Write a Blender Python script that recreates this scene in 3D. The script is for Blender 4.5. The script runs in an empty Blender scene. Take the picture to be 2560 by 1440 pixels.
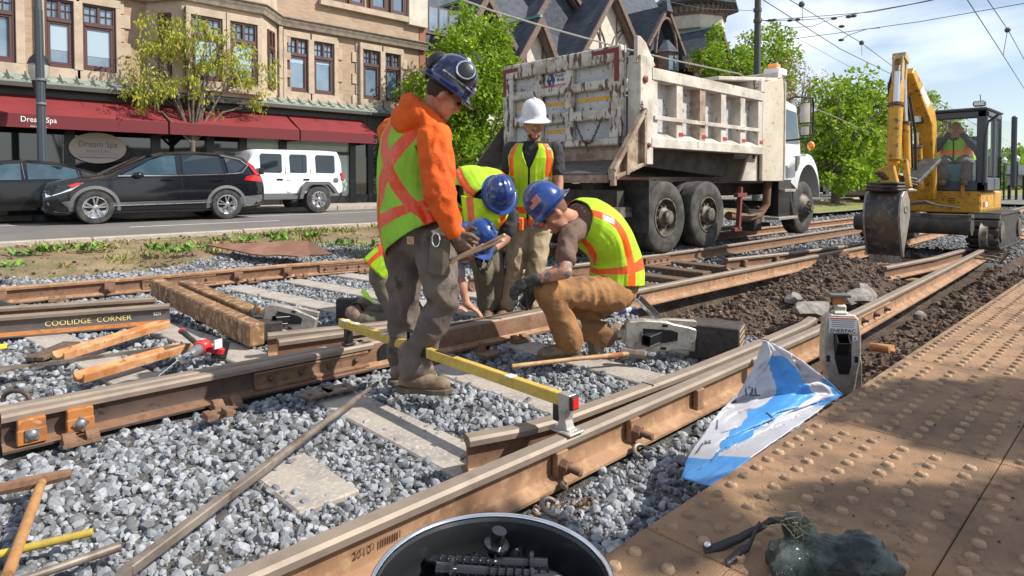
import bpy, math, random
import numpy as np
from math import sin, cos, pi, radians, atan2, hypot
from mathutils import Vector, Matrix, noise
random.seed(7); np.random.seed(7)
S = bpy.context.scene
COL = S.collection
# ------------------------------------------------------------------ camera
YAW = radians(46.6); PIT = radians(1.5); CAMZ = 1.22; FPX = 1560.0
fw = Vector((cos(YAW)*cos(PIT), sin(YAW)*cos(PIT), -sin(PIT)))
rt = Vector((sin(YAW), -cos(YAW), 0.0)); up = rt.cross(fw)
CAM = Vector((0, 0, CAMZ))
cd = bpy.data.cameras.new('camera'); cam = bpy.data.objects.new('camera', cd); COL.objects.link(cam)
cam.matrix_world = Matrix(((rt.x, up.x, -fw.x, 0), (rt.y, up.y, -fw.y, 0), (rt.z, up.z, -fw.z, CAMZ), (0, 0, 0, 1)))
cd.sensor_width = 36; cd.lens = 36*FPX/2560; cd.shift_y = -(720-494)/2560
cd.clip_start = 0.05; cd.clip_end = 3000
S.camera = cam
# ------------------------------------------------------------------ light
SUNAZ = radians(-52); SUNEL = radians(44)
sv = Vector((cos(SUNAZ)*cos(SUNEL), sin(SUNAZ)*cos(SUNEL), sin(SUNEL)))
ld = bpy.data.lights.new('sun', 'SUN'); sun = bpy.data.objects.new('sun', ld); COL.objects.link(sun)
ld.energy = 5.0; ld.angle = radians(0.55); ld.color = (1.0, 0.93, 0.82)
sun.rotation_euler = sv.to_track_quat('Z', 'Y').to_euler(); sun.location = (0, 0, 60)
W = bpy.data.worlds.new('World'); S.world = W; W.use_nodes = True
nt = W.node_tree; nt.nodes.clear()
def wn(t): return nt.nodes.new(t)
out = wn('ShaderNodeOutputWorld'); bg = wn('ShaderNodeBackground'); sky = wn('ShaderNodeTexSky')
sky.sky_type = 'NISHITA'; sky.sun_disc = False; sky.sun_elevation = SUNEL
sky.sun_rotation = atan2(sv.x, sv.y) % (2*pi); sky.air_density = 1.0; sky.dust_density = 0.1; sky.ozone_density = 1.5
tc = wn('ShaderNodeTexCoord'); mp = wn('ShaderNodeMapping'); mp.inputs['Scale'].default_value = (1.0, 1.0, 3.4)
mp.inputs['Rotation'].default_value = (0.1, 0.25, 0.9)
n1 = wn('ShaderNodeTexNoise'); n1.inputs['Scale'].default_value = 1.7; n1.inputs['Detail'].default_value = 7; n1.inputs['Roughness'].default_value = .52; n1.inputs['Distortion'].default_value = .35
cr = wn('ShaderNodeValToRGB'); cr.color_ramp.elements[0].position = .47; cr.color_ramp.elements[1].position = .70
cr.color_ramp.elements[0].color = (.17, .17, .17, 1); cr.color_ramp.elements[1].color = (.9, .9, .9, 1)
mx = wn('ShaderNodeMixRGB'); mx.inputs[2].default_value = (12.5, 13.0, 13.8, 1)
L = nt.links.new
L(tc.outputs['Generated'], mp.inputs[0]); L(mp.outputs[0], n1.inputs['Vector']); L(n1.outputs['Fac'], cr.inputs[0])
L(cr.outputs[0], mx.inputs[0]); L(sky.outputs[0], mx.inputs[1]); L(mx.outputs[0], bg.inputs[0]); L(bg.outputs[0], out.inputs[0])
bg.inputs[1].default_value = 0.088
S.view_settings.view_transform = 'Standard'; S.view_settings.look = 'None'
S.view_settings.exposure = 0.42; S.view_settings.gamma = 1.0; S.view_settings.use_curve_mapping = False
S.cycles.max_bounces = 6; S.cycles.transparent_max_bounces = 12; S.cycles.use_denoising = True
S.cycles.diffuse_bounces = 3; S.cycles.glossy_bounces = 3; S.cycles.sample_clamp_indirect = 6
# ------------------------------------------------------------------ pixel rays to real places
def ray(x, y): return fw + rt*((x-1280)/FPX) - up*((y-494)/FPX)
def G(x, y, z=0.0):
    d = ray(x, y); return CAM + d*((z-CAMZ)/d.z)
def AY(x, y, Y):
    d = ray(x, y); return CAM + d*(Y/d.y)
def AX(x, y, X):
    d = ray(x, y); return CAM + d*(X/d.x)
def AD(x, y, D): return CAM + ray(x, y)*D
# ------------------------------------------------------------------ materials
MATS = {}
def mat(name, c, rough=.7, metal=0., c2=None, sc=6., lo=.42, hi=.62, c3=None, sc3=25., lo3=.6, hi3=.68, bump=0., bsc=60., isl=0., alpha=1., spec=.5, stretch=None, coat=0., trans=0., emit=None, c3s=None, bd=5):
    if name in MATS: return MATS[name]
    m = bpy.data.materials.new(name); m.use_nodes = True; t = m.node_tree; N = t.nodes; K = t.links.new
    b = N['Principled BSDF']
    b.inputs['Roughness'].default_value = rough; b.inputs['Metallic'].default_value = metal
    b.inputs['Specular IOR Level'].default_value = spec
    b.inputs['Coat Weight'].default_value = coat; b.inputs['Coat Roughness'].default_value = .05
    if trans: b.inputs['Transmission Weight'].default_value = trans
    if alpha < 1: b.inputs['Alpha'].default_value = alpha
    if emit: b.inputs['Emission Color'].default_value = (*emit[:3], 1); b.inputs['Emission Strength'].default_value = emit[3]
    co = N.new('ShaderNodeTexCoord'); src = co.outputs['Object']
    if stretch:
        mpp = N.new('ShaderNodeMapping'); mpp.inputs['Scale'].default_value = stretch; K(src, mpp.inputs[0]); vec = mpp.outputs[0]
    else: vec = src
    rgb = N.new('ShaderNodeRGB'); rgb.outputs[0].default_value = (*c, 1); cur = rgb.outputs[0]
    def layer(cur, col, scale, lo, hi, v, det=6):
        n = N.new('ShaderNodeTexNoise'); n.inputs['Scale'].default_value = scale; n.inputs['Detail'].default_value = det; n.inputs['Roughness'].default_value = .62
        K(v, n.inputs['Vector']); r = N.new('ShaderNodeMapRange'); r.inputs[1].default_value = lo; r.inputs[2].default_value = hi
        K(n.outputs['Fac'], r.inputs[0]); x = N.new('ShaderNodeMixRGB'); x.inputs[2].default_value = (*col, 1)
        K(r.outputs[0], x.inputs[0]); K(cur, x.inputs[1]); return x.outputs[0]
    if c2: cur = layer(cur, c2, sc, lo, hi, vec)
    if c3:
        v3 = vec
        if c3s:
            m3 = N.new('ShaderNodeMapping'); m3.inputs['Scale'].default_value = c3s; K(src, m3.inputs[0]); v3 = m3.outputs[0]
        cur = layer(cur, c3, sc3, lo3, hi3, v3)
    if isl:
        g = N.new('ShaderNodeNewGeometry'); hs = N.new('ShaderNodeHueSaturation'); r = N.new('ShaderNodeMapRange')
        r.inputs[3].default_value = 1-isl; r.inputs[4].default_value = 1+isl; K(g.outputs['Random Per Island'], r.inputs[0]); K(r.outputs[0], hs.inputs['Value'])
        K(cur, hs.inputs['Color']); cur = hs.outputs[0]
    K(cur, b.inputs['Base Color'])
    if bump:
        n = N.new('ShaderNodeTexNoise'); n.inputs['Scale'].default_value = bsc; n.inputs['Detail'].default_value = bd; n.inputs['Roughness'].default_value = .6; K(vec, n.inputs['Vector'])
        bp = N.new('ShaderNodeBump'); bp.inputs['Strength'].default_value = min(1, bump*6); bp.inputs['Distance'].default_value = bump*.1
        K(n.outputs['Fac'], bp.inputs['Height']); K(bp.outputs[0], b.inputs['Normal'])
    MATS[name] = m; return m
# ------------------------------------------------------------------ mesh collector
class MB:
    def __init__(s): s.v = []; s.f = []; s.m = []; s.uv = None
    def add(s, vs, fs, mi=0):
        o = len(s.v); s.v += [tuple(p) for p in vs]; s.f += [tuple(i+o for i in q) for q in fs]; s.m += [mi]*len(fs); return s
    def box(s, c, d, R=None, mi=0):
        x, y, z = d[0]/2, d[1]/2, d[2]/2; c = Vector(c)
        P = [Vector(p) for p in ((-x,-y,-z),(x,-y,-z),(x,y,-z),(-x,y,-z),(-x,-y,z),(x,-y,z),(x,y,z),(-x,y,z))]
        if R is not None: P = [R @ p for p in P]
        return s.add([c+p for p in P], [(0,3,2,1),(4,5,6,7),(0,1,5,4),(1,2,6,5),(2,3,7,6),(3,0,4,7)], mi)
    def b2(s, a, b, mi=0):
        a = Vector(a); b = Vector(b); return s.box((a+b)/2, [abs(b[i]-a[i]) for i in range(3)], None, mi)
    def bar(s, p, q, w, h, U=(0,0,1), mi=0):
        p = Vector(p); q = Vector(q); d = q-p; l = d.length; d.normalize(); U = Vector(U)
        sd = d.cross(U)
        if sd.length < 1e-4: sd = d.cross(Vector((1,0,0)))
        sd.normalize(); u = sd.cross(d); R = Matrix((d, sd, u)).transposed()
        return s.box((p+q)/2, (l, w, h), R, mi)
    def tube(s, pts, r, n=8, mi=0, cap=True):
        pts = [Vector(p) for p in pts]; k = len(pts); rs = r if isinstance(r, (list, tuple)) else [r]*k
        vs = []; prev = None
        for i, p in enumerate(pts):
            t = (pts[min(i+1, k-1)]-pts[max(i-1, 0)])
            if t.length < 1e-9: t = Vector((0,0,1))
            t.normalize()
            a = prev if prev is not None else (Vector((0,0,1)) if abs(t.z) < .9 else Vector((1,0,0)))
            a = a - t*a.dot(t)
            if a.length < 1e-6: a = t.orthogonal()
            a.normalize(); prev = a; b = t.cross(a)
            for j in range(n):
                th = 2*pi*j/n; vs.append(p+(a*cos(th)+b*sin(th))*rs[i])
        fs = [(i*n+j, i*n+(j+1) % n, (i+1)*n+(j+1) % n, (i+1)*n+j) for i in range(k-1) for j in range(n)]
        if cap: fs += [tuple(reversed(range(n))), tuple(range((k-1)*n, k*n))]
        return s.add(vs, fs, mi)
    def capsule(s, p, q, r0, r1, n=12):
        p = Vector(p); q = Vector(q); d = (q-p)
        if d.length < 1e-5: d = Vector((0,0,1e-4)); q = p+d
        d.normalize(); P = []; R = []
        for a in (-80, -55, -28): P.append(p+d*r0*sin(radians(a))); R.append(r0*cos(radians(a)))
        for t in (0, .5, 1): P.append(p.lerp(q, t)); R.append(r0+(r1-r0)*t)
        for a in (28, 55, 80): P.append(q+d*r1*sin(radians(a))); R.append(r1*cos(radians(a)))
        return s.tube(P, R, n)
    def ell(s, c, r, R=None, n=14, k=10, mi=0):
        c = Vector(c); vs = []
        for i in range(k+1):
            ph = pi*i/k
            for j in range(n):
                th = 2*pi*j/n; p = Vector((r[0]*sin(ph)*cos(th), r[1]*sin(ph)*sin(th), r[2]*cos(ph)))
                vs.append(c+(R @ p if R is not None else p))
        fs = [(i*n+j, (i+1)*n+j, (i+1)*n+(j+1) % n, i*n+(j+1) % n) for i in range(k) for j in range(n)]
        return s.add(vs, fs, mi)
    def lathe(s, prof, o=(0,0,0), ax=(0,0,1), n=24, mi=0, mis=None, arc=2*pi, ref=None):
        o = Vector(o); ax = Vector(ax).normalized(); a = Vector(ref) if ref else ax.orthogonal(); a = (a-ax*a.dot(ax)).normalized(); b = ax.cross(a)
        cl = abs(arc-2*pi) < 1e-6; m = n if cl else n+1; vs = []
        for (r, h) in prof:
            for j in range(m):
                th = arc*j/n; vs.append(o+ax*h+(a*cos(th)+b*sin(th))*r)
        off = len(s.v); s.v += [tuple(p) for p in vs]
        for i in range(len(prof)-1):
            for j in range(n):
                j2 = (j+1) % m if cl else j+1
                s.f.append((off+i*m+j, off+i*m+j2, off+(i+1)*m+j2, off+(i+1)*m+j)); s.m.append(mis[i] if mis else mi)
        return s
    def prism(s, poly, o, ex, ey, dv, mi=0, mi2=None):
        o = Vector(o); ex = Vector(ex); ey = Vector(ey); dv = Vector(dv); n = len(poly)
        a = [o+ex*p[0]+ey*p[1] for p in poly]; b = [p+dv for p in a]
        s.add(a+b, [tuple(reversed(range(n))), tuple(range(n, 2*n))]+[(i, (i+1) % n, n+(i+1) % n, n+i) for i in range(n)], mi)
        if mi2 is not None: s.m[-n-2] = mi2
        return s
    def sweep(s, prof, path, mis=None, cap=True, upv=(0,0,1)):
        path = [Vector(p) for p in path]; k = len(path); n = len(prof); vs = []
        for i, p in enumerate(path):
            t = (path[min(i+1, k-1)]-path[max(i-1, 0)]).normalized(); u = Vector(upv); sd = u.cross(t).normalized(); u2 = t.cross(sd)
            vs += [p+sd*a+u2*b for a, b in prof]
        o = len(s.v); s.v += [tuple(p) for p in vs]
        for i in range(k-1):
            for j in range(n):
                s.f.append((o+i*n+j, o+(i+1)*n+j, o+(i+1)*n+(j+1) % n, o+i*n+(j+1) % n)); s.m.append(mis[j] if mis else 0)
        if cap:
            s.f += [tuple(o+j for j in range(n)), tuple(o+(k-1)*n+j for j in reversed(range(n)))]; s.m += [0, 0]
        return s
    def build(s, name, mats, parent=None, smooth=False, bevel=0, fix=False, **kw):
        me = bpy.data.meshes.new(name); me.from_pydata(s.v, [], s.f)
        if not isinstance(mats, (list, tuple)): mats = [mats]
        for m in mats: me.materials.append(m)
        if len(mats) > 1: me.polygons.foreach_set('material_index', s.m)
        if s.uv: 
            u = me.uv_layers.new(name='UVMap'); u.data.foreach_set('uv', [c for l in me.loops for c in s.uv[l.vertex_index]])
        if fix:
            import bmesh
            bm = bmesh.new(); bm.from_mesh(me); bmesh.ops.remove_doubles(bm, verts=bm.verts, dist=1e-5); bmesh.ops.recalc_face_normals(bm, faces=bm.faces); bm.to_mesh(me); bm.free()
        if smooth: 
            me.polygons.foreach_set('use_smooth', [True]*len(me.polygons))
            if smooth != 2: me.set_sharp_from_angle(angle=radians(40))
        me.update(); o = bpy.data.objects.new(name, me); COL.objects.link(o)
        if parent: o.parent = parent
        if bevel:
            b = o.modifiers.new('bevel', 'BEVEL'); b.width = bevel; b.segments = 1; b.limit_method = 'ANGLE'; b.angle_limit = radians(50)
        tag(o, **kw); return o
def tag(o, label=None, cat=None, group=None, kind=None):
    if label: o['label'] = label
    if cat: o['category'] = cat
    if group: o['group'] = group
    if kind: o['kind'] = kind
    return o
def thing(name, label, cat, group=None, loc=(0,0,0), rz=0):
    o = bpy.data.objects.new(name, None); COL.objects.link(o); o.location = loc; o.rotation_euler = (0, 0, rz); o.empty_display_size = .1
    return tag(o, label, cat, group)
def kids(o): return [c for c in bpy.data.objects if c.parent == o]
def copy_tree(o, parent=None):
    c = o.copy(); COL.objects.link(c)
    if parent: c.parent = parent
    for ch in kids(o): copy_tree(ch, c)
    return c
def text(s, name, parent, o, ex, ey, size, m, depth=.003, align='CENTER', sx=1.0):
    cu = bpy.data.curves.new(name, 'FONT'); cu.body = s; cu.size = size; cu.extrude = depth; cu.align_x = align; cu.align_y = 'CENTER'; cu.resolution_u = 3
    cu.materials.append(m); t = bpy.data.objects.new(name, cu); COL.objects.link(t)
    ex = Vector(ex).normalized(); ey = Vector(ey).normalized(); ez = ex.cross(ey); R = Matrix((ex*sx, ey, ez)).transposed().to_4x4()
    t.matrix_world = Matrix.Translation(Vector(o)) @ R
    bpy.context.view_layer.update(); me = bpy.data.meshes.new_from_object(t.evaluated_get(bpy.context.evaluated_depsgraph_get()))
    mw = t.matrix_world.copy(); bpy.data.objects.remove(t); o2 = bpy.data.objects.new(name, me); COL.objects.link(o2); o2.name = name
    if not me.materials: me.materials.append(m)
    o2.matrix_world = mw
    if parent: o2.parent = parent; o2.matrix_parent_inverse = parent.matrix_world.inverted()
    return o2
def npmesh(name, V, F, mats, mi=None, parent=None, smooth=False, **kw):
    V = np.asarray(V, np.float32); F = np.asarray(F, np.int32); k = F.shape[1]
    me = bpy.data.meshes.new(name); me.vertices.add(len(V)); me.vertices.foreach_set('co', V.ravel())
    me.loops.add(F.size); me.loops.foreach_set('vertex_index', F.ravel()); me.polygons.add(len(F))
    me.polygons.foreach_set('loop_start', np.arange(0, F.size, k, dtype=np.int32)); me.polygons.foreach_set('loop_total', np.full(len(F), k, np.int32))
    for m in (mats if isinstance(mats, (list, tuple)) else [mats]): me.materials.append(m)
    if mi is not None: me.polygons.foreach_set('material_index', np.asarray(mi, np.int32))
    me.polygons.foreach_set('use_smooth', np.full(len(F), bool(smooth))); me.update(calc_edges=True)
    o = bpy.data.objects.new(name, me); COL.objects.link(o)
    if parent: o.parent = parent
    return tag(o, **kw)
V3 = Vector
def nz(x, y, z=0.): return noise.noise(V3((x, y, z)))
# ================================================================== MATERIALS
M_rust = mat('rusty steel', (.175,.092,.055), .88, c2=(.235,.14,.085), sc=7, lo=.35, hi=.7, c3=(.10,.052,.032), sc3=26, lo3=.5, hi3=.75, bump=.05, bsc=150)
M_rustL = mat('light rust web', (.34,.20,.115), .8, c2=(.24,.13,.07), sc=4, c3=(.45,.29,.17), sc3=14, lo3=.5, hi3=.7, bump=.03, bsc=140)
M_head = mat('worn rail head steel', (.235,.19,.155), .55, .15, spec=.35, c2=(.30,.24,.185), sc=5, lo=.35, hi=.7, c3=(.20,.155,.125), sc3=11, lo3=.52, hi3=.75, bump=.015, bsc=120)
M_dark = mat('dark oily steel', (.075,.052,.045), .6, .2, c2=(.12,.075,.055), sc=7, lo=.35, hi=.7, c3=(.03,.027,.028), sc3=12, bump=.03, bsc=90)
M_orange = mat('fresh orange rust', (.42,.16,.04), .75, c2=(.27,.10,.035), sc=12, c3=(.5,.26,.1), sc3=30, bump=.03, bsc=120)
M_conc = mat('grey tie', (.37,.33,.285), .9, c2=(.27,.24,.215), sc=5, c3=(.45,.42,.38), sc3=40, lo3=.5, hi3=.65, bump=.05, bsc=80)
M_timber = mat('creosoted timber', (.13,.085,.055), .85, c2=(.22,.14,.085), sc=5, c3=(.05,.035,.03), sc3=10, lo3=.48, hi3=.6, bump=.08, bsc=40, stretch=(8,8,1.5))
M_timberO = mat('fresh brown timber', (.22,.125,.065), .8, c2=(.12,.065,.035), sc=4, c3=(.42,.26,.13), sc3=16, lo3=.5, hi3=.6, bump=.06, bsc=40)
M_tdark = mat('tarred timber', (.035,.03,.028), .75, c2=(.07,.055,.05), sc=20, bump=.06, bsc=60)
M_endgrain = mat('pale end grain', (.45,.32,.2), .8, c2=(.3,.2,.12), sc=14, bump=.03)
M_stone = mat('ballast stone', (.27,.28,.30), .9, isl=.5, c2=(.18,.195,.215), sc=40, bump=.05, bsc=120)
M_stoneB = mat('brown earth stone', (.15,.105,.075), .95, isl=.7, c2=(.07,.048,.035), sc=30, bump=.05, bsc=120)
M_ball = mat('ballast bed fines', (.10,.098,.095), .95, c2=(.19,.185,.18), sc=30, c3=(.10,.085,.07), sc3=3, lo3=.5, hi3=.65, bump=.5, bsc=45)
M_dirt = mat('dug earth', (.075,.05,.034), .97, c2=(.15,.105,.07), sc=5, c3=(.045,.032,.024), sc3=18, bump=.7, bsc=30)
M_verge = mat('verge soil and dry litter', (.22,.15,.09), .97, c2=(.34,.26,.15), sc=2.2, c3=(.16,.17,.06), sc3=4, lo3=.5, hi3=.62, bump=.5, bsc=30)
M_asph = mat('worn asphalt', (.145,.135,.13), .88, c2=(.19,.18,.17), sc=.6, c3=(.11,.105,.10), sc3=160, lo3=.4, hi3=.7, bump=.04, bsc=200)
M_paintw = mat('road paint', (.72,.72,.70), .7, c2=(.5,.5,.48), sc=14)
M_kerb = mat('granite kerb', (.40,.35,.29), .85, c2=(.3,.27,.24), sc=6, bump=.05, bsc=60)
M_walk = mat('sidewalk concrete', (.42,.37,.32), .9, c2=(.33,.30,.27), sc=3, bump=.03, bsc=80)
M_plat = mat('ochre platform tile', (.36,.215,.115), .82, c2=(.19,.115,.068), sc=2.9, lo=.42, hi=.66, c3=(.10,.068,.045), sc3=13, lo3=.54, hi3=.72, bump=.10, bsc=330)
M_dome = mat('worn dome top', (.42,.275,.16), .7, c2=(.25,.16,.095), sc=11, c3=(.14,.095,.06), sc3=40, lo3=.6, hi3=.72, bump=.06, bsc=300)
M_platd = mat('platform edge beam', (.20,.13,.08), .85, c2=(.12,.08,.055), sc=5, bump=.05)
M_black = mat('black rubber', (.022,.022,.024), .75, c2=(.06,.055,.05), sc=8, bump=.02)
M_blk = mat('black paint', (.015,.016,.018), .35)
M_grey = mat('grey metal', (.30,.31,.32), .4, .6, c2=(.2,.2,.2), sc=20, bump=.02)
M_alu = mat('cast aluminium', (.50,.47,.42), .5, .55, c2=(.36,.33,.29), sc=14, c3=(.2,.17,.14), sc3=40, bump=.03, bsc=70)
M_chrome = mat('bright metal', (.75,.76,.78), .16, 1.)
M_white = mat('white plastic', (.78,.78,.77), .45)
M_red = mat('red plastic', (.50,.03,.025), .35, c2=(.35,.02,.02), sc=12)
M_yel = mat('yellow tool paint', (.62,.43,.08), .45, c2=(.5,.34,.07), sc=20)
M_wood = mat('tool handle wood', (.42,.22,.085), .55, c2=(.28,.13,.05), sc=12, c3=(.5,.33,.17), sc3=30, bump=.02, stretch=(1,1,1))
M_woodp = mat('pale split wood', (.58,.40,.25), .7, c2=(.42,.28,.16), sc=20, bump=.03)
M_grass = mat('grass blade', (.15,.19,.03), .7, isl=.6, c2=(.30,.25,.09), sc=2, lo=.4, hi=.55)
_t = M_plat.node_tree; _N = _t.nodes; _b = _N['Principled BSDF']; _old = _b.inputs['Normal'].links[0].from_node
_co = _N.new('ShaderNodeTexCoord'); _w1 = _N.new('ShaderNodeTexWave'); _w2 = _N.new('ShaderNodeTexWave'); _w2.bands_direction = 'Y'
for _w in (_w1, _w2): _w.inputs['Scale'].default_value = 38; _w.inputs['Distortion'].default_value = .6; _t.links.new(_co.outputs['Object'], _w.inputs[0])
_m = _N.new('ShaderNodeMath'); _m.operation = 'MAXIMUM'; _t.links.new(_w1.outputs['Fac'], _m.inputs[0]); _t.links.new(_w2.outputs['Fac'], _m.inputs[1])
_bp = _N.new('ShaderNodeBump'); _bp.inputs['Strength'].default_value = .55; _bp.inputs['Distance'].default_value = .002; _t.links.new(_m.outputs[0], _bp.inputs['Height']); _t.links.new(_old.outputs[0], _bp.inputs['Normal']); _t.links.new(_bp.outputs[0], _b.inputs['Normal'])
# ================================================================== GROUND
def sstep(a, b, x):
    t = np.clip((x-a)/(b-a), 0, 1); return t*t*(3-2*t)
_p = np.random.RandomState(3).rand(64, 64)
def vn(x, y):
    xi = np.floor(x).astype(int); yi = np.floor(y).astype(int); fx = x-xi; fy = y-yi; fx = fx*fx*(3-2*fx); fy = fy*fy*(3-2*fy)
    g = lambda a, b: _p[a % 64, b % 64]
    return (g(xi,yi)*(1-fx)+g(xi+1,yi)*fx)*(1-fy)+(g(xi,yi+1)*(1-fx)+g(xi+1,yi+1)*fx)*fy-.5
def fbm(x, y): return vn(x, y)+.5*vn(2.1*x+5, 2.1*y)+.25*vn(4.3*x, 4.3*y+9)
def dirtmask(x, y):
    w = fbm(x*1.3, y*1.3)*.25
    a = sstep(4.7, 5.3, x+w)*sstep(12.5, 11.0, x+w)*sstep(1.6, 1.8, y)*sstep(3.75, 3.5, y+w*.2)
    b = sstep(3.1, 3.6, x+w)*sstep(30, 20, x)*(y < 1.75)
    c = sstep(6.2, 7.2, x)*sstep(13, 9.5, x)*sstep(3.5, 3.7, y)*sstep(4.9, 4.5, y+w)
    return np.clip(np.maximum(np.maximum(a, b), c), 0, 1)
def height(x, y):
    z = -.035+.022*fbm(x*1.7, y*1.7)
    z = z-.05*sstep(5.6, 6.2, y)*0
    z = z+.27*sstep(9.4, 11.6, y+.25*fbm(x*.5, y*.5))
    d = dirtmask(x, y)
    z = z-.16*d*(y < 3.6)-.05*d*(y >= 3.6)+d*.05*fbm(x*3, y*3)
    z = z+.40*np.exp(-((x-8.6)/1.5)**2-((y-2.85)/.55)**2)*(y < 3.5)+.12*np.exp(-((x-6.6)/.9)**2-((y-3.0)/.3)**2)*(y < 3.5)
    z = z+.10*np.exp(-((x-5.7)/1.5)**2-((y-1.32)/.12)**2)
    return z
def sheet(name, xs, ys, f, m, **kw):
    X, Y = np.meshgrid(xs, ys, indexing='ij'); Z = f(X, Y); V = np.stack([X, Y, Z], -1).reshape(-1, 3)
    a, b = len(xs), len(ys); i, j = np.meshgrid(np.arange(a-1), np.arange(b-1), indexing='ij'); q = i*b+j
    F = np.stack([q, q+b, q+b+1, q+1], -1).reshape(-1, 4)
    mi = None
    if isinstance(m, tuple): 
        cx = (X[:-1,:-1]+X[1:,1:])/2; cy = (Y[:-1,:-1]+Y[1:,1:])/2; mi = m[1](cx, cy).ravel(); m = m[0]
    return npmesh(name, V, F, m, mi, smooth=True, kind='structure', **kw)
xs = np.concatenate([np.arange(-3, 0, .25), np.arange(0, 13, .075), np.arange(13, 40, .4), np.array([40, 60, 100])])
ys = np.concatenate([np.arange(-1.2, 1.2, .3), np.arange(1.2, 12.2, .07), np.array([12.22])])
def gmat(x, y):
    r = np.zeros(x.shape, int); r[dirtmask(x, y) > .45] = 1; r[(y+.3*fbm(x*.8, y*.8)) > 10.1-.35*np.sin(x*.9)] = 2; return r
sheet('ballast_bed', xs, ys, height, ([M_ball, M_dirt, M_verge], gmat))
b = MB(); b.add([(-400,-400,-.35),(1500,-400,-.35),(1500,900,-.35),(-400,900,-.35)], [(0,1,2,3)]); b.build('far_ground', M_verge, kind='structure')
# road, kerbs, pavement
ZR = .27
b = MB(); b.add([(-60,12.2,ZR),(60,12.2,ZR),(60,19.0,ZR),(-60,19.0,ZR)], [(0,1,2,3)]); b.build('road', M_asph, kind='structure')
b = MB(); b.add([(38,-3,.12),(200,-3,.12),(200,60,.12),(38,60,.12)], [(0,1,2,3)]); b.build('crossing_road', M_asph, kind='structure')
kr = thing('median_kerb', 'low granite kerb between grassy verge and road', 'kerb'); kr['kind'] = 'structure'; del kr['category']
km = None
for i in range(28):
    x = -10+i*2.4
    if km is None:
        k = MB().b2((0,12.02,.02),(2.385,12.2,.31)).build('kerb_stone', M_kerb, kr, bevel=.015); km = k
    else:
        k = km.copy(); COL.objects.link(k)
    k.location = (x, random.uniform(-.008,.008), random.uniform(-.006,.006))
kr = thing('pavement_kerb', 'raised granite kerb on the far side of the road', 'kerb'); kr['kind'] = 'structure'; del kr['category']
km = None
for i in range(26):
    x = -12+i*2.2
    if km is None:
        k = MB().b2((0,18.98,.1),(2.185,19.14,.405)).build('kerb_stone', M_kerb, kr, bevel=.015); km = k
    else:
        k = km.copy(); COL.objects.link(k)
    k.location = (x, random.uniform(-.01,.01), random.uniform(-.008,.008))
MB().b2((-40,19.14,.0),(60,26,.4)).build('pavement', M_walk, kind='structure')
for (x0, x1, y0, y1) in [(3.1,6.25,14.72,14.84),(-9,-4,14.72,14.84),(10.5,14,14.72,14.84),(-30,40,16.98,17.1)]:
    MB().add([(x0,y0,ZR+.004),(x1,y0,ZR+.004),(x1,y1,ZR+.004),(x0,y1,ZR+.004)], [(0,1,2,3)]).build('road_line', M_paintw, kind='structure')
# ================================================================== GRAVEL (uncountable stones)
def rockproto(rs, hi=False):
    import bmesh
    bm = bmesh.new(); bmesh.ops.create_icosphere(bm, subdivisions=2 if hi else 1, radius=1)
    V = np.array([v.co[:] for v in bm.verts]); bm.verts.index_update(); F = np.array([[v.index for v in f.verts] for f in bm.faces]); bm.free()
    if hi:
        for _ in range(9):
            n = rs.normal(size=3); n /= np.linalg.norm(n); d = rs.uniform(.5, .8); t = V@n-d; k = t > 0; V[k] -= np.outer(t[k], n)
    else: V = V*rs.uniform(.68, 1.15, (len(V), 1))
    V = V*np.array([1, rs.uniform(.65, .95), rs.uniform(.5, .8)]); V /= np.abs(V).max(); return V, F
RS = np.random.RandomState(11)
PH = [rockproto(RS, True) for _ in range(14)]; PL = [rockproto(RS) for _ in range(14)]
def scatter(name, P, size, protos, m, **kw):
    n = len(P); Vs = []; Fs = []; o = 0; ids = RS.randint(0, len(protos), n)
    for k, (V, F) in enumerate(protos):
        I = np.where(ids == k)[0]
        if not len(I): continue
        q = RS.normal(size=(len(I), 4)); q /= np.linalg.norm(q, axis=1)[:, None]; w, x, y, z = q.T
        R = np.stack([1-2*(y*y+z*z), 2*(x*y-z*w), 2*(x*z+y*w), 2*(x*y+z*w), 1-2*(x*x+z*z), 2*(y*z-x*w), 2*(x*z-y*w), 2*(y*z+x*w), 1-2*(x*x+y*y)], -1).reshape(-1, 3, 3)
        T = np.einsum('nij,vj->nvi', R, V)*size[I][:, None, None]+P[I][:, None, :]
        Vs.append(T.reshape(-1, 3)); Fs.append((F[None]+(np.arange(len(I))*len(V))[:, None, None]+o).reshape(-1, 3)); o += len(I)*len(V)
    return npmesh(name, np.concatenate(Vs), np.concatenate(Fs), m, kind='stuff', **kw)
SLABS = []   # (x,y centre, half length along, half width, direction angle) tie tops that stay mostly bare
def tiefree(x, y):
    ok = np.ones(len(x), bool)
    for (cx, cy, hl, hw, a) in SLABS:
        u = (x-cx)*cos(a)+(y-cy)*sin(a); v = -(x-cx)*sin(a)+(y-cy)*cos(a)
        ok &= ~((np.abs(u) < hl-.02) & (np.abs(v) < hw-.01+.13*fbm(x*4, y*4)))
    return ok
def field(x0, x1, y0, y1, dens, smin, smax, cond, dz=.3):
    n = int((x1-x0)*(y1-y0)*dens); x = RS.uniform(x0, x1, n); y = RS.uniform(y0, y1, n); s = (smin+(smax*1.25-smin)*RS.rand(n)**1.7)
    k = cond(x, y); x, y, s = x[k], y[k], s[k]; z = height(x, y)+s*RS.uniform(-.2, .55, len(x)); return np.stack([x, y, z], -1), s
TIE_A = radians(91)
for (x, y, hl) in [(1.12,2.45,.17),(1.72,2.66,.62),(2.52,2.72,.68),(3.28,2.66,.72),(4.05,2.66,.8)]: SLABS.append((x, y, hl, .115, TIE_A))
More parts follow.
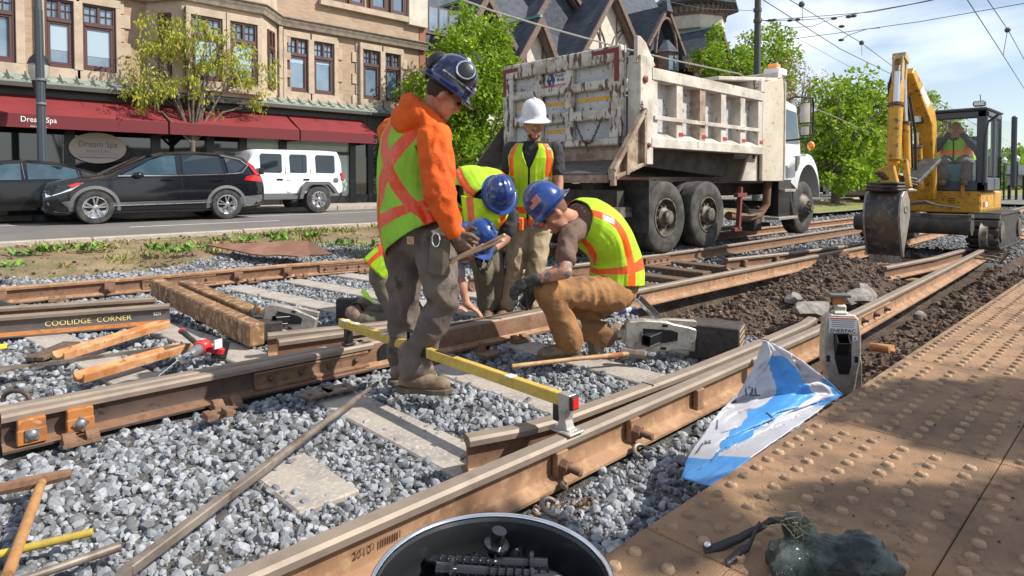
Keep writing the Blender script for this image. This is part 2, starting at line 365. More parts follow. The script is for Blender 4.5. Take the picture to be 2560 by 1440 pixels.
for k in range(7): SLABS.append((.75+k*.70, 5.75, 1.35, .12, radians(98)))
def free_rails(x, y):
    return ~((np.abs(y-1.73-.03*np.maximum(x-3, 0)) < .085) | ((np.abs(y-3.66) < .12) & (x < 12)))
# ================================================================== RAILS
HP = [(.07,0),(.07,.012),(.012,.034),(.0085,.048),(.0085,.116),(.013,.125),(.035,.133),(.0365,.156),(.026,.168)]
RP = HP+[(-a, b) for a, b in reversed(HP)]
RMI = [0,2,0,0,0,0,1,1,1,1,1,0,0,0,0,2,0,0]
def rail(name, path, label, group=None, mats=None, z0=0., sub=None):
    p3 = [V3((p[0], p[1], (p[2] if len(p) > 2 else 0)+z0)) for p in path]
    return MB().sweep(RP, p3, RMI).build(name, mats or [M_rust, M_head, M_rustL], smooth=True, label=label, cat='rail', group=group)
def pt(path, x):
    for a, b in zip(path, path[1:]):
        if a[0] <= x <= b[0]:
            t = (x-a[0])/(b[0]-a[0]); d = V3((b[0]-a[0], b[1]-a[1], 0)).normalized(); return V3((x, a[1]+(b[1]-a[1])*t, 0)), d
    a, b = path[-2], path[-1]; return V3((x, b[1], 0)), V3((b[0]-a[0], b[1]-a[1], 0)).normalized()
def bolt(parent, c, d, m, r=.017, l=.03, kind='dome'):
    b = MB()
    if kind == 'dome': b.lathe([(0,l),(r*.6,l*.85),(r*.95,l*.45),(r,0)], c, d, 10)
    else:
        b.lathe([(0,l*.6),(r*1.35,l*.6),(r*1.45,l*.5),(r*1.45,0)], c, d, 6); b.lathe([(0,l*1.6),(r*.6,l*1.6),(r*.72,l*1.45),(r*.72,0)], c, d, 10)
    return b.build('bolt', m, parent, smooth=True)
def jointbar(parent, path, x0, x1, side=-1, nb=4, m=None, mb=None, kind='dome'):
    m = m or M_rust; a, d = pt(path, x0); c, _ = pt(path, x1); n = V3((-d.y, d.x, 0))*side
    prof = [(.013,.036),(.05,.022),(.052,.034),(.034,.048),(.030,.09),(.034,.108),(.040,.114),(.032,.125),(.013,.12)]
    pr = [(q[0]*(1 if side > 0 else -1), q[1]) for q in prof]
    jb = MB().sweep(pr, [a, c]).build('joint_bar', m, parent, bevel=.002, fix=True)
    for i in range(nb):
        p = a.lerp(c, (i+.5)/nb)+n*.030+V3((0,0,.078)); bolt(parent, p, n, mb or M_dark, kind=kind)
    return jb
def clipplate(parent, path, x, side=-1, m=None):
    m = m or M_rust; p, d = pt(path, x); n = V3((-d.y, d.x, 0))*side; R = Matrix((d, n, V3((0,0,1)))).transposed()
    b = MB().box(p+n*.11+V3((0,0,.004)), (.15,.13,.016), R)
    for s in (-1, 1):
        q = p+d*.045*s+n*.095
        b.prism([(0,0),(.075,0),(.07,.018),(.05,.022),(.03,.036),(.0,.034)], q-d*.026+V3((0,0,.012)), n, (0,0,1), d*.052)
    return b.build('tie_plate', m, parent, bevel=.002, fix=True)
# near running rail
P1 = [(-1.5,1.68),(-.5,1.69),(1,1.705),(3,1.72),(4.1,1.73),(5.5,1.745),(8,1.84),(12,2.01),(17.7,2.25),(40,3.2)]
r1 = rail('running_rail', P1, 'nearest running rail, tan with a worn head, passing from the pail up to the excavator', mats=[M_rustL, M_head, M_rustL])
for x in (1.86, 2.36, 2.95):
    p, d = pt(P1, x); n = V3((d.y, -d.x, 0))
    MB().box(p+V3((0,-.03,.078)), (.07,.03,.105)).build('web_block', M_rustL, r1, bevel=.004)
    if x < 2.6:
        q = p+n*.04+V3((0,0,.075)); b = MB().lathe([(0,.035),(.030,.035),(.033,.028),(.033,0)], q, n+V3((.15,0,-.1)), 6); b.build('nut', M_rust, r1, bevel=.002)
        b = MB(); pr = []
        for i in range(18): pr += [(.0165,.03+i*.0035),(.0145,.0317+i*.0035)]
        b.lathe([(.016,0)]+pr+[(0,.093)], q, n+V3((.15,0,-.1)), 14).build('threaded_bolt', M_rust, r1, smooth=True)
jointbar(r1, P1, 5.1, 6.4, -1, 4, M_rustL, M_dark, 'hex')
for i in range(26):   # rail anchors fanned out beside the rail near the excavator
    pass
# rolling marks on the web of the nearest rail
text('2010  IIIIIIIII', 'rolled_marks', r1, (1.02, 1.688, .082), (1,.007,0), (0,0,1), .035, M_rust, .0015)
# guard rail tight beside it
PG = [(1.62,1.985),(1.86,1.905),(2.1,1.865),(3.2,1.84),(4.2,1.85),(4.75,1.865),(5.0,1.90)]
g1 = rail('guard_rail', PG, 'short guard rail with a cut tapered end, lying tight beside the nearest running rail', mats=[M_rust, M_head, M_rustL])
for x in (2.72, 4.05): 
    p, d = pt(PG, x); MB().box(p+V3((0,0,.1685)), (.004,.074,.006)).build('joint_gap', M_blk, g1)
# left rail C : front rail with fresh blocks, back rail, frog casting, continuation
PC = [(-.2,3.61),(.24,3.62),(1.0,3.62),(2.12,3.585)]
PC1 = PC[1:]
c1 = rail('bolted_rail', PC1, 'dark bolted rail with two bright orange blocks at its cut end, left of the men', mats=[M_dark, M_head, M_rust])
for x in (.345, .53):
    MB().box((x, 3.578, .10), (.105,.05,.075)).build('filler_block', M_orange, c1, bevel=.004)
    MB().box((x, 3.573, .058), (.11,.055,.07)).build('filler_block', M_orange, c1, bevel=.004)
    R = Matrix.Rotation(radians(0 if x < .4 else 40), 3, 'Y')
    MB().box((x, 3.542, .068), (.052,.012,.052), R).build('bolt_washer', M_grey, c1, bevel=.002)
    bolt(c1, (x, 3.537, .068), (0,-1,0), M_grey, r=.022, l=.014)
jointbar(c1, PC1, 1.36, 2.08, -1, 4, M_rust, M_dark)
for x in (.52, 1.18): clipplate(c1, PC1, x)
PB = [(-1.2,3.74),(0,3.74),(1.2,3.70),(2.1,3.655)]
rail('stock_rail', PB, 'rail head running close behind the dark bolted rail on the left', mats=[M_dark, M_head, M_rust])
# frog casting
b = MB(); prof = [(.13,0),(.13,.02),(.085,.04),(.08,.155),(.07,.168),(-.07,.168),(-.08,.155),(-.085,.04),(-.13,.02),(-.13,0)]
b.sweep(prof, [(2.06,3.66,0),(2.5,3.62,0),(3.2,3.58,0),(3.95,3.56,0)], [0,2,0,1,1,1,0,2,0,0])
fr = b.build('frog_casting', [M_rust, M_head, M_rustL], smooth=True, label='flat topped cast rail crossing by the crouching man, dark hole at its end', cat='rail crossing')
b = MB(); pr = [(-.05,-.045),(.05,-.045),(.05,.01)]+[(.05*cos(a), .01+.05*sin(a)) for a in np.linspace(.3, pi-.3, 7)]+[(-.05,.01)]
b.prism(pr, (2.21, 3.558, .09), (1,0,0), (0,0,1), (0,-.004,0)); b.build('casting_hole', M_blk, fr)
MB().box((3.0,3.60,.171), (1.5,.03,.006)).build('flangeway', M_dark, fr)
for x in (2.5, 3.3, 3.8): clipplate(fr, [(2,3.55),(4,3.52)], x)
PD = [(3.95,3.56),(5.1,3.57),(7,3.54),(9.0,3.50),(11.2,3.42),(17,3.55),(40,4.5)]
c2 = rail('running_rail', PD, 'long rusty running rail from behind the crouching man past the earth heap', mats=[M_rustL, M_head, M_rustL])
jointbar(c2, PD, 9.6, 10.4, -1, 4, M_rust, M_dark, 'hex')
PE = [(7.95,4.16),(9.5,3.86),(11.5,3.62)]
e1 = rail('guard_rail', PE, 'short rail closing in on the long running rail beyond the earth heap')
for x in (8.3, 9.0): 
    p, d = pt(PE, x); MB().box(p+V3((0,-.035,.08)), (.09,.04,.09)).build('web_block', M_rust, e1, bevel=.004)
# guard box with two rails at left of the frog
PX1 = [(1.72,4.28),(2.45,4.05),(2.9,3.93)]; PX2 = [(1.70,4.06),(2.3,3.95),(2.62,3.87)]
rail('guard_rail', PX1, 'short square cut brown guard rail, far one of the pair beside the cast crossing', mats=[M_rust, M_head, M_rustL])
rail('guard_rail', PX2, 'short square cut brown guard rail, near one of the pair beside the cast crossing', mats=[M_rust, M_head, M_rustL])
# far left rail, bending to the truck's far rail
PF = [(-2,8.35),(.55,7.98),(2.0,7.78),(3.3,7.72),(4.5,7.5),(6.5,7.1),(9,6.7),(12.2,6.42),(20,6.35),(45,7.4)]
f1 = rail('running_rail', PF, 'far running rail with rusty joint bars, in front of the grassy verge', mats=[M_rust, M_rustL, M_rustL])
jointbar(f1, PF, 1.75, 2.5, -1, 4, M_rust, M_rust); jointbar(f1, PF, 3.75, 4.35, -1, 4, M_rust, M_rust)
for x in (.55, 1.45, 2.75, 3.35):
    p, d = pt(PF, x); n = V3((d.y, -d.x, 0)); MB().box(p+n*.035+V3((0,0,.07)), (.10,.05,.115)).build('rail_brace', M_rust, f1, bevel=.004); bolt(f1, p+n*.06+V3((0,0,.065)), n, M_rust, .024, .03, 'hex')
for x in (1.0, 2.9, 3.5, 4.3): clipplate(f1, PF, x)
PH2 = [(4.4,5.35),(7.0,5.12),(9.5,5.06),(16.3,5.07),(24,5.3),(45,6.0)]
h1 = rail('running_rail', PH2, 'rusty rail carrying the near wheels of the dump truck', mats=[M_rust, M_head, M_rust])
jointbar(h1, PH2, 7.4, 8.0, -1, 4, M_rust, M_rust)
# cut pieces on the left
PI1 = [(-.8,6.70),(.43,6.28),(1.53,5.90)]; PI2 = [(-.8,7.1),(.47,6.72),(1.52,6.33)]
M_chk = mat('yellow chalk', (.75,.62,.25), .9); M_bluegrey = mat('blue grey mill scale', (.085,.10,.12), .6, .3, c2=(.16,.13,.11), sc=6, bump=.02)
d1 = rail('cut_rail', PI1, 'cut length of rail with yellow chalk writing on its blue grey web', mats=[M_bluegrey, M_head, M_orange])
rail('cut_rail', PI2, 'cut length of rail lying behind the one with chalk writing', mats=[M_rust, M_head, M_rust])
dd = V3((PI1[2][0]-PI1[1][0], PI1[2][1]-PI1[1][1], 0)).normalized(); nn = V3((dd.y, -dd.x, 0))
text('COOLIDGE  CORNER', 'chalk_writing', d1, V3((.98,6.09,.076))+nn*.0105, dd, (0,0,1), .062, M_chk, .001)
text('SDI', 'chalk_writing', d1, V3((1.44,5.93,.09))+nn*.0105, dd, (0,0,1), .04, M_white, .001)
# rail under the excavator, inner
rail('guard_rail', [(8.6,2.42),(10.2,2.25),(12,2.2)], 'short rail piece in front of the excavator tracks')
# ties
tie0 = None
def tie(x, y, hl, a, m=M_conc, hw=.13, z=0., label='weathered grey railway tie bedded in the ballast', grp='grey ties bedded in the ballast'):
    t = MB().box((0,0,-.09), (hl*2, hw*2, .18)).build('railway_tie', m, bevel=.008, label=label, cat='railway tie', group=grp)
    t.location = (x, y, z+random.uniform(-.004,.004)); t.rotation_euler = (0,0,a)
for (x, y, hl) in [(1.72,2.7,.8),(2.52,2.7,.8),(3.28,2.7,.8),(4.05,2.7,.8)]: tie(x, y, hl, TIE_A, z=-.012)
tie(1.12, 2.45, .24, TIE_A, z=-.012)
for k in range(7): tie(.75+k*.70, 5.75, 1.75, radians(98), z=-.004)
for (x, y) in [(5.5,3.98),(6.05,4.02),(6.7,3.95),(7.4,4.2),(8.1,4.1)]:
    tie(x, y+.55, .62, radians(90), M_timber, .11, .04, 'dark timber tie end standing out of the dug ballast', 'timber tie ends beside the truck rail')
for k in range(9): tie(9.2+k*.75, 2.95, .82, radians(92), M_timberO, .12, -.03, 'brown timber tie under the excavator track', 'timber ties under the excavator')
# ================================================================== STONES
def cnd(base):
    return lambda x, y: base(x, y) & tiefree(x, y) & free_rails(x, y)
P, s = field(-.3, 5.3, 1.03, 3.66, 1020, .011, .025, cnd(lambda x, y: (dirtmask(x, y) < .5) & (x > .75*(y-3.4)) & (np.hypot(x, y) < 3.0))); scatter('ballast_stones', P, s, PH, M_stone)
P, s = field(-.2, 3, 1.03, 3.0, 1700, .006, .013, cnd(lambda x, y: (dirtmask(x, y) < .5) & (np.hypot(x, y) < 3.0) & (x > .75*(y-3.4)))); scatter('ballast_chips', P, s, PL, M_stone)
P, s = field(-.3, 5.3, 1.03, 3.66, 1150, .012, .026, cnd(lambda x, y: (dirtmask(x, y) < .5) & (np.hypot(x, y) >= 3.0))); scatter('ballast_stones', P, s, PL, M_stone)
P, s = field(-.1, 7, 3.7, 7.55, 540, .014, .027, cnd(lambda x, y: (dirtmask(x, y) < .6) & ~((np.abs(y-(6.5-.33*x)) < .42) & (x < 1.6) & False))); scatter('ballast_stones', P, s, PL, M_stone)
P, s = field(0, 9, 7.5, 10.5, 460, .016, .030, lambda x, y: (y+.3*fbm(x*.8, y*.8) < 10.15-.35*np.sin(x*.9)) & (x > -.2+.0*y)); P[:,2] += .0; scatter('ballast_stones', P, s, PL, M_stone)
P, s = field(7, 17, 3.7, 9.5, 190, .02, .034, lambda x, y: (dirtmask(x, y) < .6)); scatter('ballast_stones', P, s, PL, M_stone)
P, s = field(16, 42, 1.3, 10.5, 25, .03, .05, lambda x, y: y > 0); scatter('ballast_stones', P, s, PL, M_stone)
P, s = field(3.0, 13, 1.02, 3.6, 470, .010, .032, lambda x, y: (dirtmask(x, y) > .3) & free_rails(x, y)); scatter('earth_stones', P, s, PL, M_stoneB)
P, s = field(12, 22, 1.03, 3.8, 170, .02, .034, lambda x, y: free_rails(x, y)); scatter('ballast_stones', P, s, PL, M_stone)
P, s = field(6, 12, 1.1, 3.6, 14, .03, .07, lambda x, y: (dirtmask(x, y) > .3) & free_rails(x, y)); scatter('earth_clods', P, s, PH, M_dirt)
P, s = field(5.5, 12, 3.6, 4.9, 420, .012, .024, lambda x, y: (dirtmask(x, y) > .3)); scatter('earth_stones', P, s, PL, M_stoneB)
P, s = field(0, 12, 9.2, 12, 30, .012, .03, lambda x, y: y > 0); scatter('verge_stones', P, s, PL, M_stoneB)
# ================================================================== PLATFORM
ZP = .25
pl = MB().b2((-2.2,-9,-.3),(40,.995,ZP-.03)).build('platform', M_platd, kind='structure')
dv = []; df = []
for (x0, x1) in [(-2.2+i*1.22, -2.2+(i+1)*1.22-.003) for i in range(12)]+[(12.44+i*3, 12.44+(i+1)*3-.01) for i in range(9)]:
    for (y0, y1) in ([(.996-.61*(j+1)+.003, .996-.61*j) for j in range(3)]+[(-9, -.84)] if x0 < 9 else [(-9, .996)]):
        if x1 < .6 and y1 < -1: continue
        t = MB().b2((x0,y0,ZP-.026),(x1,y1,ZP)).build('tactile_tile', M_plat, pl, bevel=.003)
        b = MB(); px = .0872; py = .0995; nx = int((x1-x0)/px)
        if x0 > 12: continue
        ny = int((y1-max(y0, -1.4))/py)
        for i in range(nx):
            for j in range(ny):
                cx = x0+.05+i*px; cy = y1-.05-j*py
                if V3((cx, cy, 0)).dot(fw) < .7: continue
                r = .0185; n = 12; o = len(b.v)
                for (rr, h) in ((r, 0), (r*.86, .008), (r*.62, .0112), (r*.5, .0112), (r*.42, .0098)):
                    b.v += [(cx+rr*cos(2*pi*k/n), cy+rr*sin(2*pi*k/n), ZP+h) for k in range(n)]
                for l in range(4): b.f += [(o+l*n+k, o+l*n+(k+1) % n, o+(l+1)*n+(k+1) % n, o+(l+1)*n+k) for k in range(n)]
                b.f.append(tuple(o+4*n+k for k in range(n))); b.m += [0]*(4*n+1)
        if b.v: b.build('truncated_domes', M_dome, t, smooth=True, kind='stuff')
# ================================================================== CORNER BUILDING
def brickmat(name, c1, c2, cm, sc=1.0, bw=.22, bh=.07):
    m = mat(name, c1, .9); t = m.node_tree; N = t.nodes; K = t.links.new; bs = N['Principled BSDF']
    g = N.new('ShaderNodeNewGeometry'); sx = N.new('ShaderNodeSeparateXYZ'); K(g.outputs['Position'], sx.inputs[0]); cb = N.new('ShaderNodeCombineXYZ')
    ad = N.new('ShaderNodeMath'); ad.operation = 'ADD'; K(sx.outputs[0], ad.inputs[0]); K(sx.outputs[1], ad.inputs[1]); K(ad.outputs[0], cb.inputs[0]); K(sx.outputs[2], cb.inputs[1])
    b = N.new('ShaderNodeTexBrick'); b.inputs['Color1'].default_value = (*c1, 1); b.inputs['Color2'].default_value = (*c2, 1); b.inputs['Mortar'].default_value = (*cm, 1)
    b.inputs['Scale'].default_value = sc; b.inputs['Brick Width'].default_value = bw; b.inputs['Row Height'].default_value = bh; b.inputs['Mortar Size'].default_value = .006; b.inputs['Bias'].default_value = -.1
    K(cb.outputs[0], b.inputs['Vector'])
    n = N.new('ShaderNodeTexNoise'); n.inputs['Scale'].default_value = 1.1; n.inputs['Detail'].default_value = 8; K(g.outputs['Position'], n.inputs['Vector'])
    h = N.new('ShaderNodeHueSaturation'); r = N.new('ShaderNodeMapRange'); r.inputs[3].default_value = .72; r.inputs[4].default_value = 1.25; K(n.outputs['Fac'], r.inputs[0]); K(r.outputs[0], h.inputs['Value'])
    K(b.outputs['Color'], h.inputs['Color']); K(h.outputs[0], bs.inputs['Base Color'])
    bp = N.new('ShaderNodeBump'); bp.inputs['Strength'].default_value = .2; bp.inputs['Distance'].default_value = .006; K(b.outputs['Fac'], bp.inputs['Height']); bp.invert = True; K(bp.outputs[0], bs.inputs['Normal'])
    return m
M_brick = brickmat('buff brick', (.42,.305,.215), (.33,.235,.165), (.37,.29,.22))
M_rbrick = brickmat('red brick', (.30,.11,.07), (.21,.08,.05), (.25,.18,.14))
M_slate = brickmat('slate roof', (.085,.10,.13), (.05,.06,.08), (.035,.035,.04), 1.0, .28, .17)
M_lime = mat('tan limestone', (.48,.385,.30), .88, c2=(.38,.30,.23), sc=2, c3=(.52,.43,.33), sc3=9, bump=.02)
M_corn = mat('weathered cornice stone', (.21,.185,.155), .9, c2=(.33,.27,.21), sc=5)
M_cop = mat('verdigris copper', (.20,.235,.20), .7, c2=(.28,.32,.27), sc=3, c3=(.13,.13,.11), sc3=8)
M_copd = mat('dark gutter bronze', (.055,.06,.055), .6)
M_sash = mat('brown painted sash', (.085,.038,.034), .55)
M_gls = mat('window glass', (.13,.19,.26), .04, 0, spec=1.0, c2=(.22,.30,.38), sc=.6, coat=.6)
M_glsd = mat('dark shop glass', (.012,.014,.016), .03, spec=.9, coat=.5)
M_shade = mat('white window shade', (.36,.46,.55), .2, coat=.8, spec=.8)  # blue grey paints the bluish reflections of the panes into the blinds
M_frost = mat('frosted green shop glass', (.36,.46,.41), .25, coat=.6, c2=(.42,.52,.47), sc=1)
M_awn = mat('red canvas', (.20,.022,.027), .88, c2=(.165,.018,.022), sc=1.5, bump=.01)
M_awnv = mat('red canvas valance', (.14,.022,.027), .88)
M_stuc = mat('pale stucco', (.60,.56,.48), .9, c2=(.5,.46,.4), sc=2)
M_brt = mat('brown half timber', (.17,.115,.10), .75, c2=(.11,.075,.065), sc=6)
M_teal = mat('green ridge copper', (.16,.36,.30), .6, c2=(.12,.26,.22), sc=4)
bd = thing('corner_building', 'three storey buff brick corner building with stone trimmed windows, bay and red shop awning', 'building')
YF = 22.0
def X_(px, py=150, Y=YF): return AY(px, py, Y).x
XL, XR = -3.5, X_(1066, 60)
MB().b2((XL,YF+.11,3.9),(XR,YF+8,13.5)).build('wall', M_brick, bd)
MB().b2((XL,YF+.6,.4),(XR-.02,YF+7,3.9)).build('shop_back_wall', M_blk, bd)
def window(x0, x1, z0, z1, Y=YF, par=bd, stone=True, trans=.30, nx=3, R=None, O=None, shade=None):
    """window: sash frame set back in a stone surround, mullion, transom lights with glazing bars and one lower sash"""
    T = (lambda p: p) if R is None else (lambda p: O+R @ V3(p))
    def bx(b, a, c, mi=0):
        a = V3(a); c = V3(c); ctr = (a+c)/2; b.box(T(ctr), [abs(c[i]-a[i]) for i in range(3)], R, mi)
    w = MB(); f = .07; yb = Y+.02
    for a, c in (((x0,Y-.01,z0),(x0+f,Y+.10,z1)), ((x1-f,Y-.01,z0),(x1,Y+.10,z1)), ((x0+f,Y-.01,z0),(x1-f,Y+.10,z0+.10)), ((x0+f,Y-.01,z1-f),(x1-f,Y+.10,z1))): bx(w, a, c)
    zt = z1-(z1-z0)*trans; bx(w, (x0+f,Y-.03,zt-.06), (x1-f,Y+.10,zt+.06)); xm = (x0+x1)/2
    bx(w, (xm-.04,Y-.02,zt+.06), (xm+.04,Y+.10,z1-f))
    for (a, c) in ((x0+f, xm-.04), (xm+.04, x1-f)):
        for k in range(1, 2): xx = a+(c-a)*k/2; bx(w, (xx-.012,Y+.03,zt+.06), (xx+.012,Y+.06,z1-f))
        zz = (zt+.06+z1-f)/2; bx(w, (a,Y+.03,zz-.012), (c,Y+.06,zz+.012))
    bx(w, (x0+f,Y+.0,z0+.1), (x0+f+.07,Y+.07,zt-.06)); bx(w, (x1-f-.07,Y+.0,z0+.1), (x1-f,Y+.07,zt-.06)); bx(w, (x0+f+.07,Y+.0,z0+.1), (x1-f-.07,Y+.07,z0+.17)); bx(w, (x0+f+.07,Y,zt-.12), (x1-f-.07,Y+.07,zt-.06))
    wo = w.build('window', M_sash, par, bevel=.006)
    g = MB(); bx(g, (x0+f,Y+.065,z0+.08), (x1-f,Y+.075,z1-f)); g.build('pane', M_gls, wo)
    if shade:
        g = MB(); bx(g, (x0+f+.07,Y+.055,z0+.17+(zt-z0)*(1-shade)), (x1-f-.07,Y+.0625,zt-.12)); g.build('window_shade', M_shade, wo)
    return wo
def surround(b, x0, x1, z0, z1, Y, t=.22, d=.07, R=None, O=None):
    T = (lambda p: p) if R is None else (lambda p: O+R @ V3(p))
    for a, c in (((x0-t,Y-d,z0-.30),(x1+t,Y+.109,z0)), ((x0-t,Y-d,z1),(x1+t,Y+.109,z1+.24)), ((x0-t,Y-d,z0),(x0,Y+.109,z1)), ((x1,Y-d,z0),(x1+t,Y+.109,z1))):
        a = V3(a); c = V3(c); b.box(T((a+c)/2), [abs(c[i]-a[i]) for i in range(3)], R)
wz0, wz1 = 4.47, 6.42
st = MB()
pairs = [(X_(-75), X_(40)), (X_(112), X_(187)), (X_(205), X_(290)), (X_(716), X_(770)), (X_(782), X_(834)), (X_(906), X_(950)), (X_(960), X_(1000))]
for i, (a, c) in enumerate(pairs):
    window(a, c, wz0, wz1, shade=(None, .75, .8, .35, .3, None, None)[i] or .12); surround(st, a, c, wz0, wz1, YF, t=.13 if i in (1,2,3,4,5,6) else .2)
for (a_, b_) in ((1,2),(3,4),(5,6)): st.b2((pairs[a_][1]-.02, YF-.09, wz0-.02), (pairs[b_][0]+.02, YF+.10, wz1+.02))
# quoins
rq = random.Random(4)
for (x, s) in ((pairs[3][0]-.13, -1), (pairs[4][1]+.13, 1), (pairs[5][0]-.13, -1), (pairs[6][1]+.13, 1), (pairs[2][1]+.13, 1)):
    for k in range(6):
        w = .28 if k % 2 == 0 else .12; z = 4.2+k*.42; st.b2((x, YF+.06, z), (x+s*w, YF+.109, z+.40))
st.b2((XL,YF-.05,4.15),(XR-.8,YF+.10,4.2))
so = st.build('stone_surround', M_lime, bd, bevel=.01)
# string course with bay
def bayoff(off, z0, z1, m, name, xa=None, xb=None):
    YB = YF-1.05; p = [(XL, YF), (X_(368, 60), YF), (X_(452, 40, YB), YB), (X_(655, 60, YB), YB), (X_(697, 90), YF), (XR, YF)]
    prof = [(0, z0), (-off*.5, z0), (-off*.7, z0+(z1-z0)*.35), (-off*.95, z0+(z1-z0)*.6), (-off, z0+(z1-z0)*.65), (-off, z1), (0, z1)]
    v = []; n = len(prof); b = MB()
    for i, (x, y) in enumerate(p):
        t0 = (V3((x, y, 0))-V3((*p[i-1], 0))).normalized() if i else None; t1 = (V3((*p[i+1], 0))-V3((x, y, 0))).normalized() if i < len(p)-1 else None
        t0 = t0 or t1; t1 = t1 or t0; n0 = V3((-t0.y, t0.x, 0)); n1 = V3((-t1.y, t1.x, 0)); nn_ = (n0+n1); nn_ /= max(.5, nn_.dot(n0))
        b.v += [tuple(V3((x, y, 0))+nn_*a+V3((0, 0, z))) for a, z in prof]
    for i in range(len(p)-1):
        for j in range(n): b.f.append((i*n+j, (i+1)*n+j, (i+1)*n+(j+1) % n, i*n+(j+1) % n)); b.m.append(0)
    return b.build(name, m, bd)
bayoff(.16, 6.78, 7.08, M_corn, 'string_course'); bayoff(.22, 7.0, 7.10, M_corn, 'string_course_lip')
# bay body
YB = YF-1.0; bx0, bx1, bx2, bx3 = X_(368, 60), X_(455, 60, YB), X_(655, 80, YB), X_(697, 100)
MB().prism([(bx0, YF+.1), (bx1, YB), (bx2, YB), (bx3, YF+.1)], (0,0,3.95), (1,0,0), (0,1,0), (0,0,9)).build('bay', M_lime, bd)
for (a, c, nm) in ((X_(475, 150, YB), X_(553, 150, YB), 0), (X_(572, 150, YB), X_(640, 150, YB), 1)):
    window(a, c, wz0-.1, wz1-.05, YB-.1, shade=.8)
    b = MB(); surround(b, a, c, wz0-.1, wz1-.05, YB-.1, t=.14, d=.06); b.b2((a-.14,YB-.1,wz0-.4),(a,YB-.001,wz1+.19)); b.b2((c,YB-.1,wz0-.4),(c+.14,YB-.001,wz1+.19)); b.build('stone_surround', M_lime, bd, bevel=.01)
    window(a, c, 7.6, 9.6, YB-.05)
for (p, q) in (((bx0, YF), (bx1, YB)), ((bx2, YB), (bx3, YF))):
    p = V3((*p, 0)); q = V3((*q, 0)); ln = (q-p).length; d = (q-p).normalized(); n = V3((-d.y, d.x, 0)); R = Matrix((d, n, V3((0,0,1)))).transposed(); O = p
    window(.32*ln, .68*ln if p.y > q.y else .72*ln, wz0-.05, wz1, -.03, R=R, O=O)
# brick panels set in stone by the bay, third floor windows
for k in range(4): MB().b2((bx3+.12,YF-.055,4.35+k*.62),(bx3+.42,YF-.04,4.62+k*.62)).build('brick_panel', M_brick, bd)
MB().b2((bx3,YF-.045,4.15),(pairs[3][0]-.13,YF+.109,6.76)).build('stone_pier', M_lime, bd)
b = MB(); zb = 8.05
b.b2((X_(800,20),YF-.08,zb-.22),(X_(1040,60),YF+.1,zb))
tw = [X_(815, 10), X_(885, 20), X_(925, 25), X_(978, 35), X_(1018, 45)]
b.build('stone_sill', M_lime, bd)
for a, c in ((X_(815,10), X_(862,15)), (X_(872,15), X_(912,20)), (X_(925,25), X_(968,32)), (X_(976,35), X_(1014,45))): window(a, c, zb, zb+2.2, YF-.02, trans=.5, shade=.45)
MB().b2((X_(1020,50),YF-.10,zb-.3),(XR-.0,YF+.1,zb+4)).build('stone_corner_panel', M_stuc, bd)
MB().b2((XR-.30,YF+.08,3.9),(XR+.01,YF+.108,13)).build('red_brick_corner', M_rbrick, bd)
# copper canopy with spikes
MB().prism([(0,3.78),(.12,3.78),(.95,3.86),(.95,3.92),(.35,4.17),(0,4.2)], (XL,YF,0), (0,-1,0), (0,0,1), (X_(968,280)-XL,0,0)).build('copper_canopy', M_cop, bd)
MB().b2((XL,YF-1.0,3.74),(X_(968,280),YF-.0,3.85)).build('gutter', M_copd, bd)
sp = None; ne = int((X_(968,280)-XL)/.385)
for i in range(ne):
    if sp is None:
        b = MB(); b.add([(-.05,-.88,3.93),(.05,-.88,3.93),(.012,-.50,4.22),(-.012,-.50,4.22),(-.05,-.80,3.93),(.05,-.80,3.93)], [(0,1,2,3),(4,3,2,5),(0,3,4),(1,5,2)])
        for s_ in (-1, 1):
            b.tube([(s_*.06+s_*.05*cos(t), -.93, 3.92+.05*sin(t)) for t in np.linspace(-1.4, 3.6, 8)], .012, 4)
        b.ell((0,-.93,3.93), (.035,.03,.035), n=6, k=4); sp = o = b.build('canopy_spike', M_copd, bd)
    else: o = sp.copy(); COL.objects.link(o)
    o.location = (XL+.2+i*.385, YF, 0)
# awning in sections
aw = thing('awning', 'long red canvas shop awning with a straight valance along the corner building', 'awning')
ya0, ya1 = YF-.35, YF-1.75; zt, zb_, zv = 3.72, 2.95, 2.60
cuts = [XL, X_(-200, 280, 21), X_(423, 300, 20.3), X_(752, 330, 20.3), X_(952, 330, 20.3)]
cuts = [XL, AY(425,335,ya1).x, AY(752,345,ya1).x, AY(945,350,ya1).x]
for a, c in zip(cuts, cuts[1:]):
    c -= .05
    ns = max(2, int((c-a)/.9)); b = MB(); vs = []; fs = []
    for i in range(ns+1):
        x = a+(c-a)*i/ns
        for t in (0, .33, .66, 1): vs.append((x, ya0+(ya1-ya0)*t, zt+(zb_-zt)*t-.035*sin(pi*t)))
    for i in range(ns):
        for j in range(3): fs.append((i*4+j, i*4+j+1, (i+1)*4+j+1, (i+1)*4+j))
    b.add(vs, fs); b.add([(a,ya0,zt),(a,ya1,zb_),(a,ya1,zv),(a,ya0,zv)], [(0,1,2,3)]); b.add([(c,ya0,zt),(c,ya1,zb_),(c,ya1,zv),(c,ya0,zv)], [(0,3,2,1)])
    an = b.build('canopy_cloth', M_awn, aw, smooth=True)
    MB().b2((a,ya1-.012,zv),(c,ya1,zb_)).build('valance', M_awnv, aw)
    for i in range(1, ns): 
        x = a+(c-a)*i/ns; MB().bar((x,ya0,zt-.008),(x,(ya0+ya1)/2,(zt+zb_)/2-.028),.014,.014).build('seam', M_awnv, an)
text('Dream Spa', 'awning_lettering', aw, AY(97,300,ya1-.02), (1,0,0), (0,0,1), .20, M_white, .004, sx=.85)
text('M E D I C A L', 'awning_lettering', aw, AY(97,312,ya1-.02)-V3((0,0,.05)), (1,0,0), (0,0,1), .06, M_white, .004)
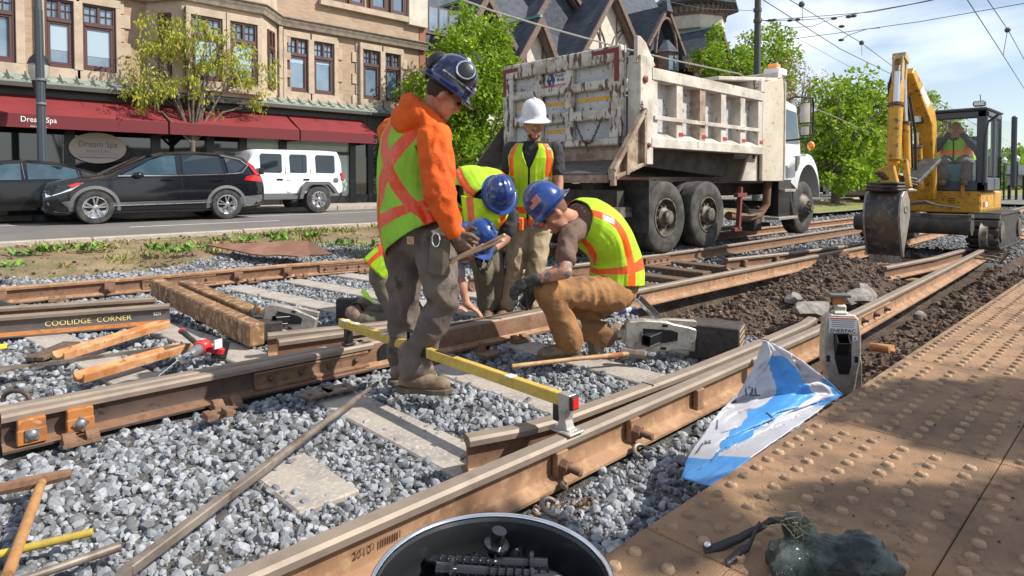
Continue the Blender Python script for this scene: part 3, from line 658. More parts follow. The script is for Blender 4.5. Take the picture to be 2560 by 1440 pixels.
# shop front
sf = thing('shop_front', 'black framed shop windows with frosted green panes under the red awning', 'shop front')
ys = YF-.55
fr_ = MB()
posts = [XL, AY(175,420,ys).x, AY(390,420,ys).x, AY(525,420,ys).x, AY(607,420,ys).x, AY(707,420,ys).x, AY(880,430,ys).x, AY(925,430,ys).x, XR]
for x in posts[1:]: fr_.b2((x-.12,ys-.08,.4),(x+.12,ys+.1,3.7))
fr_.b2((XL,ys-.05,.4),(XR,ys+.1,.72)); fr_.b2((XL,ys-.06,3.0),(XR,ys+.1,3.74)); fr_.b2((posts[3],ys-.04,2.2),(posts[6],ys+.08,2.32))
fr_.build('shop_frame', M_blk, sf)
for i, (a, c) in enumerate(zip(posts, posts[1:])):
    MB().b2((a+.12,ys+.02,.72),(c-.12,ys+.035,3.0)).build('shop_pane', M_frost if i in (4,5) else M_glsd, sf)
for (a, c) in ((posts[3]+.15, posts[4]-.15), (posts[6]+.15, posts[7]-.1)): MB().b2((a,ys+.0,.8),(c,ys+.015,2.15)).build('shop_door_pane', M_glsd, sf)
# oval sign
os_ = thing('oval_sign', 'pale oval shop sign with grey script lettering in the dark shop window', 'sign')
c0 = AY(243,370,ys-.16); M_sign = mat('sign board cream', (.47,.43,.37), .6); M_signt = mat('sign grey script', (.19,.175,.16), .6)
aL = AY(172,370,ys-.16).x; aR = AY(316,375,ys-.16).x; cx = (aL+aR)/2
b = MB(); pr = [((aR-aL)/2*cos(t), .44*sin(t)) for t in np.linspace(0, 2*pi, 41)[:-1]]; b.prism(pr, (cx, ys-.11, c0.z), (1,0,0), (0,0,1), (0,-.05,0)); b.build('sign_board', M_sign, os_)
text('Dream Spa', 'sign_lettering', os_, (cx, ys-.163, c0.z+.1), (1,0,0), (0,0,1), .25, M_signt, .003, sx=.85)
text('M E D I C A L', 'sign_lettering', os_, (cx, ys-.163, c0.z-.1), (1,0,0), (0,0,1), .1, M_signt, .003)
MB().b2((cx-.55, ys-.166, c0.z-.19),(cx+.55, ys-.16, c0.z-.18)).build('sign_rule', M_signt, os_)
text('www.dreamspamedical.com', 'sign_lettering', os_, (cx, ys-.163, c0.z-.27), (1,0,0), (0,0,1), .09, M_signt, .003)
# low wall stub so the building end reads from the side
# ================================================================== GABLED BUILDING BEHIND
gb = thing('gabled_building', 'steep slate roofed building with half timbered gables and an octagonal tower', 'building')
YG = 25.0
def P_(px, py, Y=YG): return AY(px, py, Y)
xg0 = XR+.3; xg1 = P_(1800, 200).x
# main walls and roof plane rising away from the street
zr0 = 6.2
MB().b2((xg0,YG+.6,.3),(xg1,YG+12,zr0)).build('wall', M_rbrick, gb)
MB().prism([(0,zr0-.3),(7.2,zr0+13.5),(7.6,zr0+13.5),(14,zr0-.3)], (xg0,YG+.4,0), (0,1,0), (0,0,1), (xg1-xg0,0,0)).build('roof', M_slate, gb)
def gable(apx, lpx, rpx, depth=7., Y=YG, timber=True, win=True, ext=1.0, wall=None):
    A = P_(*apx, Y); Lp = P_(*lpx, Y); Rp = P_(*rpx, Y); L_ = A+(Lp-A)*ext; R_ = A+(Rp-A)*ext
    zb = min(L_.z, R_.z); L_ = A+(Lp-A)*((A.z-zb)/(A.z-Lp.z)); R_ = A+(Rp-A)*((A.z-zb)/(A.z-Rp.z)); h = A.z-zb; w = R_.x-L_.x
    g = MB(); g.add([L_+V3((0,.45,0)), R_+V3((0,.45,0)), A+V3((0,.45,0))], [(0,1,2)]); g.add([L_, R_, L_+V3((0,.45,-1.8)), R_+V3((0,.45,-1.8)), L_+V3((0,.45,0)), R_+V3((0,.45,0))], [(4,2,3,5)])
    go = g.build('gable_front', wall or M_stuc, gb)
    r = MB(); e = V3((0,.1,0)); dv = V3((0,depth,0)); t = V3((0,0,.16))
    for (a, b_) in ((L_, A), (A, R_)): r.add([a-e, b_-e, b_+dv, a+dv, a-e+t, b_-e+t, b_+dv+t, a+dv+t], [(0,1,2,3),(7,6,5,4),(0,4,5,1),(1,5,6,2),(2,6,7,3),(3,7,4,0)])
    r.build('gable_roof', M_slate, gb)
    q = MB(); q.bar(L_+V3((0,-.12,.02)), A+V3((0,-.12,.02)), .12, .34, (0,-1,0)) if False else None
    for (a, b_) in ((L_, A), (R_, A)):
        d = (b_-a).normalized(); q.bar(a+V3((0,-.14,0)), b_+V3((0,-.14,0)), .14, .30, V3((-d.z,0,d.x)))
        q.bar(a+V3((0,.1,-.35)), b_+V3((0,.1,-.35)), .3, .16, V3((-d.z,0,d.x)))
    q.build('bargeboard', M_brt, go)
    MB().bar(A+V3((0,-.1,.2)), A+V3((0,depth,.2)), .22, .14).build('ridge_cap', M_teal, gb)
    if timber:
        q = MB(); y = Y+.40
        for k in (-.28, -.1, .1, .28):
            x = A.x+w*k; top = A.z-abs(k)*2*h-.3; q.b2((x-.06,y,zb),(x+.06,y+.06,top))
        for s in (-1, 1):
            for c in (.1, .28):
                pts = [V3((A.x+s*w*(c*.3)+s*w*.16*(1-cos(t)), y+.02, zb+h*.28+h*.34*sin(t))) for t in np.linspace(0, 1.5, 7)]
                q.tube(pts, .055, 4)
        q.b2((A.x-w*.30,y-.02,zb+h*.24),(A.x+w*.30,y+.06,zb+h*.31)); q.build('half_timbering', M_brt, go)
    if win:
        for k in (-1, 0, 1):
            x = A.x+k*w*.15; MB().b2((x-w*.055,Y+.36,zb-.6),(x+w*.055,Y+.42,zb+h*.22)).build('window', M_gls, go)
            MB().b2((x-w*.075,Y+.38,zb-.65),(x+w*.075,Y+.44,zb+h*.235)).build('window_frame', M_sash, go)
    return go
gable((1350,50), (1293,155), (1384,139), 5, Y=YG-1.6, ext=2.0)
gable((1535,-20), (1459,125), (1585,100), 8, Y=YG, ext=1.35)
gable((1216,-8), (1172,75), (1290,130), 6, Y=YG-1.0, ext=1.6, timber=False, win=False, wall=M_slate)
gable((1798,72), (1768,130), (1825,150), 6, Y=YG-1, ext=1.5, timber=False, win=False, wall=M_slate)
gable((1400,-60), (1330,60), (1480,60), 7, Y=YG+2.5, ext=1.6, timber=False, win=False, wall=M_slate)
# arched dormer
A = P_(1668,12,YG-1.2); zb = P_(1640,165,YG-1.2).z; 
b = MB(); w = P_(1712,120,YG-1.2).x-P_(1624,120,YG-1.2).x
for s in (-1, 1):
    b.bar(A+V3((0,0,-.2)), A+V3((s*w*.52,0,-(A.z-P_(1660,125,YG-1.2).z))), .2, .25, (0,1,0))
    b.tube([A+V3((s*w*.30*sin(t), .05, -.9-2.6*(1-cos(t)))) for t in np.linspace(0, 1.55, 10)], .12, 6)
dm = b.build('dormer_frame', M_brt, gb)
MB().lathe([(.05,1.5),(.5,0)], A+V3((0,.1,-.5)), (0,0,1), 4).build('dormer_spire', M_slate, dm)
b = MB(); 
for s in (-1, 1): b.add([A+V3((0,0,0)), A+V3((0,5,0)), A+V3((s*w*.55,5,-4.0)), A+V3((s*w*.55,0,-4.0))], [(0,1,2,3)])
b.add([A+V3((0,.8,-.4)), A+V3((w*.5,.8,-4)), A+V3((-w*.5,.8,-4))], [(0,1,2)]); b.build('dormer_roof', M_slate, gb)
b = MB(); zq = A.z-3.3
b.lathe([(.25,.9),(1.0,0),(.8,-.05),(.8,-2.2)], (A.x, YG-1.1, zq), (0,0,1), 8, mis=[1,0,0]); o = b.build('oriel', [M_brt, M_slate], gb)
for k in range(-1, 2): MB().box((A.x+k*.42, YG-1.1-.80+abs(k)*.12, zq-.75), (.30,.06,.95), Matrix.Rotation(k*radians(38), 3, 'Z')).build('window', M_gls, o)
# chimneys
for (px0, px1, py) in ((1351,1363,-30), (1500,1512,-60)):
    a = P_(px0, 30, YG+3.2); c = P_(px1, 30, YG+3.2); MB().b2((a.x,YG+3.2,8),(c.x,YG+4.2,15.5)).build('chimney', M_rbrick, gb, bevel=.02)
# tower
tx = P_(1765, 60, YG+5).x; ty = YG+6.5; tr = (P_(1830,60,YG+5).x-P_(1700,60,YG+5).x)*.33; zt0 = P_(1765, 75, YG+4).z; zt1 = P_(1765, 34, YG+4).z; zt2 = P_(1765, 8, YG+4).z
b = MB().lathe([(tr,zt0-9),(tr,zt0),(tr*1.04,zt0),(tr*1.04,zt0+.25),(tr,zt0+.25),(tr,zt1),(tr*1.05,zt1),(tr*1.05,zt1+.25)], (tx,ty,0), (0,0,1), 8, mis=[0,0,1,1,0,1,1])
tw_ = b.build('tower', [M_stuc, M_brt], gb)
b = MB().lathe([(tr*1.0,zt1+.25),(tr*1.02,zt2)], (tx,ty,0), (0,0,1), 8); b.build('tower_frieze', M_stuc, tw_)
b = MB()
for k in range(40):
    th = 2*pi*k/40; rr = tr*.99; q = V3((tx+rr*cos(th), ty+rr*sin(th), 0)); d = V3((cos(th), sin(th), 0)); b.bar(q+V3((0,0,zt1+.2)), q+V3((0,0,zt2))+d*.35, .22, .14, d)
b.build('bracket', M_brt, tw_, kind='stuff')
MB().lathe([(tr*.9,zt2-.05),(tr*1.42,zt2),(tr*1.42,zt2+.25),(tr*.95,zt2+1.2),(.3,zt2+6),(0,zt2+6.2)], (tx,ty,0), (0,0,1), 8).build('tower_roof', M_slate, tw_)
# band windows under the near eave
a = P_(1078, 20, YG); c = P_(1150, 40, YG)
MB().b2((a.x-.2,YG+.2,a.z-1.2),(c.x+1.5,YG+.5,a.z+.2)).build('window_frame', M_brt, gb)
for k in range(7): MB().b2((a.x+k*.62,YG+.17,a.z-1.05),(a.x+.5+k*.62,YG+.21,a.z+.1)).build('window', M_gls, gb)
# ================================================================== CARS
M_carb = mat('black car paint', (.008,.009,.013), .12, coat=.5, spec=.35)
M_carb2 = mat('black saloon paint', (.007,.008,.010), .15, coat=.4, spec=.35)
M_carw = mat('white car paint', (.74,.75,.76), .25, coat=1.)
M_clad = mat('grey plastic cladding', (.11,.112,.118), .55)
M_rim = mat('alloy wheel', (.55,.55,.56), .25, .8, c2=(.35,.35,.36), sc=12)
M_tail = mat('red lamp lens', (.45,.008,.01), .12, coat=1.)
M_head_l = mat('clear lamp lens', (.55,.6,.65), .08, coat=1., spec=1.)
M_amber = mat('amber lens', (.85,.28,.01), .2, coat=1., emit=(.9,.3,.02,.15))
M_cglass = mat('tinted car glass', (.012,.02,.028), .03, spec=.7, coat=.3)
M_cglass2 = mat('car side glass', (.02,.045,.065), .03, spec=.8, coat=.4, c2=(.04,.08,.11), sc=1.5)
def wheel(parent, c, r, w, rr, side=-1, spokes=5, mr=None, name='wheel', dish=.0, double=True):
    mr = mr or M_rim; o = V3(c); ax = V3((0, side, 0))
    t = MB().lathe([(rr,-w),(r*.93,-w),(r*.985,-w*.93),(r,-w*.8),(r,-w*.2),(r*.985,-w*.07),(r*.95,0),(r*.8,.006),(rr*1.04,.0),(rr,-.02)], o, ax, 36).build(name, M_black, parent, smooth=True)
    b = MB().lathe([(rr*.99,-w+.01),(rr*.99,-.05),(rr,0),(rr*.93,.004),(rr*.90,-.03),(rr*.2,-.07),(0,-.07)], o, ax, 32, mis=[0,0,0,0,0,1])
    for k in range(spokes):
        th = 2*pi*k/spokes+.3
        for dth in ((-.13, .13) if double else (0,)):
            d = V3((cos(th+dth), 0, sin(th+dth))); e = V3((cos(th+dth*1.6), 0, sin(th+dth*1.6)))
            b.bar(o+d*rr*.15+ax*(-.02), o+e*rr*.93+ax*(-.012), rr*.14, .03, ax)
    b.lathe([(rr*.24,-.04),(rr*.24,-.005),(rr*.16,.004),(0,.004)], o, ax, 16)
    b.build('rim', [mr, M_blk], t, smooth=True); return t
class Car:
    def __init__(s, st, W, x0, yc, z0, flip=1): s.st = st; s.x0 = x0; s.yc = yc; s.z0 = z0; s.W = W
    def sec(s, u):
        st = s.st; u = max(st[0][0], min(st[-1][0], u))
        for a, b in zip(st, st[1:]):
            if a[0] <= u <= b[0]:
                t = (u-a[0])/(b[0]-a[0]); q = [a[i]+(b[i]-a[i])*t for i in range(6)]; break
        _, zl, zb, zr, wl, wr = q
        return [(.0,zl),(wl*.86,zl),(wl*.985,zl+.10),(wl,zl+(zb-zl)*.55),(wl*.97,zb-.02),(wl*.945,zb),(wr+(wl*.945-wr)*.08,zr-(zr-zb)*.12-.01),(wr*.84,zr),(0,zr+.02)]
    def hw(s, u, z):
        p = s.sec(u)
        for a, b in zip(p[1:], p[2:]):
            if a[1] <= z <= b[1]+1e-6: 
                return a[0]+(b[0]-a[0])*((z-a[1])/max(1e-6, b[1]-a[1]))
        return p[1][0]
    def P(s, u, z, off=0, side=-1): return V3((s.x0+u, s.yc+side*(s.hw(u, z)+off), s.z0+z))
    def body(s, parent, m):
        us = sorted(set([q[0] for q in s.st]+list(np.arange(s.st[0][0], s.st[-1][0], .15)))); b = MB(); n = 17
        for u in us:
            p = s.sec(u); ring = [(y, z) for y, z in p]+[(-y, z) for y, z in reversed(p[1:-1])]; n = len(ring)
            b.v += [(s.x0+u, s.yc-y, s.z0+z) for y, z in ring]
        for i in range(len(us)-1):
            for j in range(n): b.f.append((i*n+j, i*n+(j+1) % n, (i+1)*n+(j+1) % n, (i+1)*n+j)); b.m.append(0)
        b.f += [tuple(reversed(range(n))), tuple((len(us)-1)*n+j for j in range(n))]; b.m += [0, 0]
        return b.build('body', m, parent, smooth=True, fix=True)
    def drape(s, poly, m, name, parent, off=.006, sides=(-1, 1), sub=1):
        b = MB(); P = []
        for i in range(len(poly)):
            a, c = poly[i], poly[(i+1) % len(poly)]; n = max(1, int(hypot(c[0]-a[0], c[1]-a[1])/.12))
            P += [(a[0]+(c[0]-a[0])*k/n, a[1]+(c[1]-a[1])*k/n) for k in range(n)]
        for sd in sides:
            b = MB(); q = [s.P(u, z, off, sd) for u, z in P]; q2 = [s.P(u, z, -.01, sd) for u, z in P]; n = len(q)
            b.add(q+q2, [tuple(range(n))]+[(i, (i+1) % n, n+(i+1) % n, n+i) for i in range(n)]); o = b.build(name, m, parent, fix=True)
        return o
    def strip(s, pts, m, name, parent, w=.02, off=.01, sides=(-1,)):
        b = MB()
        for sd in sides: b.tube([s.P(u, z, off*.5, sd) for u, z in pts], w*.5, 6)
        return b.build(name, m, parent, smooth=True)
    def arch(s, u, r0, r1, parent, mc, z0=.36):
        th = np.linspace(-.15, pi+.15, 17); s.drape([(u+r0*cos(t), max(.2, z0+r0*sin(t))) for t in th], M_blk, 'wheel_arch', parent, .004)
        b = MB()
        for sd in (-1,):
            for a, c in zip(th, th[1:]):
                q = [s.P(u+r*cos(t), max(.2, z0+r*sin(t)), o, sd) for (r, t, o) in ((r0,a,.022),(r1,a,.012),(r1,c,.012),(r0,c,.022))]; b.add(q, [(0,1,2,3)])
                q2 = [q[0], q[3], q[3]+V3((0,.04,0)), q[0]+V3((0,.04,0))]; b.add(q2, [(0,1,2,3)])
        b.build('arch_trim', mc, parent)
# crossover
cr_ = thing('black_crossover', 'shiny black crossover car with alloy wheels in the lane before the white one', 'car')
st = [(0,.38,.62,.66,.62,.5),(.05,.30,.72,.76,.78,.6),(.18,.22,.86,.90,.88,.7),(.55,.20,.96,1.0,.91,.72),(1.15,.2,1.02,1.09,.925,.74),(1.55,.2,1.05,1.32,.93,.70),(1.95,.2,1.06,1.53,.93,.67),(2.35,.2,1.07,1.645,.93,.66),(2.9,.2,1.09,1.69,.93,.66),(3.6,.2,1.12,1.66,.92,.64),(4.15,.22,1.15,1.57,.90,.61),(4.36,.26,1.14,1.40,.88,.62),(4.5,.3,1.08,1.16,.85,.70),(4.57,.36,.9,.96,.8,.66)]
x0 = AY(100,450,16.5).x; c = Car(st, .93, x0, 17.25, ZR)
Lc = AY(662,470,16.4).x-x0; sc_ = Lc/4.57
st = [(q[0]*sc_,)+q[1:] for q in st]; c = Car(st, .93, x0, 17.25, ZR); K_ = sc_
c.body(cr_, M_carb)
def up_(poly): return [(u*K_, z) for u, z in poly]
g = c.drape(up_([(1.42,1.09),(1.62,1.20),(2.0,1.44),(2.32,1.56),(2.52,1.57),(2.52,1.11)]), M_cglass2, 'side_window', cr_, .022); 
c.drape(up_([(2.66,1.12),(2.66,1.585),(3.1,1.59),(3.50,1.56),(3.56,1.14)]), M_cglass, 'side_window', cr_, .022)
c.drape(up_([(3.68,1.16),(3.64,1.55),(3.95,1.49),(4.12,1.36),(3.98,1.2)]), M_cglass, 'side_window', cr_, .022)
c.strip(up_([(1.35,1.07),(2.5,1.085),(3.6,1.12),(4.0,1.17),(4.18,1.36),(4.0,1.51),(3.55,1.6)]), M_chrome, 'chrome_trim', cr_, .034, .085)
c.strip(up_([(1.35,1.09),(1.7,1.29),(2.1,1.52),(2.5,1.61),(3.1,1.64),(3.6,1.61)]), M_blk, 'window_surround', cr_, .03, .06)
c.drape(up_([(.9,.24),(.9,.40),(1.1,.47),(3.3,.50),(3.3,.24)]), M_clad, 'sill_cladding', cr_, .014)
c.drape(up_([(3.9,.28),(3.95,.56),(4.5,.60),(4.5,.36)]), M_clad, 'rear_cladding', cr_, .014)
c.drape(up_([(.06,.33),(.1,.50),(.55,.52),(.5,.24)]), M_clad, 'front_cladding', cr_, .014)
c.strip(up_([(1.05,.44),(1.25,.40),(3.25,.43)]), M_rim, 'sill_trim', cr_, .03, .03)
for u in (1.25, 2.62, 3.72): c.strip(up_([(u,.5),(u+.02,.85),(u+.0,1.06)]), M_blk, 'door_seam', cr_, .012, 0)
for u in (2.3, 3.42): c.strip(up_([(u-.11,.985),(u+.11,.99)]), M_carb, 'door_handle', cr_, .045, .05)
for (u0, u1) in ((.92, .0), (3.62, .0)): c.arch(u0*K_, .42, .49, cr_, M_clad)
c.drape(up_([(.08,.60),(.07,.74),(.25,.83),(.72,.92),(.5,.75),(.2,.64)]), M_head_l, 'headlight', cr_, .012)
c.drape(up_([(.52,.80),(.72,.91),(.60,.92),(.45,.86)]), M_tail, 'side_marker', cr_, .018)
c.drape(up_([(4.05,.98),(4.1,1.08),(4.3,1.12),(4.5,1.06),(4.5,.93)]), M_tail, 'tail_lamp', cr_, .014)
c.drape(up_([(4.17,1.44),(4.24,1.44),(4.47,1.12),(4.34,1.12)]), M_tail, 'tail_lamp', cr_, .016)
b = MB()
for y in (-.68, .68): pass
b.add([(c.x0+1.2*K_,c.yc-.70,ZR+1.125),(c.x0+1.2*K_,c.yc+.7,ZR+1.125),(c.x0+2.1*K_,c.yc+.60,ZR+1.605),(c.x0+2.1*K_,c.yc-.60,ZR+1.605)], [(0,1,2,3)]); b.build('windscreen', M_cglass2, cr_)
b = MB().ell(c.P(1.72*K_, 1.09, .12), (.12,.09,.075)); b.bar(c.P(1.72*K_,1.05,-.02), c.P(1.72*K_,1.06,.1), .06, .03); b.build('door_mirror', M_carb, cr_, smooth=True)
for u in (.92, 3.62):
    wheel(cr_, (c.x0+u*K_, c.yc-.945, ZR+.365), .365, .22, .245, -1, 5)
    wheel(cr_, (c.x0+u*K_, c.yc+.92, ZR+.365), .365, .22, .245, 1, 5)
# boxy off-roader
jp = thing('white_off_roader', 'boxy white off-road car with square windows parked by the kerb behind the black crossover', 'car')
xr = AY(848,440,17.75).x; xr += .06; xf = xr-4.25
st = [(0,.5,.95,1.0,.62,.5),(.1,.5,1.0,1.08,.72,.6),(1.15,.5,1.12,1.18,.78,.62),(1.3,.5,1.14,1.3,.80,.64),(1.55,.5,1.15,1.80,.80,.70),(1.7,.5,1.15,1.86,.80,.72),(3.6,.5,1.15,1.88,.80,.72),(4.15,.5,1.15,1.86,.80,.71),(4.25,.52,1.12,1.55,.78,.7)]
c = Car(st, .8, xf, 18.45, ZR); c.body(jp, M_carw)
for (a, b_) in ((1.72, 2.36), (2.58, 3.12), (3.38, 4.02)):
    c.drape([(a+.02,1.2),(a-.0,1.68),(a+.05,1.74),(b_-.04,1.74),(b_,1.70),(b_,1.24),(b_-.04,1.19)], M_cglass, 'side_window', jp, .004)
c.strip([(2.98,1.2),(2.98,1.74)], M_blk, 'window_bar', jp, .02, .004)
for u in (1.62, 2.46, 3.22): c.strip([(u,.55),(u,1.1),(u,1.8)], M_clad, 'door_seam', jp, .012, 0)
c.strip([(1.3,1.155),(4.2,1.155)], M_clad, 'belt_seam', jp, .010, 0)
for u in (2.28, 3.08): MB().b2(c.P(u-.09,1.0,.0)-V3((0,0,.02)), c.P(u+.09,1.0,.03)+V3((0,0,.03))).build('door_handle', M_blk, jp, bevel=.008)
for u in (2.5, ): 
    for z in (.65, 1.0): MB().b2(c.P(u,z,.0)-V3((0,0,.02)), c.P(u+.10,z,.02)+V3((0,0,.02))).build('door_hinge', M_carw, jp, bevel=.004)
b = MB(); yf = c.yc-.80; pr = [(-.62,-.26),(-.52,.10),(-.36,.24),(.32,.24),(.50,.06),(.62,-.12),(.52,-.12),(.42,.02),(.28,.15),(-.32,.15),(-.44,.04),(-.52,-.26)]
for u in (3.42, .78): b = MB().prism(pr, (xf+u, yf+.02, ZR+.70), (1,0,0), (0,0,1), (0,-.17,0)); b.build('fender_flare', M_clad, jp, fix=True)
c.arch(3.42, .43, .44, jp, M_clad, .42); 
MB().b2((xf+1.2,yf-.06,ZR+.42),(xf+2.85,yf+.1,ZR+.53)).build('side_step', M_clad, jp, bevel=.01)
MB().b2((xf+4.22,yf+.02,ZR+.48),(xf+4.42,yf+1.5,ZR+.66)).build('rear_bumper', M_clad, jp, bevel=.02)
MB().b2((xf+4.20,yf+.0,ZR+.98),(xf+4.30,yf+.13,ZR+1.22)).build('tail_lamp', M_tail, jp, bevel=.01)
MB().lathe([(.085,.01),(.085,0),(0,0.012)], c.P(4.03,.98,.006), (0,-1,0), 16).build('fuel_cap', M_clad, jp)
MB().b2((xf+1.58,yf-.26,ZR+1.13),(xf+1.72,yf-.02,ZR+1.32)).build('door_mirror', M_blk, jp, bevel=.02)
MB().lathe([(.37,0),(.37,.22),(0,.22)], (xf+4.28, c.yc, ZR+1.0), (1,0,0), 24).build('spare_wheel', M_black, jp)
for u in (.78, 3.42):
    wheel(jp, (xf+u, yf-.10, ZR+.405), .405, .26, .24, -1, 5); wheel(jp, (xf+u, c.yc+.85, ZR+.405), .405, .26, .24, 1, 5)
# saloon at the far left
sd = thing('black_saloon', 'black saloon car parked at the kerb at the left edge behind the crossover', 'car')
xr = AY(262,420,17.6).x+.6; xf = xr-4.9
st = [(0,.3,.6,.62,.7,.5),(.15,.22,.72,.76,.85,.65),(1.2,.2,.90,.94,.92,.7),(1.75,.2,.93,1.2,.92,.64),(2.2,.2,.94,1.38,.92,.6),(2.8,.2,.95,1.44,.92,.58),(3.4,.2,.97,1.40,.92,.58),(4.0,.22,.99,1.22,.91,.6),(4.45,.25,1.0,1.05,.88,.66),(4.9,.35,.85,.9,.78,.6)]
c = Car(st, .92, xf, 18.5, ZR); c.body(sd, M_carb2)
c.drape([(1.75,.97),(2.1,1.2),(2.45,1.33),(2.72,1.35),(2.72,.98)], M_cglass2, 'side_window', sd); c.drape([(2.84,.99),(2.84,1.36),(3.4,1.32),(3.75,1.23),(3.8,1.01)], M_cglass2, 'side_window', sd); c.drape([(3.86,1.02),(3.86,1.2),(4.15,1.1),(4.2,1.04)], M_cglass, 'side_window', sd)
for u in (2.78, 3.83): c.strip([(u,1.0),(u-.03,1.36 if u < 3 else 1.2)], M_chrome, 'pillar_trim', sd, .014, .01)
c.strip([(1.6,.93),(1.95,1.17),(2.4,1.385),(2.9,1.42),(3.5,1.36),(4.1,1.14)], M_blk, 'roof_trim', sd, .02, .01)
MB().ell(c.P(1.95,.98,.1), (.12,.08,.07)).build('door_mirror', M_carb2, sd, smooth=True)
for u in (1.55, 2.8, 3.85): c.strip([(u,.4),(u,.95)], M_blk, 'door_seam', sd, .01, 0)
for u in (.95, 3.9): c.arch(u, .38, .40, sd, M_carb2, .34); wheel(sd, (xf+u, c.yc-.93, ZR+.34), .34, .22, .23, -1, 7)
# ================================================================== DUMP TRUCK
M_tw = mat('dirty white truck paint', (.60,.57,.51), .6, c2=(.40,.355,.29), sc=2.6, c3=(.20,.12,.075), sc3=9, lo3=.63, hi3=.66, bump=.01, c3s=(1,1,.55))
M_twr = mat('rust streaked white tailgate paint', (.56,.54,.49), .6, c2=(.36,.31,.25), sc=4, lo=.46, hi=.62, c3=(.12,.065,.045), sc3=9, lo3=.535, hi3=.56, bump=.02, c3s=(1,1.6,.42))
M_two = mat('ochre stained white steel', (.52,.46,.36), .62, c2=(.60,.545,.455), sc=1.6, c3=(.22,.16,.10), sc3=16, lo3=.62, hi3=.65)
M_bluew = mat('recess grey white', (.50,.51,.52), .6, c2=(.40,.41,.42), sc=3, c3=(.16,.10,.07), sc3=14, lo3=.59, hi3=.61)
M_brn = mat('scuffed brown steel', (.22,.145,.10), .7, c2=(.40,.32,.24), sc=5, c3=(.10,.07,.055), sc3=11, bump=.03)
M_tray = mat('worn tray steel', (.15,.13,.12), .6, .3, c2=(.09,.08,.075), sc=4, bump=.02, stretch=(1,3,3))
M_chas = mat('grimy chassis', (.045,.042,.04), .75, c2=(.09,.08,.07), sc=5, bump=.03)
M_tyre = mat('dusty truck tyre', (.032,.031,.031), .8, c2=(.085,.078,.07), sc=6, bump=.04, bsc=40)
M_dustm = mat('dusty hub steel', (.19,.165,.14), .65, .3, c2=(.06,.055,.05), sc=12, bump=.03)
M_stry = mat('amber reflective stripe', (.72,.38,.03), .5, c2=(.6,.3,.03), sc=20, c3=(.2,.12,.06), sc3=25, lo3=.62, hi3=.65)
M_strr = mat('dark red reflective stripe', (.22,.02,.022), .55, c2=(.14,.025,.025), sc=20)
tk = thing('dump_truck', 'large dirty white dump truck on the rails behind the men, rusty tailgate toward the camera', 'truck')
YN, YR_ = 5.0, 7.62; XB0, XB1 = 7.14, 10.72; Z0, Z1 = 1.72, 2.80
# near side wall
b = MB().b2((XB0+.05,YN+.16,Z0+.05),(XB1,YN+.20,Z1-.05)); b.build('side_wall', M_bluew, tk); MB().b2((XB0+.1,YR_-.2,Z0+.05),(XB1,YR_-.16,Z1+.1)).build('side_wall', M_bluew, tk)
b = MB().b2((XB0+.25,YN-.02,Z1-.17),(XB1+.10,YN+.22,Z1)); b.prism([(0,0),(.24,0),(.24,.06)], (XB0+.25,YN-.02,Z1), (0,1,0), (0,0,1), (XB1-XB0-.15,0,0)); b.build('top_rail', M_tw, tk, bevel=.01, fix=True)
b = MB().prism([(-.02,0),(-.02,.14),(.16,.24),(.22,.24),(.22,0)], (XB0+.25,YN,Z0-.03), (0,1,0), (0,0,1), (XB1-XB0-.13,0,0)); b.build('bottom_rail', M_tw, tk, bevel=.008, fix=True)
nr = 6
for i in range(nr):
    x = XB0+.35+(XB1-XB0-.30)*i/(nr-1)-.02
    MB().b2((x-.085,YN+.0,Z0+.10),(x+.085,YN+.18,Z1-.16)).build('side_rib', M_brn if i == 2 else M_tw, tk, bevel=.006)
    if i: MB().b2((x-.02,YN-.006,Z0+.16),(x+.10,YN+.0,Z0+.215)).build('side_marker', M_red, tk)
MB().b2((XB0+.3,YN-.035,Z0+.36),(XB1-.05,YN-.003,Z0+.42)).build('slat', M_tw, tk, bevel=.004)
# front bulkhead, hoist shield above the cab
MB().b2((XB1-.05,YN+.1,Z0-.1),(XB1+.04,YR_-.1,Z1+.25)).build('front_wall', M_tw, tk)
MB().prism([(0,0),(.17,0),(.17,.2),(.1,.26),(.0,.2)], (XB1-.02,YN-.03,Z1-.02), (1,0,0), (0,0,1), (0,.12,0)).build('corner_cap', M_tw, tk, bevel=.01)
MB().prism([(.1,1.22),(1.02,1.22),(1.02,2.6),(.93,3.14),(.1,2.97),(-.1,2.97),(-.1,2.85),(.10,2.80)], (XB1+.06,YN+.02,0), (1,0,0), (0,0,1), (0,.06,0)).build('tank_side_panel', M_two, tk, bevel=.01, fix=True)
MB().prism([(-.5,1.22),(.1,1.22),(.1,1.72),(-.2,1.72)], (XB1+.06,YN+.10,0), (1,0,0), (0,0,1), (0,.06,0)).build('lower_side_panel', M_tw, tk, bevel=.01)
MB().b2((XB1+1.04,YN+.0,1.24),(XB1+1.09,YN+.10,3.08)).build('panel_edge', M_tw, tk, bevel=.008)
MB().b2((XB1+.2,YN+.2,1.22),(XB1+.98,YR_-.2,2.75)).build('hydraulic_tank', M_tw, tk)
b = MB().prism([(-1.4,.28),(1.0,.28),(1.0,.34),(-1.4,.34)], (XB1+.06,YN+.06,2.72), (1,0,.10), (0,0,1), (0,YR_-YN-.12,0)); b.b2((XB1+.85,YN+.06,3.0),(XB1+1.05,YR_-.06,3.25)); b.build('cab_protector', M_tw, tk, bevel=.008)
MB().b2((XB1+.98,YN+.1,3.22),(XB1+1.35,YN+.4,3.36)).build('roof_fairing', M_white, tk, bevel=.02)
b = MB().b2((XB1+.98,YN+.14,3.36),(XB1+1.16,YN+.32,3.44)); b.build('beacon', M_amber, tk, bevel=.015)
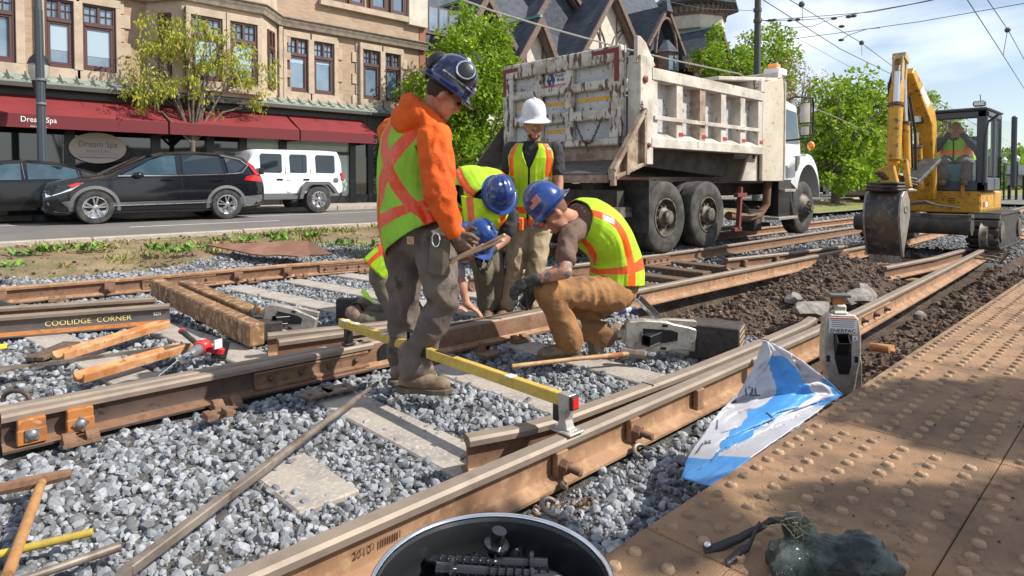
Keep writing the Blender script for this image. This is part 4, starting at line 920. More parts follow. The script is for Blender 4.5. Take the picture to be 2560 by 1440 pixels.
# rear corner post
b = MB().b2((XB0-.02,YN-.01,1.45),(XB0+.30,YN+.20,2.95)); b.build('corner_post', M_tw, tk, bevel=.01)
b = MB().prism([(0,0),(.44,0),(.20,.3),(.08,.36),(0,.36)], (XB0-.05,YN+.02,2.84), (1,0,0), (0,0,1), (0,.06,0)); b.build('corner_gusset', M_tw, tk, bevel=.006)
b = MB().b2((XB0-.04,YR_-.2,1.4),(XB0+.3,YR_,3.0)); b.build('corner_post', M_twr, tk, bevel=.01)
for (x, z, r) in ((XB0+.09,2.62,.05),(XB0+.18,1.72,.035)): MB().lathe([(r,0),(r,.02),(r*.6,.03),(0,.03)], (x,YN-.01,z), (0,-1,0), 14).build('marker_lamp', M_strr, tk)
# tailgate
tg = MB(); TX = XB0-.06; zt_, zb_2 = 3.10, 1.72; y0, y1 = YN+.22, YR_-.02
tg.b2((TX,y0,zb_2),(TX+.03,y1,zt_)); tgo = tg.build('tailgate', M_bluew, tk)
cols = [y0, y0+.20, y0+.88, y0+1.02, y0+1.52, y0+1.66, y1-.22, y1]
rows = [zb_2, zb_2+.10, zb_2+.37, zb_2+.52, zb_2+.80, zb_2+.93, zt_-.23, zt_]
def slope(a, c, nm='tailgate_bar'): MB().b2(a, c).build(nm, M_twr, tgo, bevel=.018)
for (a, c) in ((0,1),(2,3),(4,5),(6,7)): slope((TX-.10,cols[a],rows[1]),(TX,cols[c],rows[6]))
for (a, c) in ((0,1),(2,3),(4,5),(6,7)): slope((TX-.105,y0,rows[a]),(TX,y1,rows[c]))
for (r_, cl) in ((4, 1),(4, 3),(4, 5),(2, 3)):
    zc = (rows[r_]+rows[r_+1])/2 if r_ % 2 == 1 else 0
for (zi, ys_) in ((3, [(1,2),(3,4),(5,6)]), (1, [(3,4)])):
    zc = (rows[zi]+rows[zi+1])/2+.02
    for a, c in ys_: MB().b2((TX-.006,cols[a]+.03,zc-.025),(TX-.001,cols[c]-.04,zc+.03)).build('reflective_stripe', M_stry, tgo)
MB().b2((TX-.112,y0+.02,zt_-.10),(TX-.106,y0+.48,zt_-.04)).build('reflective_stripe', M_strr, tgo); MB().b2((TX-.112,y0+.02,zt_-.50),(TX-.106,y0+.10,zt_-.10)).build('reflective_stripe', M_strr, tgo)
MB().b2((TX-.112,y1-.36,zt_-.12),(TX-.106,y1-.02,zt_-.06)).build('reflective_stripe', M_strr, tgo); MB().b2((TX-.112,y1-.08,zt_-.50),(TX-.106,y1-.02,zt_-.12)).build('reflective_stripe', M_strr, tgo)
# maker's sign
M_navy = mat('sign navy', (.02,.03,.12), .4); M_orr = mat('sign orange red', (.6,.1,.02), .4); M_wsign = mat('sign white', (.66,.67,.68), .35)
zc = (rows[5]+rows[6])/2; ya = cols[4]-.02; yb_ = cols[3]+.04
MB().b2((TX-.010,yb_,zc-.11),(TX-.003,ya,zc+.11)).build('maker_sign', M_wsign, tgo); 
MB().b2((TX-.013,yb_,zc-.11),(TX-.011,ya-.0,zc-.06)).build('sign_band', M_orr, tgo)
hx = [(.085*cos(t), .105*sin(t)) for t in np.linspace(0, 2*pi, 7)[:-1]]
MB().prism(hx, (TX-.014, ya-.12, zc+.01), (0,-1,0), (0,0,1), (-.003,0,0)).build('sign_hexagon', M_navy, tgo)
for (s_, y, z, sz, m) in (('R', ya-.10, zc+.045, .085, M_wsign), ('S', ya-.14, zc-.045, .085, M_wsign), ('Truck', yb_+.15, zc+.065, .075, M_navy), ('Body', yb_+.12, zc+.005, .075, M_navy), ('Eastern', yb_+.14, zc-.085, .05, M_wsign)):
    text(s_, 'sign_lettering', tgo, (TX-.018, y, z), (0,-1,0), (0,0,1), sz, m, .001)
# chain on tailgate
def chain(parent, pts, r=.012, name='chain', m=None, link=.055):
    b = MB(); pts = [V3(p) for p in pts]; L_ = [0]
    for a, c in zip(pts, pts[1:]): L_.append(L_[-1]+(c-a).length)
    n = int(L_[-1]/(link*.72)); 
    for i in range(n):
        s_ = L_[-1]*(i+.5)/n; k = max(j for j in range(len(L_)) if L_[j] <= s_); k = min(k, len(pts)-2); t = (s_-L_[k])/(L_[k+1]-L_[k]); p = pts[k].lerp(pts[k+1], t); d = (pts[k+1]-pts[k]).normalized()
        sd = d.orthogonal().normalized(); 
        if i % 2: sd = d.cross(sd)
        q = [p+d*link*.5*cos(u)+sd*link*.28*sin(u) for u in np.linspace(0, 2*pi, 9)]; b.tube(q, r*.6, 5, cap=False)
    return b.build(name, m or M_dark, parent, smooth=True)
chain(tk, [(TX-.12,y0+.30,2.12)]+[(TX-.13,y0+.30+.50*t,2.12-.36*sin(pi*t)) for t in np.linspace(.1,.9,8)]+[(TX-.12,y0+.82,2.12)])
chain(tk, [(XB0-.02,YN-.04,2.3),(XB0-.04,YN-.05,2.15),(XB0-.12,YN-.03,2.0)])
chain(tk, [AX(1256,270,TX), AX(1225,350,TX-.15), AX(1185,400,TX-.3)])
# spreader apron with wings
ap = MB().prism([(0,0),(0,.07),(.75,.30),(.75,.22)], (XB0-.68,YN+.04,1.26), (1,0,0), (0,0,1), (0,YR_-YN+.15,0)); apo = ap.build('spreader_apron', M_tray, tk, bevel=.006, fix=True)
MB().b2((XB0-.70,YN+.02,1.20),(XB0-.66,YR_+.2,1.30)).build('apron_lip', M_brn, apo)
MB().b2((XB0-.05,YN+.25,1.42),(XB0+.05,YR_-.05,1.76)).build('bed_rear_sill', M_brn, tk)
w1 = [(0.02,2.18),(.06,2.18),(.06,1.45),(-.68,1.24),(-.70,1.36)]
for (y, nm) in ((YN-.02, 'wing'), (YR_+.14, 'wing')): MB().prism(w1, (XB0,y,0), (1,0,0), (0,0,1), (0,.03,0)).build(nm, M_brn if y < 6 else M_tray, tk)
b = MB(); y = YN-.05
b.bar((XB0+.03,y,2.2),(XB0-.68,y,1.36),.06,.09,(0,1,0)); b.bar((XB0+.0,y,2.15),(XB0+.0,y,1.45),.06,.09,(0,1,0)); b.bar((XB0-.40,y,1.70),(XB0-.40,y,1.30),.06,.10,(0,1,0)); b.bar((XB0+.05,y,1.47),(XB0-.66,y,1.26),.05,.07,(0,1,0)); b.bar((XB0-.66,y,1.38),(XB0-.66,y,1.16),.06,.07,(0,1,0))
b.build('wing_frame', M_brn, tk, bevel=.006)
# belly and chassis
MB().prism([(.1,1.74),(3.4,1.74),(3.0,1.30),(.4,1.45)], (XB0,YN+.35,0), (1,0,0), (0,0,1), (0,YR_-YN-.7,0)).build('bed_underside', M_chas, tk)
MB().b2((XB0-.1,YN+.75,.95),(13.7,YN+.95,1.18)).build('frame_rail', M_chas, tk); MB().b2((XB0-.1,YR_-.95,.95),(13.7,YR_-.75,1.18)).build('frame_rail', M_chas, tk)
MB().b2((XB0-.12,YN+.3,.80),(XB0+.05,YR_-.3,1.10)).build('rear_crossmember', M_chas, tk)
MB().b2((XB0-.13,YN+.35,.86),(XB0-.125,YR_-.8,.92)).build('reflective_stripe', M_strr, tk)
MB().b2((XB0+1.5,YN+.5,.5),(XB0+2.4,YR_-.5,.95)).build('suspension', M_chas, tk)
for x in (7.85, 9.05, 12.82): MB().tube([(x,YN+.2,.72),(x,YR_-.2,.72)], .09, 10).build('axle', M_chas, tk)
MB().b2((XB0+.14,YN-.05,.50),(XB0+.16,YN+.75,1.24)).build('mud_flap', M_black, tk); MB().b2((XB0+.0,YR_-.75,.52),(XB0+.02,YR_-.05,1.22)).build('mud_flap', M_black, tk)
MB().b2((XB0-.06,YN+.8,.82),(XB0-.0,YN+1.0,1.02)).build('tail_lamp', M_strr, tk, bevel=.01)
def twheel(x, y, side, rear=True):
    o = V3((x, y, .17+.525)); ax = V3((0, side, 0)); r = .525
    prof = [(.29,-.27),(.46,-.275),(.51,-.26),(r,-.235)]
    for k in range(5):
        yy = -.235+k*.04; prof += [(r,yy+.008),(r-.012,yy+.012),(r-.012,yy+.022),(r,yy+.026)]
    prof += [(r,-.03),(.512,-.012),(.49,.0),(.42,.012),(.34,.008),(.30,-.004),(.29,-.02)]
    t = MB().lathe(prof, o, ax, 44).build('wheel', M_tyre, tk, smooth=True)
    if rear:
        rp = [(.29,-.03),(.285,.002),(.265,.004),(.262,-.05),(.25,-.12),(.20,-.13),(.15,-.12),(.145,-.03),(.10,.0),(.10,.06),(.07,.075),(0,.075)]
    else:
        rp = [(.29,-.03),(.285,.002),(.27,.004),(.265,-.01),(.24,.03),(.17,.075),(.15,.10),(.08,.10),(.075,.17),(0,.17)]
    rm = MB().lathe(rp, o, ax, 28).build('rim', M_dustm, t, smooth=True)
    b = MB()
    for k in range(10):
        th = 2*pi*k/10; rr = .165 if rear else .125; q = o+V3((cos(th), 0, sin(th)))*rr+ax*(-.10 if rear else .09); b.lathe([(.017,.06),(.017,0)], q, ax, 6); b.add([q+ax*.06+V3((.017*cos(u),0,.017*sin(u))) for u in np.linspace(0, 2*pi, 7)[:-1]], [tuple(range(6))])
    b.build('wheel_nuts', M_dustm, rm, kind='stuff')
    if rear:
        MB().lathe([(.29,-.62),(.46,-.62),(.52,-.59),(r,-.56),(r,-.38),(.52,-.34),(.46,-.32),(.29,-.32)], o, ax, 40).build('inner_tyre', M_tyre, t, smooth=True)
    text('AH32', 'tyre_lettering', t, o+ax*.0145+V3((.0,0,-.375)), (1,0,0) if side < 0 else (-1,0,0), (0,0,1), .07, M_dustm, .001) if x < 12 and side < 0 else None
for x in (7.85, 9.05): twheel(x, YN+.04, -1); twheel(x, YR_-.04, 1)
twheel(12.82, YN+.06, -1, False); twheel(12.82, YR_-.06, 1, False)
# hi-rail guide wheel at the rear
b = MB().lathe([(.13,-.09),(.17,-.07),(.135,-.05),(.13,.02),(.09,.03),(0,.03)], (XB0-.25,YN+.16,.30), (0,-1,0), 20); b.build('guide_wheel', M_dustm, tk, smooth=True)
b = MB().bar((XB0-.25,YN+.20,.30),(XB0-.28,YN+.24,.80),.10,.09,(0,1,0)); b.lathe([(.12,-.07),(.13,0),(.10,.02),(0,.02)], (XB0-.27,YN+.15,.66), (0,-1,0), 20); b.b2((XB0-.35,YN+.2,.72),(XB0+.1,YN+.4,.86)); b.build('guide_wheel_arm', M_dustm, tk, smooth=True)
MB().lathe([(.15,.0),(.11,.10),(0,.1)], (XB0-.1,YN+.5,.62), (0,0,1), 14).build('air_chamber', M_dustm, tk)
# red bracket, pipes, steps
b = MB().bar((10.15,YN+.06,1.12),(10.0,YN+.02,.42),.07,.06,(1,0,0)); b.b2((9.95,YN+.0,.95),(10.28,YN+.08,1.02)); b.b2((9.85,YN+.0,.38),(10.1,YN+.08,.44)); b.build('red_bracket', mat('dull red bracket', (.20,.045,.035), .7, c2=(.12,.04,.03), sc=9), tk, bevel=.004)
MB().tube([(10.2,YN+.3,.62),(11.0,YN+.3,.55),(11.35,YN+.28,.6),(11.5,YN+.22,.8),(11.5,YN+.2,1.25)], .075, 10).build('exhaust_pipe', M_rust, tk, smooth=True)
for k in range(3): MB().tube([(10.2,YN+.1+.05*k,.9),(10.6,YN+.12,.72-.04*k),(11.2,YN+.15,.68)], .012, 5).build('hose', M_black, tk)
MB().b2((9.3,YN+.5,.33),(12.3,YN+.62,.40)).build('hi_rail_bar', M_chas, tk); MB().b2((11.35,YN+.35,.28),(11.62,YN+.75,.75)).build('air_tank', M_chas, tk, bevel=.03)
b = MB().b2((11.5,YN-.02,.50),(12.35,YN+.25,.55)); b.b2((11.8,YN+.0,1.02),(12.3,YN+.22,1.07)); b.build('step', M_alu, tk, bevel=.004)
MB().b2((11.75,YN+.1,.56),(12.35,YN+.4,1.25)).build('battery_box', M_blk, tk)
for z in (.72,): MB().tube([(12.05,YN+.0,1.0),(12.07,YN-.02,.75),(12.16,YN-.02,.62)], .010, 5).build('hook', M_grey, tk)
MB().tube([(XB1+1.18,YN+.14,1.7),(XB1+1.18,YN+.14,2.95)], .075, 14).build('exhaust_stack', M_grey, tk, smooth=True); MB().tube([(XB1+1.18,YN+.14,2.95),(XB1+1.20,YN+.14,3.05),(XB1+1.28,YN+.14,3.14)], .06, 12).build('stack_tip', M_dark, tk)
# cab, bonnet and wing
M_cabw = mat('white cab paint', (.72,.73,.74), .3, coat=.6)
cb = [(0,1.2),(1.15,1.2),(1.15,1.85),(.92,2.75),(.1,2.85),(0,2.75)]
cabo = MB().prism(cb, (11.95,YN+.24,0), (1,0,0), (0,0,1), (0,YR_-YN-.48,0)).build('cab', M_cabw, tk, bevel=.03)
MB().prism([(.16,1.98),(1.04,1.98),(.88,2.60),(.2,2.65)], (11.95,YN+.232,0), (1,0,0), (0,0,1), (0,-.006,0)).build('cab_window', M_cglass2, cabo)
MB().prism([(0,1.1),(1.25,1.1),(1.25,1.45),(1.1,1.72),(0,1.95)], (13.1,YN+.45,0), (1,0,0), (0,0,1), (0,YR_-YN-.9,0)).build('bonnet', M_cabw, tk, bevel=.06)
fp = [(.72*cos(t)*1.05, .80*sin(t)) for t in np.linspace(.02, pi-.05, 16)]; fi = [(.55*cos(t)*1.05, .62*sin(t)) for t in np.linspace(pi-.05, .02, 16)]
b = MB(); n = 16
outer = [(13.0+.66*cos(t), .95+.82*sin(t)) for t in np.linspace(-.05, pi*.86, n)]; inner = [(12.95+.56*cos(t), .90+.66*sin(t)) for t in np.linspace(-.05, pi*.92, n)]
for (yA, yB_) in ((YR_-.02, YR_-.75), (YN+.02, YN+.75)):
    b = MB(); sg = 1 if yB_ > yA else -1
    for (p, q) in zip(zip(outer, inner), zip(outer[1:], inner[1:])):
        (a, i_), (a2, i2) = p, q
        o_ = len(b.v); b.v += [(a[0],yA+.05*sg,a[1]),(a2[0],yA+.05*sg,a2[1]),(a2[0],yB_,a2[1]),(a[0],yB_,a[1]),(i_[0],yA,i_[1]),(i2[0],yA,i2[1])]
        b.f += [(o_,o_+1,o_+2,o_+3),(o_,o_+4,o_+5,o_+1)]; b.m += [0, 0]
    if sg < 0: b.build('front_wing', M_cabw, tk, smooth=True, fix=True)
b.add([(inner[-1][0],YN+.02,inner[-1][1]),(outer[-1][0],YN+.07,outer[-1][1]),(12.1,YN+.2,1.25),(12.3,YN+.1,1.2)], [(0,1,2,3)])
b.build('front_wing', M_cabw, tk, smooth=True, fix=True)
MB().b2((12.45,YN+.06,1.42),(12.62,YN+.09,1.72)).build('wing_vent', M_clad, tk, bevel=.01)
MB().ell((12.95,YN-.02,1.93), (.07,.07,.09), n=12, k=8).build('indicator', M_amber, tk, smooth=True)
# mirror
b = MB().tube([(11.97,YN+.1,2.75),(12.1,YN-.05,2.83),(12.55,YN-.18,2.83),(12.62,YN-.18,2.75),(12.62,YN-.18,2.15),(12.5,YN-.18,2.05),(12.1,YN+.15,2.0)], .018, 6); b.build('mirror_arm', M_blk, tk, smooth=True)
mo = MB().b2((12.36,YN-.24,2.33),(12.40,YN-.02,2.74)).build('mirror', M_blk, tk, bevel=.015); MB().b2((12.350,YN-.225,2.35),(12.358,YN-.035,2.72)).build('mirror_glass', M_chrome, mo)
mo = MB().b2((12.38,YN-.22,2.10),(12.42,YN-.03,2.29)).build('mirror', M_blk, tk, bevel=.015); MB().b2((12.370,YN-.205,2.115),(12.378,YN-.045,2.275)).build('mirror_glass', M_chrome, mo)
# ================================================================== EXCAVATOR
M_ey = mat('excavator yellow', (.60,.32,.02), .5, c2=(.42,.23,.03), sc=5, c3=(.14,.09,.05), sc3=14, lo3=.575, hi3=.62, bump=.01)
M_eg = mat('slate blue cab frame', (.055,.075,.105), .4)
M_ebk = mat('bucket steel', (.045,.05,.06), .5, .4, c2=(.14,.105,.08), sc=3, c3=(.2,.17,.14), sc3=12, lo3=.56, hi3=.62, bump=.02)
M_ebs = mat('scoured bucket side', (.36,.33,.30), .45, .4, c2=(.22,.2,.18), sc=6)  # paler than the bucket back: sunlight painted into side plates, teeth share it
M_clear = mat('clear glass', (.5,.6,.62), .02, alpha=.07, spec=1.)
M_blueg = mat('lower cab glass', (.16,.30,.36), .05, alpha=.75, spec=1., coat=1.)
ex = thing('excavator', 'yellow mini excavator with a black bucket lowered on the earth heap, man in its cab', 'excavator')
XF = 12.3; yR = AX(2451,527,XF).y; yL = AX(2268,500,XF).y; zB0 = AX(2440,534,XF).z; zB1 = AX(2440,478,XF).z; yc_ = AX(2334,400,XF).y
D_ = 1.75
b = MB().prism([(yR+.02,0),(yR,.06),(yR,zB1-zB0-.04),(yR+.03,zB1-zB0),(yL,zB1-zB0),(yL,.0)], (XF,0,zB0), (0,1,0), (0,0,1), (D_,0,0)); eb = b.build('house', M_ey, ex, bevel=.02)
MB().b2((XF-.02,AX(2412,470,XF).y,zB1-.12),(XF-.004,AX(2402,470,XF).y,zB1+.1)).build('warning_block', M_ey, eb, bevel=.01)
for k in range(3): MB().b2((XF-.012,AX(2388,510,XF).y,zB0+.16+.035*k),(XF-.006,AX(2370,510,XF).y,zB0+.17+.035*k)).build('vent_slot', M_blk, eb)
MB().b2((XF+.2,yR-.006,zB0+.1),(XF+.35,yR-.001,zB0+.18)).build('reflective_stripe', M_red, eb); MB().b2((XF+.36,yR-.006,zB0+.1),(XF+.52,yR-.001,zB0+.18)).build('reflective_stripe', M_white, eb)
# cab frame
zC0 = zB1-.0; zC1 = AX(2440,276,XF).z; yCR = AX(2467,400,XF).y; yW = AX(2440,400,XF).y; Dc = 1.15
b = MB(); t = .09
b.b2((XF,yCR,zC0),(XF+t,yW,zC1)); b.b2((XF,yc_-.02,zC0),(XF+t,yc_+.05,zC1)); b.b2((XF,yCR,zC1-.12),(XF+t,yc_+.05,zC1)); b.b2((XF,yCR,zC0),(XF+t,yc_+.05,zC0+.16))
b.b2((XF+Dc,yCR,zC0),(XF+Dc+t,yCR+t,zC1)); b.b2((XF+Dc,yc_,zC0),(XF+Dc+t,yc_+.05,zC1)); b.b2((XF+t,yCR,zC1-.1),(XF+Dc,yCR+t*.8,zC1)); b.b2((XF+t,yCR,zC0),(XF+Dc,yCR+t*.8,zC0+.22)); b.b2((XF+.62,yCR,zC0),(XF+.70,yCR+.06,zC1)); b.b2((XF+t,yc_,zC0),(XF+Dc,yc_+.05,zC0+.35)); b.b2((XF+t,yc_,zC1-.1),(XF+Dc,yc_+.05,zC1))
b.b2((XF+Dc,yCR,zC0),(XF+Dc+t,yc_+.05,zC0+.6))
cf = b.build('cab_frame', M_eg, ex, bevel=.02)
MB().b2((XF-.04,yCR-.02,zC1),(XF+Dc+.1,yc_+.07,zC1+.045)).build('cab_roof', M_eg, cf, bevel=.02)
MB().b2((XF+.02,yCR+.12,zC0+.02),(XF+.035,yc_-.03,zC0+.14)).build('lower_trim', M_red, cf)
zm = AX(2390,410,XF).z
MB().b2((XF+.03,yW,zC0+.16),(XF+.045,yc_-.02,zm)).build('lower_window', M_blueg, cf, bevel=.006)
MB().b2((XF+.05,yW,zm+.01),(XF+.058,yc_-.02,zC1-.12)).build('front_window', M_clear, cf)
MB().b2((XF+t,yCR+.02,zC0+.24),(XF+.60,yCR+.03,zC1-.1)).build('side_window', M_clear, cf); MB().b2((XF+.72,yCR+.02,zC0+.24),(XF+Dc,yCR+.03,zC1-.1)).build('side_window', M_clear, cf); MB().b2((XF+Dc+.03,yCR+t,zC0+.6),(XF+Dc+.04,yc_,zC1-.1)).build('rear_window', M_clear, cf)
MB().b2((XF+1.25,yCR-.20,zC0+.05),(XF+1.30,yCR-.12,zC1-.02)).build('open_door_edge', M_eg, cf, bevel=.02)
b = MB().b2((XF+1.26,yCR-.12,zC0+.15),(XF+1.275,yCR-.0,zC1-.1)); b.build('door_glass', M_clear, cf)
b = MB().tube([(XF-.03,yCR+.04,zC0+.1),(XF-.04,yCR+.03,zC0+.8),(XF-.05,yCR-.02,zC0+1.1)], .012, 6); b.tube([(XF-.05,yCR-.02,zC0+1.1),(XF-.04,yCR-.14,zC0+1.2)], .02, 6); b.build('grab_handle', M_blk, cf)
b = MB().b2((XF-.02,AX(2464,258,XF).y,zC1+.06),(XF+.08,AX(2432,258,XF).y,zC1+.15)); b.build('work_light', M_clad, cf, bevel=.02); MB().b2((XF-.025,AX(2461,258,XF).y,zC1+.075),(XF-.018,AX(2436,258,XF).y,zC1+.135)).build('lamp_lens', M_head_l, cf)
MB().tube([(XF+.1,yCR+.1,zC1+.04),(XF+.1,yCR+.12,zC1+.26)], .006, 5).build('antenna', M_blk, cf)
MB().b2((XF+.75,yCR+.2,zC0+.02),(XF+1.15,yc_-.15,zC0+.32)).build('seat', M_black, ex, bevel=.04); MB().b2((XF+1.1,yCR+.22,zC0+.3),(XF+1.2,yc_-.17,zC0+.95)).build('seat_back', M_black, ex, bevel=.04)
for y in (yCR+.3, yc_-.25): MB().tube([(XF+.35,y,zC0+.02),(XF+.33,y,zC0+.45)], .015, 6).build('control_lever', M_blk, ex)
# undercarriage
MB().lathe([(.42,-.26),(.42,.0)], (XF+.9,(yR+yL)/2,zB0), (0,0,1), 24).build('slew_ring', M_chas, ex)
yT = [2.02, 3.55]
for y in yT:
    pr = [(.25*cos(t)+c0_, .25*sin(t)+.43) for c0_, t in [(13.85, t) for t in np.linspace(-pi/2, pi/2, 7)]+[(12.25, t) for t in np.linspace(pi/2, 1.5*pi, 7)]]
    to = MB().prism(pr, (0,y-.19,0), (1,0,0), (0,0,1), (0,.38,0)).build('track', M_black, ex, bevel=.01)
    L_ = [V3((p[0], 0, p[1])) for p in pr]; k = 0
    per = [(a, c) for a, c in zip(L_, L_[1:]+L_[:1])]; acc = 0; b0 = None
    tot = sum((c-a).length for a, c in per); n = 36
    for i in range(n):
        s_ = tot*i/n; q = 0
        for a, c in per:
            l = (c-a).length
            if q+l >= s_: 
                p = a.lerp(c, (s_-q)/l); d = (c-a).normalized(); break
            q += l
        nn2 = V3((d.z, 0, -d.x)); MB().box(p+nn2*.02+V3((0,y,0)), (.10,.42,.045), Matrix((d, V3((0,1,0)), nn2)).transposed()).build('track_pad', M_chas, to, bevel=.008)
    for x in (12.25, 13.85): MB().lathe([(.16,0),(.16,.03),(.08,.04),(0,.04)], (x,y-.19,.43), (0,-1,0), 18).build('sprocket', M_dustm, to)
MB().b2((12.2,2.25,.36),(13.8,3.35,.60)).build('undercarriage_frame', M_chas, ex)
b = MB().tube([(11.75,2.1,.52),(11.75,3.75,.52)], .14, 14); b.build('blade_tube', M_chas, ex, smooth=True)
MB().b2((11.7,2.1,.62),(11.85,3.6,.70)).build('blade_beam', M_dustm, ex)
for y in (1.93, 3.5): MB().lathe([(.17,-.06),(.21,-.05),(.18,-.02),(.17,.04),(.07,.05),(.05,.10),(0,.10)], (12.0,y+.05,.36), (0,-1,0), 20).build('guide_wheel', M_dustm, ex, smooth=True)
b = MB()
for k in range(3): b.tube([(11.72,2.25+.1*k,.80),(11.66,2.7,.86+.02*k),(11.7,3.3,.8)], .012, 5)
b.build('hydraulic_hose', M_clad, ex)
# boom and arm
def A_(px, py, X): return AX(px, py, X)
B0 = A_(2318,495,12.1); Bk = A_(2314,300,11.7); Bt = A_(2262,178,11.0)
def slab(pts, w, m, name, par=None, hw=None):
    b = MB(); n = len(pts); vs = []
    for (p, h) in pts: vs += [(p, h)]
    P_1 = []; P_2 = []
    for i, (p, h) in enumerate(pts):
        d = (pts[min(i+1,n-1)][0]-pts[max(i-1,0)][0]).normalized(); s_ = V3((0,1,0)); u = d.cross(s_).normalized(); P_1.append(p+u*h); P_2.append(p-u*h)
    v = []
    for a, c in zip(P_1, P_2): v += [a+V3((0,w/2,0)), a-V3((0,w/2,0)), c-V3((0,w/2,0)), c+V3((0,w/2,0))]
    f = [(i*4+j, (i+1)*4+j, (i+1)*4+(j+1) % 4, i*4+(j+1) % 4) for i in range(n-1) for j in range(4)]+[(3,2,1,0), tuple(4*(n-1)+j for j in range(4))]
    b.add(v, f); return b.build(name, m, par or ex, bevel=.012, fix=True)
bm_ = slab([(B0,.10),(B0.lerp(Bk,.5),.125),(B0.lerp(Bk,.93),.15),(Bk.lerp(Bt,.07),.155),(Bk.lerp(Bt,.5),.12),(Bt,.07)], .24, M_ey, 'boom')
At = A_(2247,142,10.75); Ab = A_(2232,452,10.45)
b = MB()
for s_ in (-.055, .055):
    yy = V3((0,s_,0)); b.bar(At+yy+V3((0,0,.0)), At.lerp(Ab,.28)+yy, .03, .12, (1,0,0)); b.bar(At+yy+V3((.18,0,-.04)), At.lerp(Ab,.26)+yy+V3((.16,0,0)), .03, .07, (1,0,0))
b.bar(At+V3((0,0,.02)), At+V3((.2,0,-.05)), .18, .10, (0,0,1)); b.build('arm_link', mat('pale scuffed yellow', (.50,.38,.2), .5, c2=(.3,.22,.12), sc=8), ex, bevel=.006)
slab([(At.lerp(Ab,.2),.06),(At.lerp(Ab,.35),.15),(At.lerp(Ab,.7),.11),(Ab,.06)], .15, M_ey, 'arm')
# cylinders
def cyl(a, c, r, split=.55, name='hydraulic_cylinder', m=None):
    a = V3(a); c = V3(c); q = MB().tube([a, a.lerp(c, split)], r, 14).build(name, m or M_ey, ex, smooth=True); MB().tube([a.lerp(c, split), c], r*.5, 10).build('cylinder_rod', M_chrome, q, smooth=True); MB().tube([a.lerp(c, split-.015), a.lerp(c, split+.02)], r*1.2, 14).build('cylinder_gland', M_dark, q)
cyl(A_(2236,400,10.25), A_(2243,180,10.5), .085, .62); cyl(A_(2296,470,11.8), A_(2290,330,11.45), .075, .75); cyl(A_(2268,420,10.6), A_(2262,200,10.8), .05, .5)
b = MB(); b.tube([A_(2232,180,10.7), A_(2222,215,10.6), A_(2224,260,10.6), A_(2232,300,10.6)], .02, 6); b.tube([A_(2262,230,10.8), A_(2276,300,11.0), A_(2280,400,11.2), A_(2284,470,11.4)], .02, 6); b.tube([A_(2274,240,10.8), A_(2288,330,11.0), A_(2290,450,11.2)], .02, 6); b.build('hydraulic_hose', M_black, ex, smooth=True)
p = A_(2290,298,11.5); MB().box(p, (.08,.20,.14)).build('work_light', M_blk, ex, bevel=.01); MB().box(p-V3((.045,0,0)), (.01,.16,.10)).build('lamp_lens', M_head_l, ex)
# label on boom
q = Bk.lerp(Bt,.45); MB().bar(q+(Bk-q)*.35+V3((0,-.124,0)), q+(Bt-q)*.35+V3((0,-.124,0)), .006, .12, (0,0,1)).build('boom_label', M_white, ex)
# bucket linkage and bucket
b = MB().bar(A_(2215,418,10.3), A_(2228,470,10.25), .22, .10, (1,0,0)); b.bar(A_(2262,400,10.5), A_(2272,470,10.35), .08, .08, (1,0,0)); b.build('bucket_bracket', M_ey, ex, bevel=.01)
b = MB().bar(A_(2330,400,11.6), A_(2270,460,10.7), .28, .07, (0,0,1)); b.build('linkage_guard', M_black, ex, bevel=.02)
for k in range(3): 
    b = MB().bar(A_(2190+8*k,432+6*k,10.2), A_(2290,450+7*k,10.6), .10, .05, (0,0,1)); b.build('linkage_plate', M_dark, ex, bevel=.015)
xb = 9.95; zb1 = AX(2163,478,xb).z; zb0 = AX(2200,640,xb+.15).z; ya = AX(2163,560,xb).y; yb = AX(2248,560,xb+.05).y
pr = [(.16,1),(.05,.93),(-.01,.78),(-.03,.6),(.0,.42),(.07,.22),(.14,.04),(.17,0),(.19,.0),(.20,.1)]; h = zb1-zb0
back = MB().prism([(a, c*h) for a, c in pr]+[(.14,.25*h),(.08,.45*h),(.05,.62*h),(.08,.8*h),(.18,.93*h)], (xb,yb,zb0), (1,0,0), (0,0,1), (0,ya-yb,0)); bk = back.build('bucket', M_ebk, ex, smooth=True, fix=True)
sp_ = [(a, c*h) for a, c in pr]+[(.38,.45*h),(.46,.62*h),(.44,.85*h),(.3,1*h)]
for y in (yb-.03, ya): MB().prism(sp_, (xb,y,zb0), (1,0,0), (0,0,1), (0,.03,0)).build('bucket_side', M_ebs, bk, bevel=.004, fix=True)
MB().lathe([(.055,.008),(.055,0),(.04,0),(.04,.008)], (xb+.22,yb-.03,zb0+h*.72), (0,-1,0), 18).build('bucket_emblem', mat('emblem green', (.10,.28,.12), .6), bk)
text('6', 'bucket_lettering', bk, (xb+.22,yb-.036,zb0+h*.72), (1,0,0), (0,0,1), .09, M_white, .002)
for k in range(3): MB().b2((xb-.01,yb+.0,zb0+h*(1.0+.05*k)),(xb+.35,ya,zb0+h*(1.04+.05*k))).build('wear_mat', M_black if k != 1 else M_dark, bk, bevel=.015)
for k in range(5): y = yb+(ya-yb)*(k+.5)/5; MB().prism([(0,0),(.06,.16),(.0,.18)], (xb+.155,y-.035,zb0-.10), (1,0,0), (0,0,1), (0,.07,0)).build('tooth', M_ebs, bk)
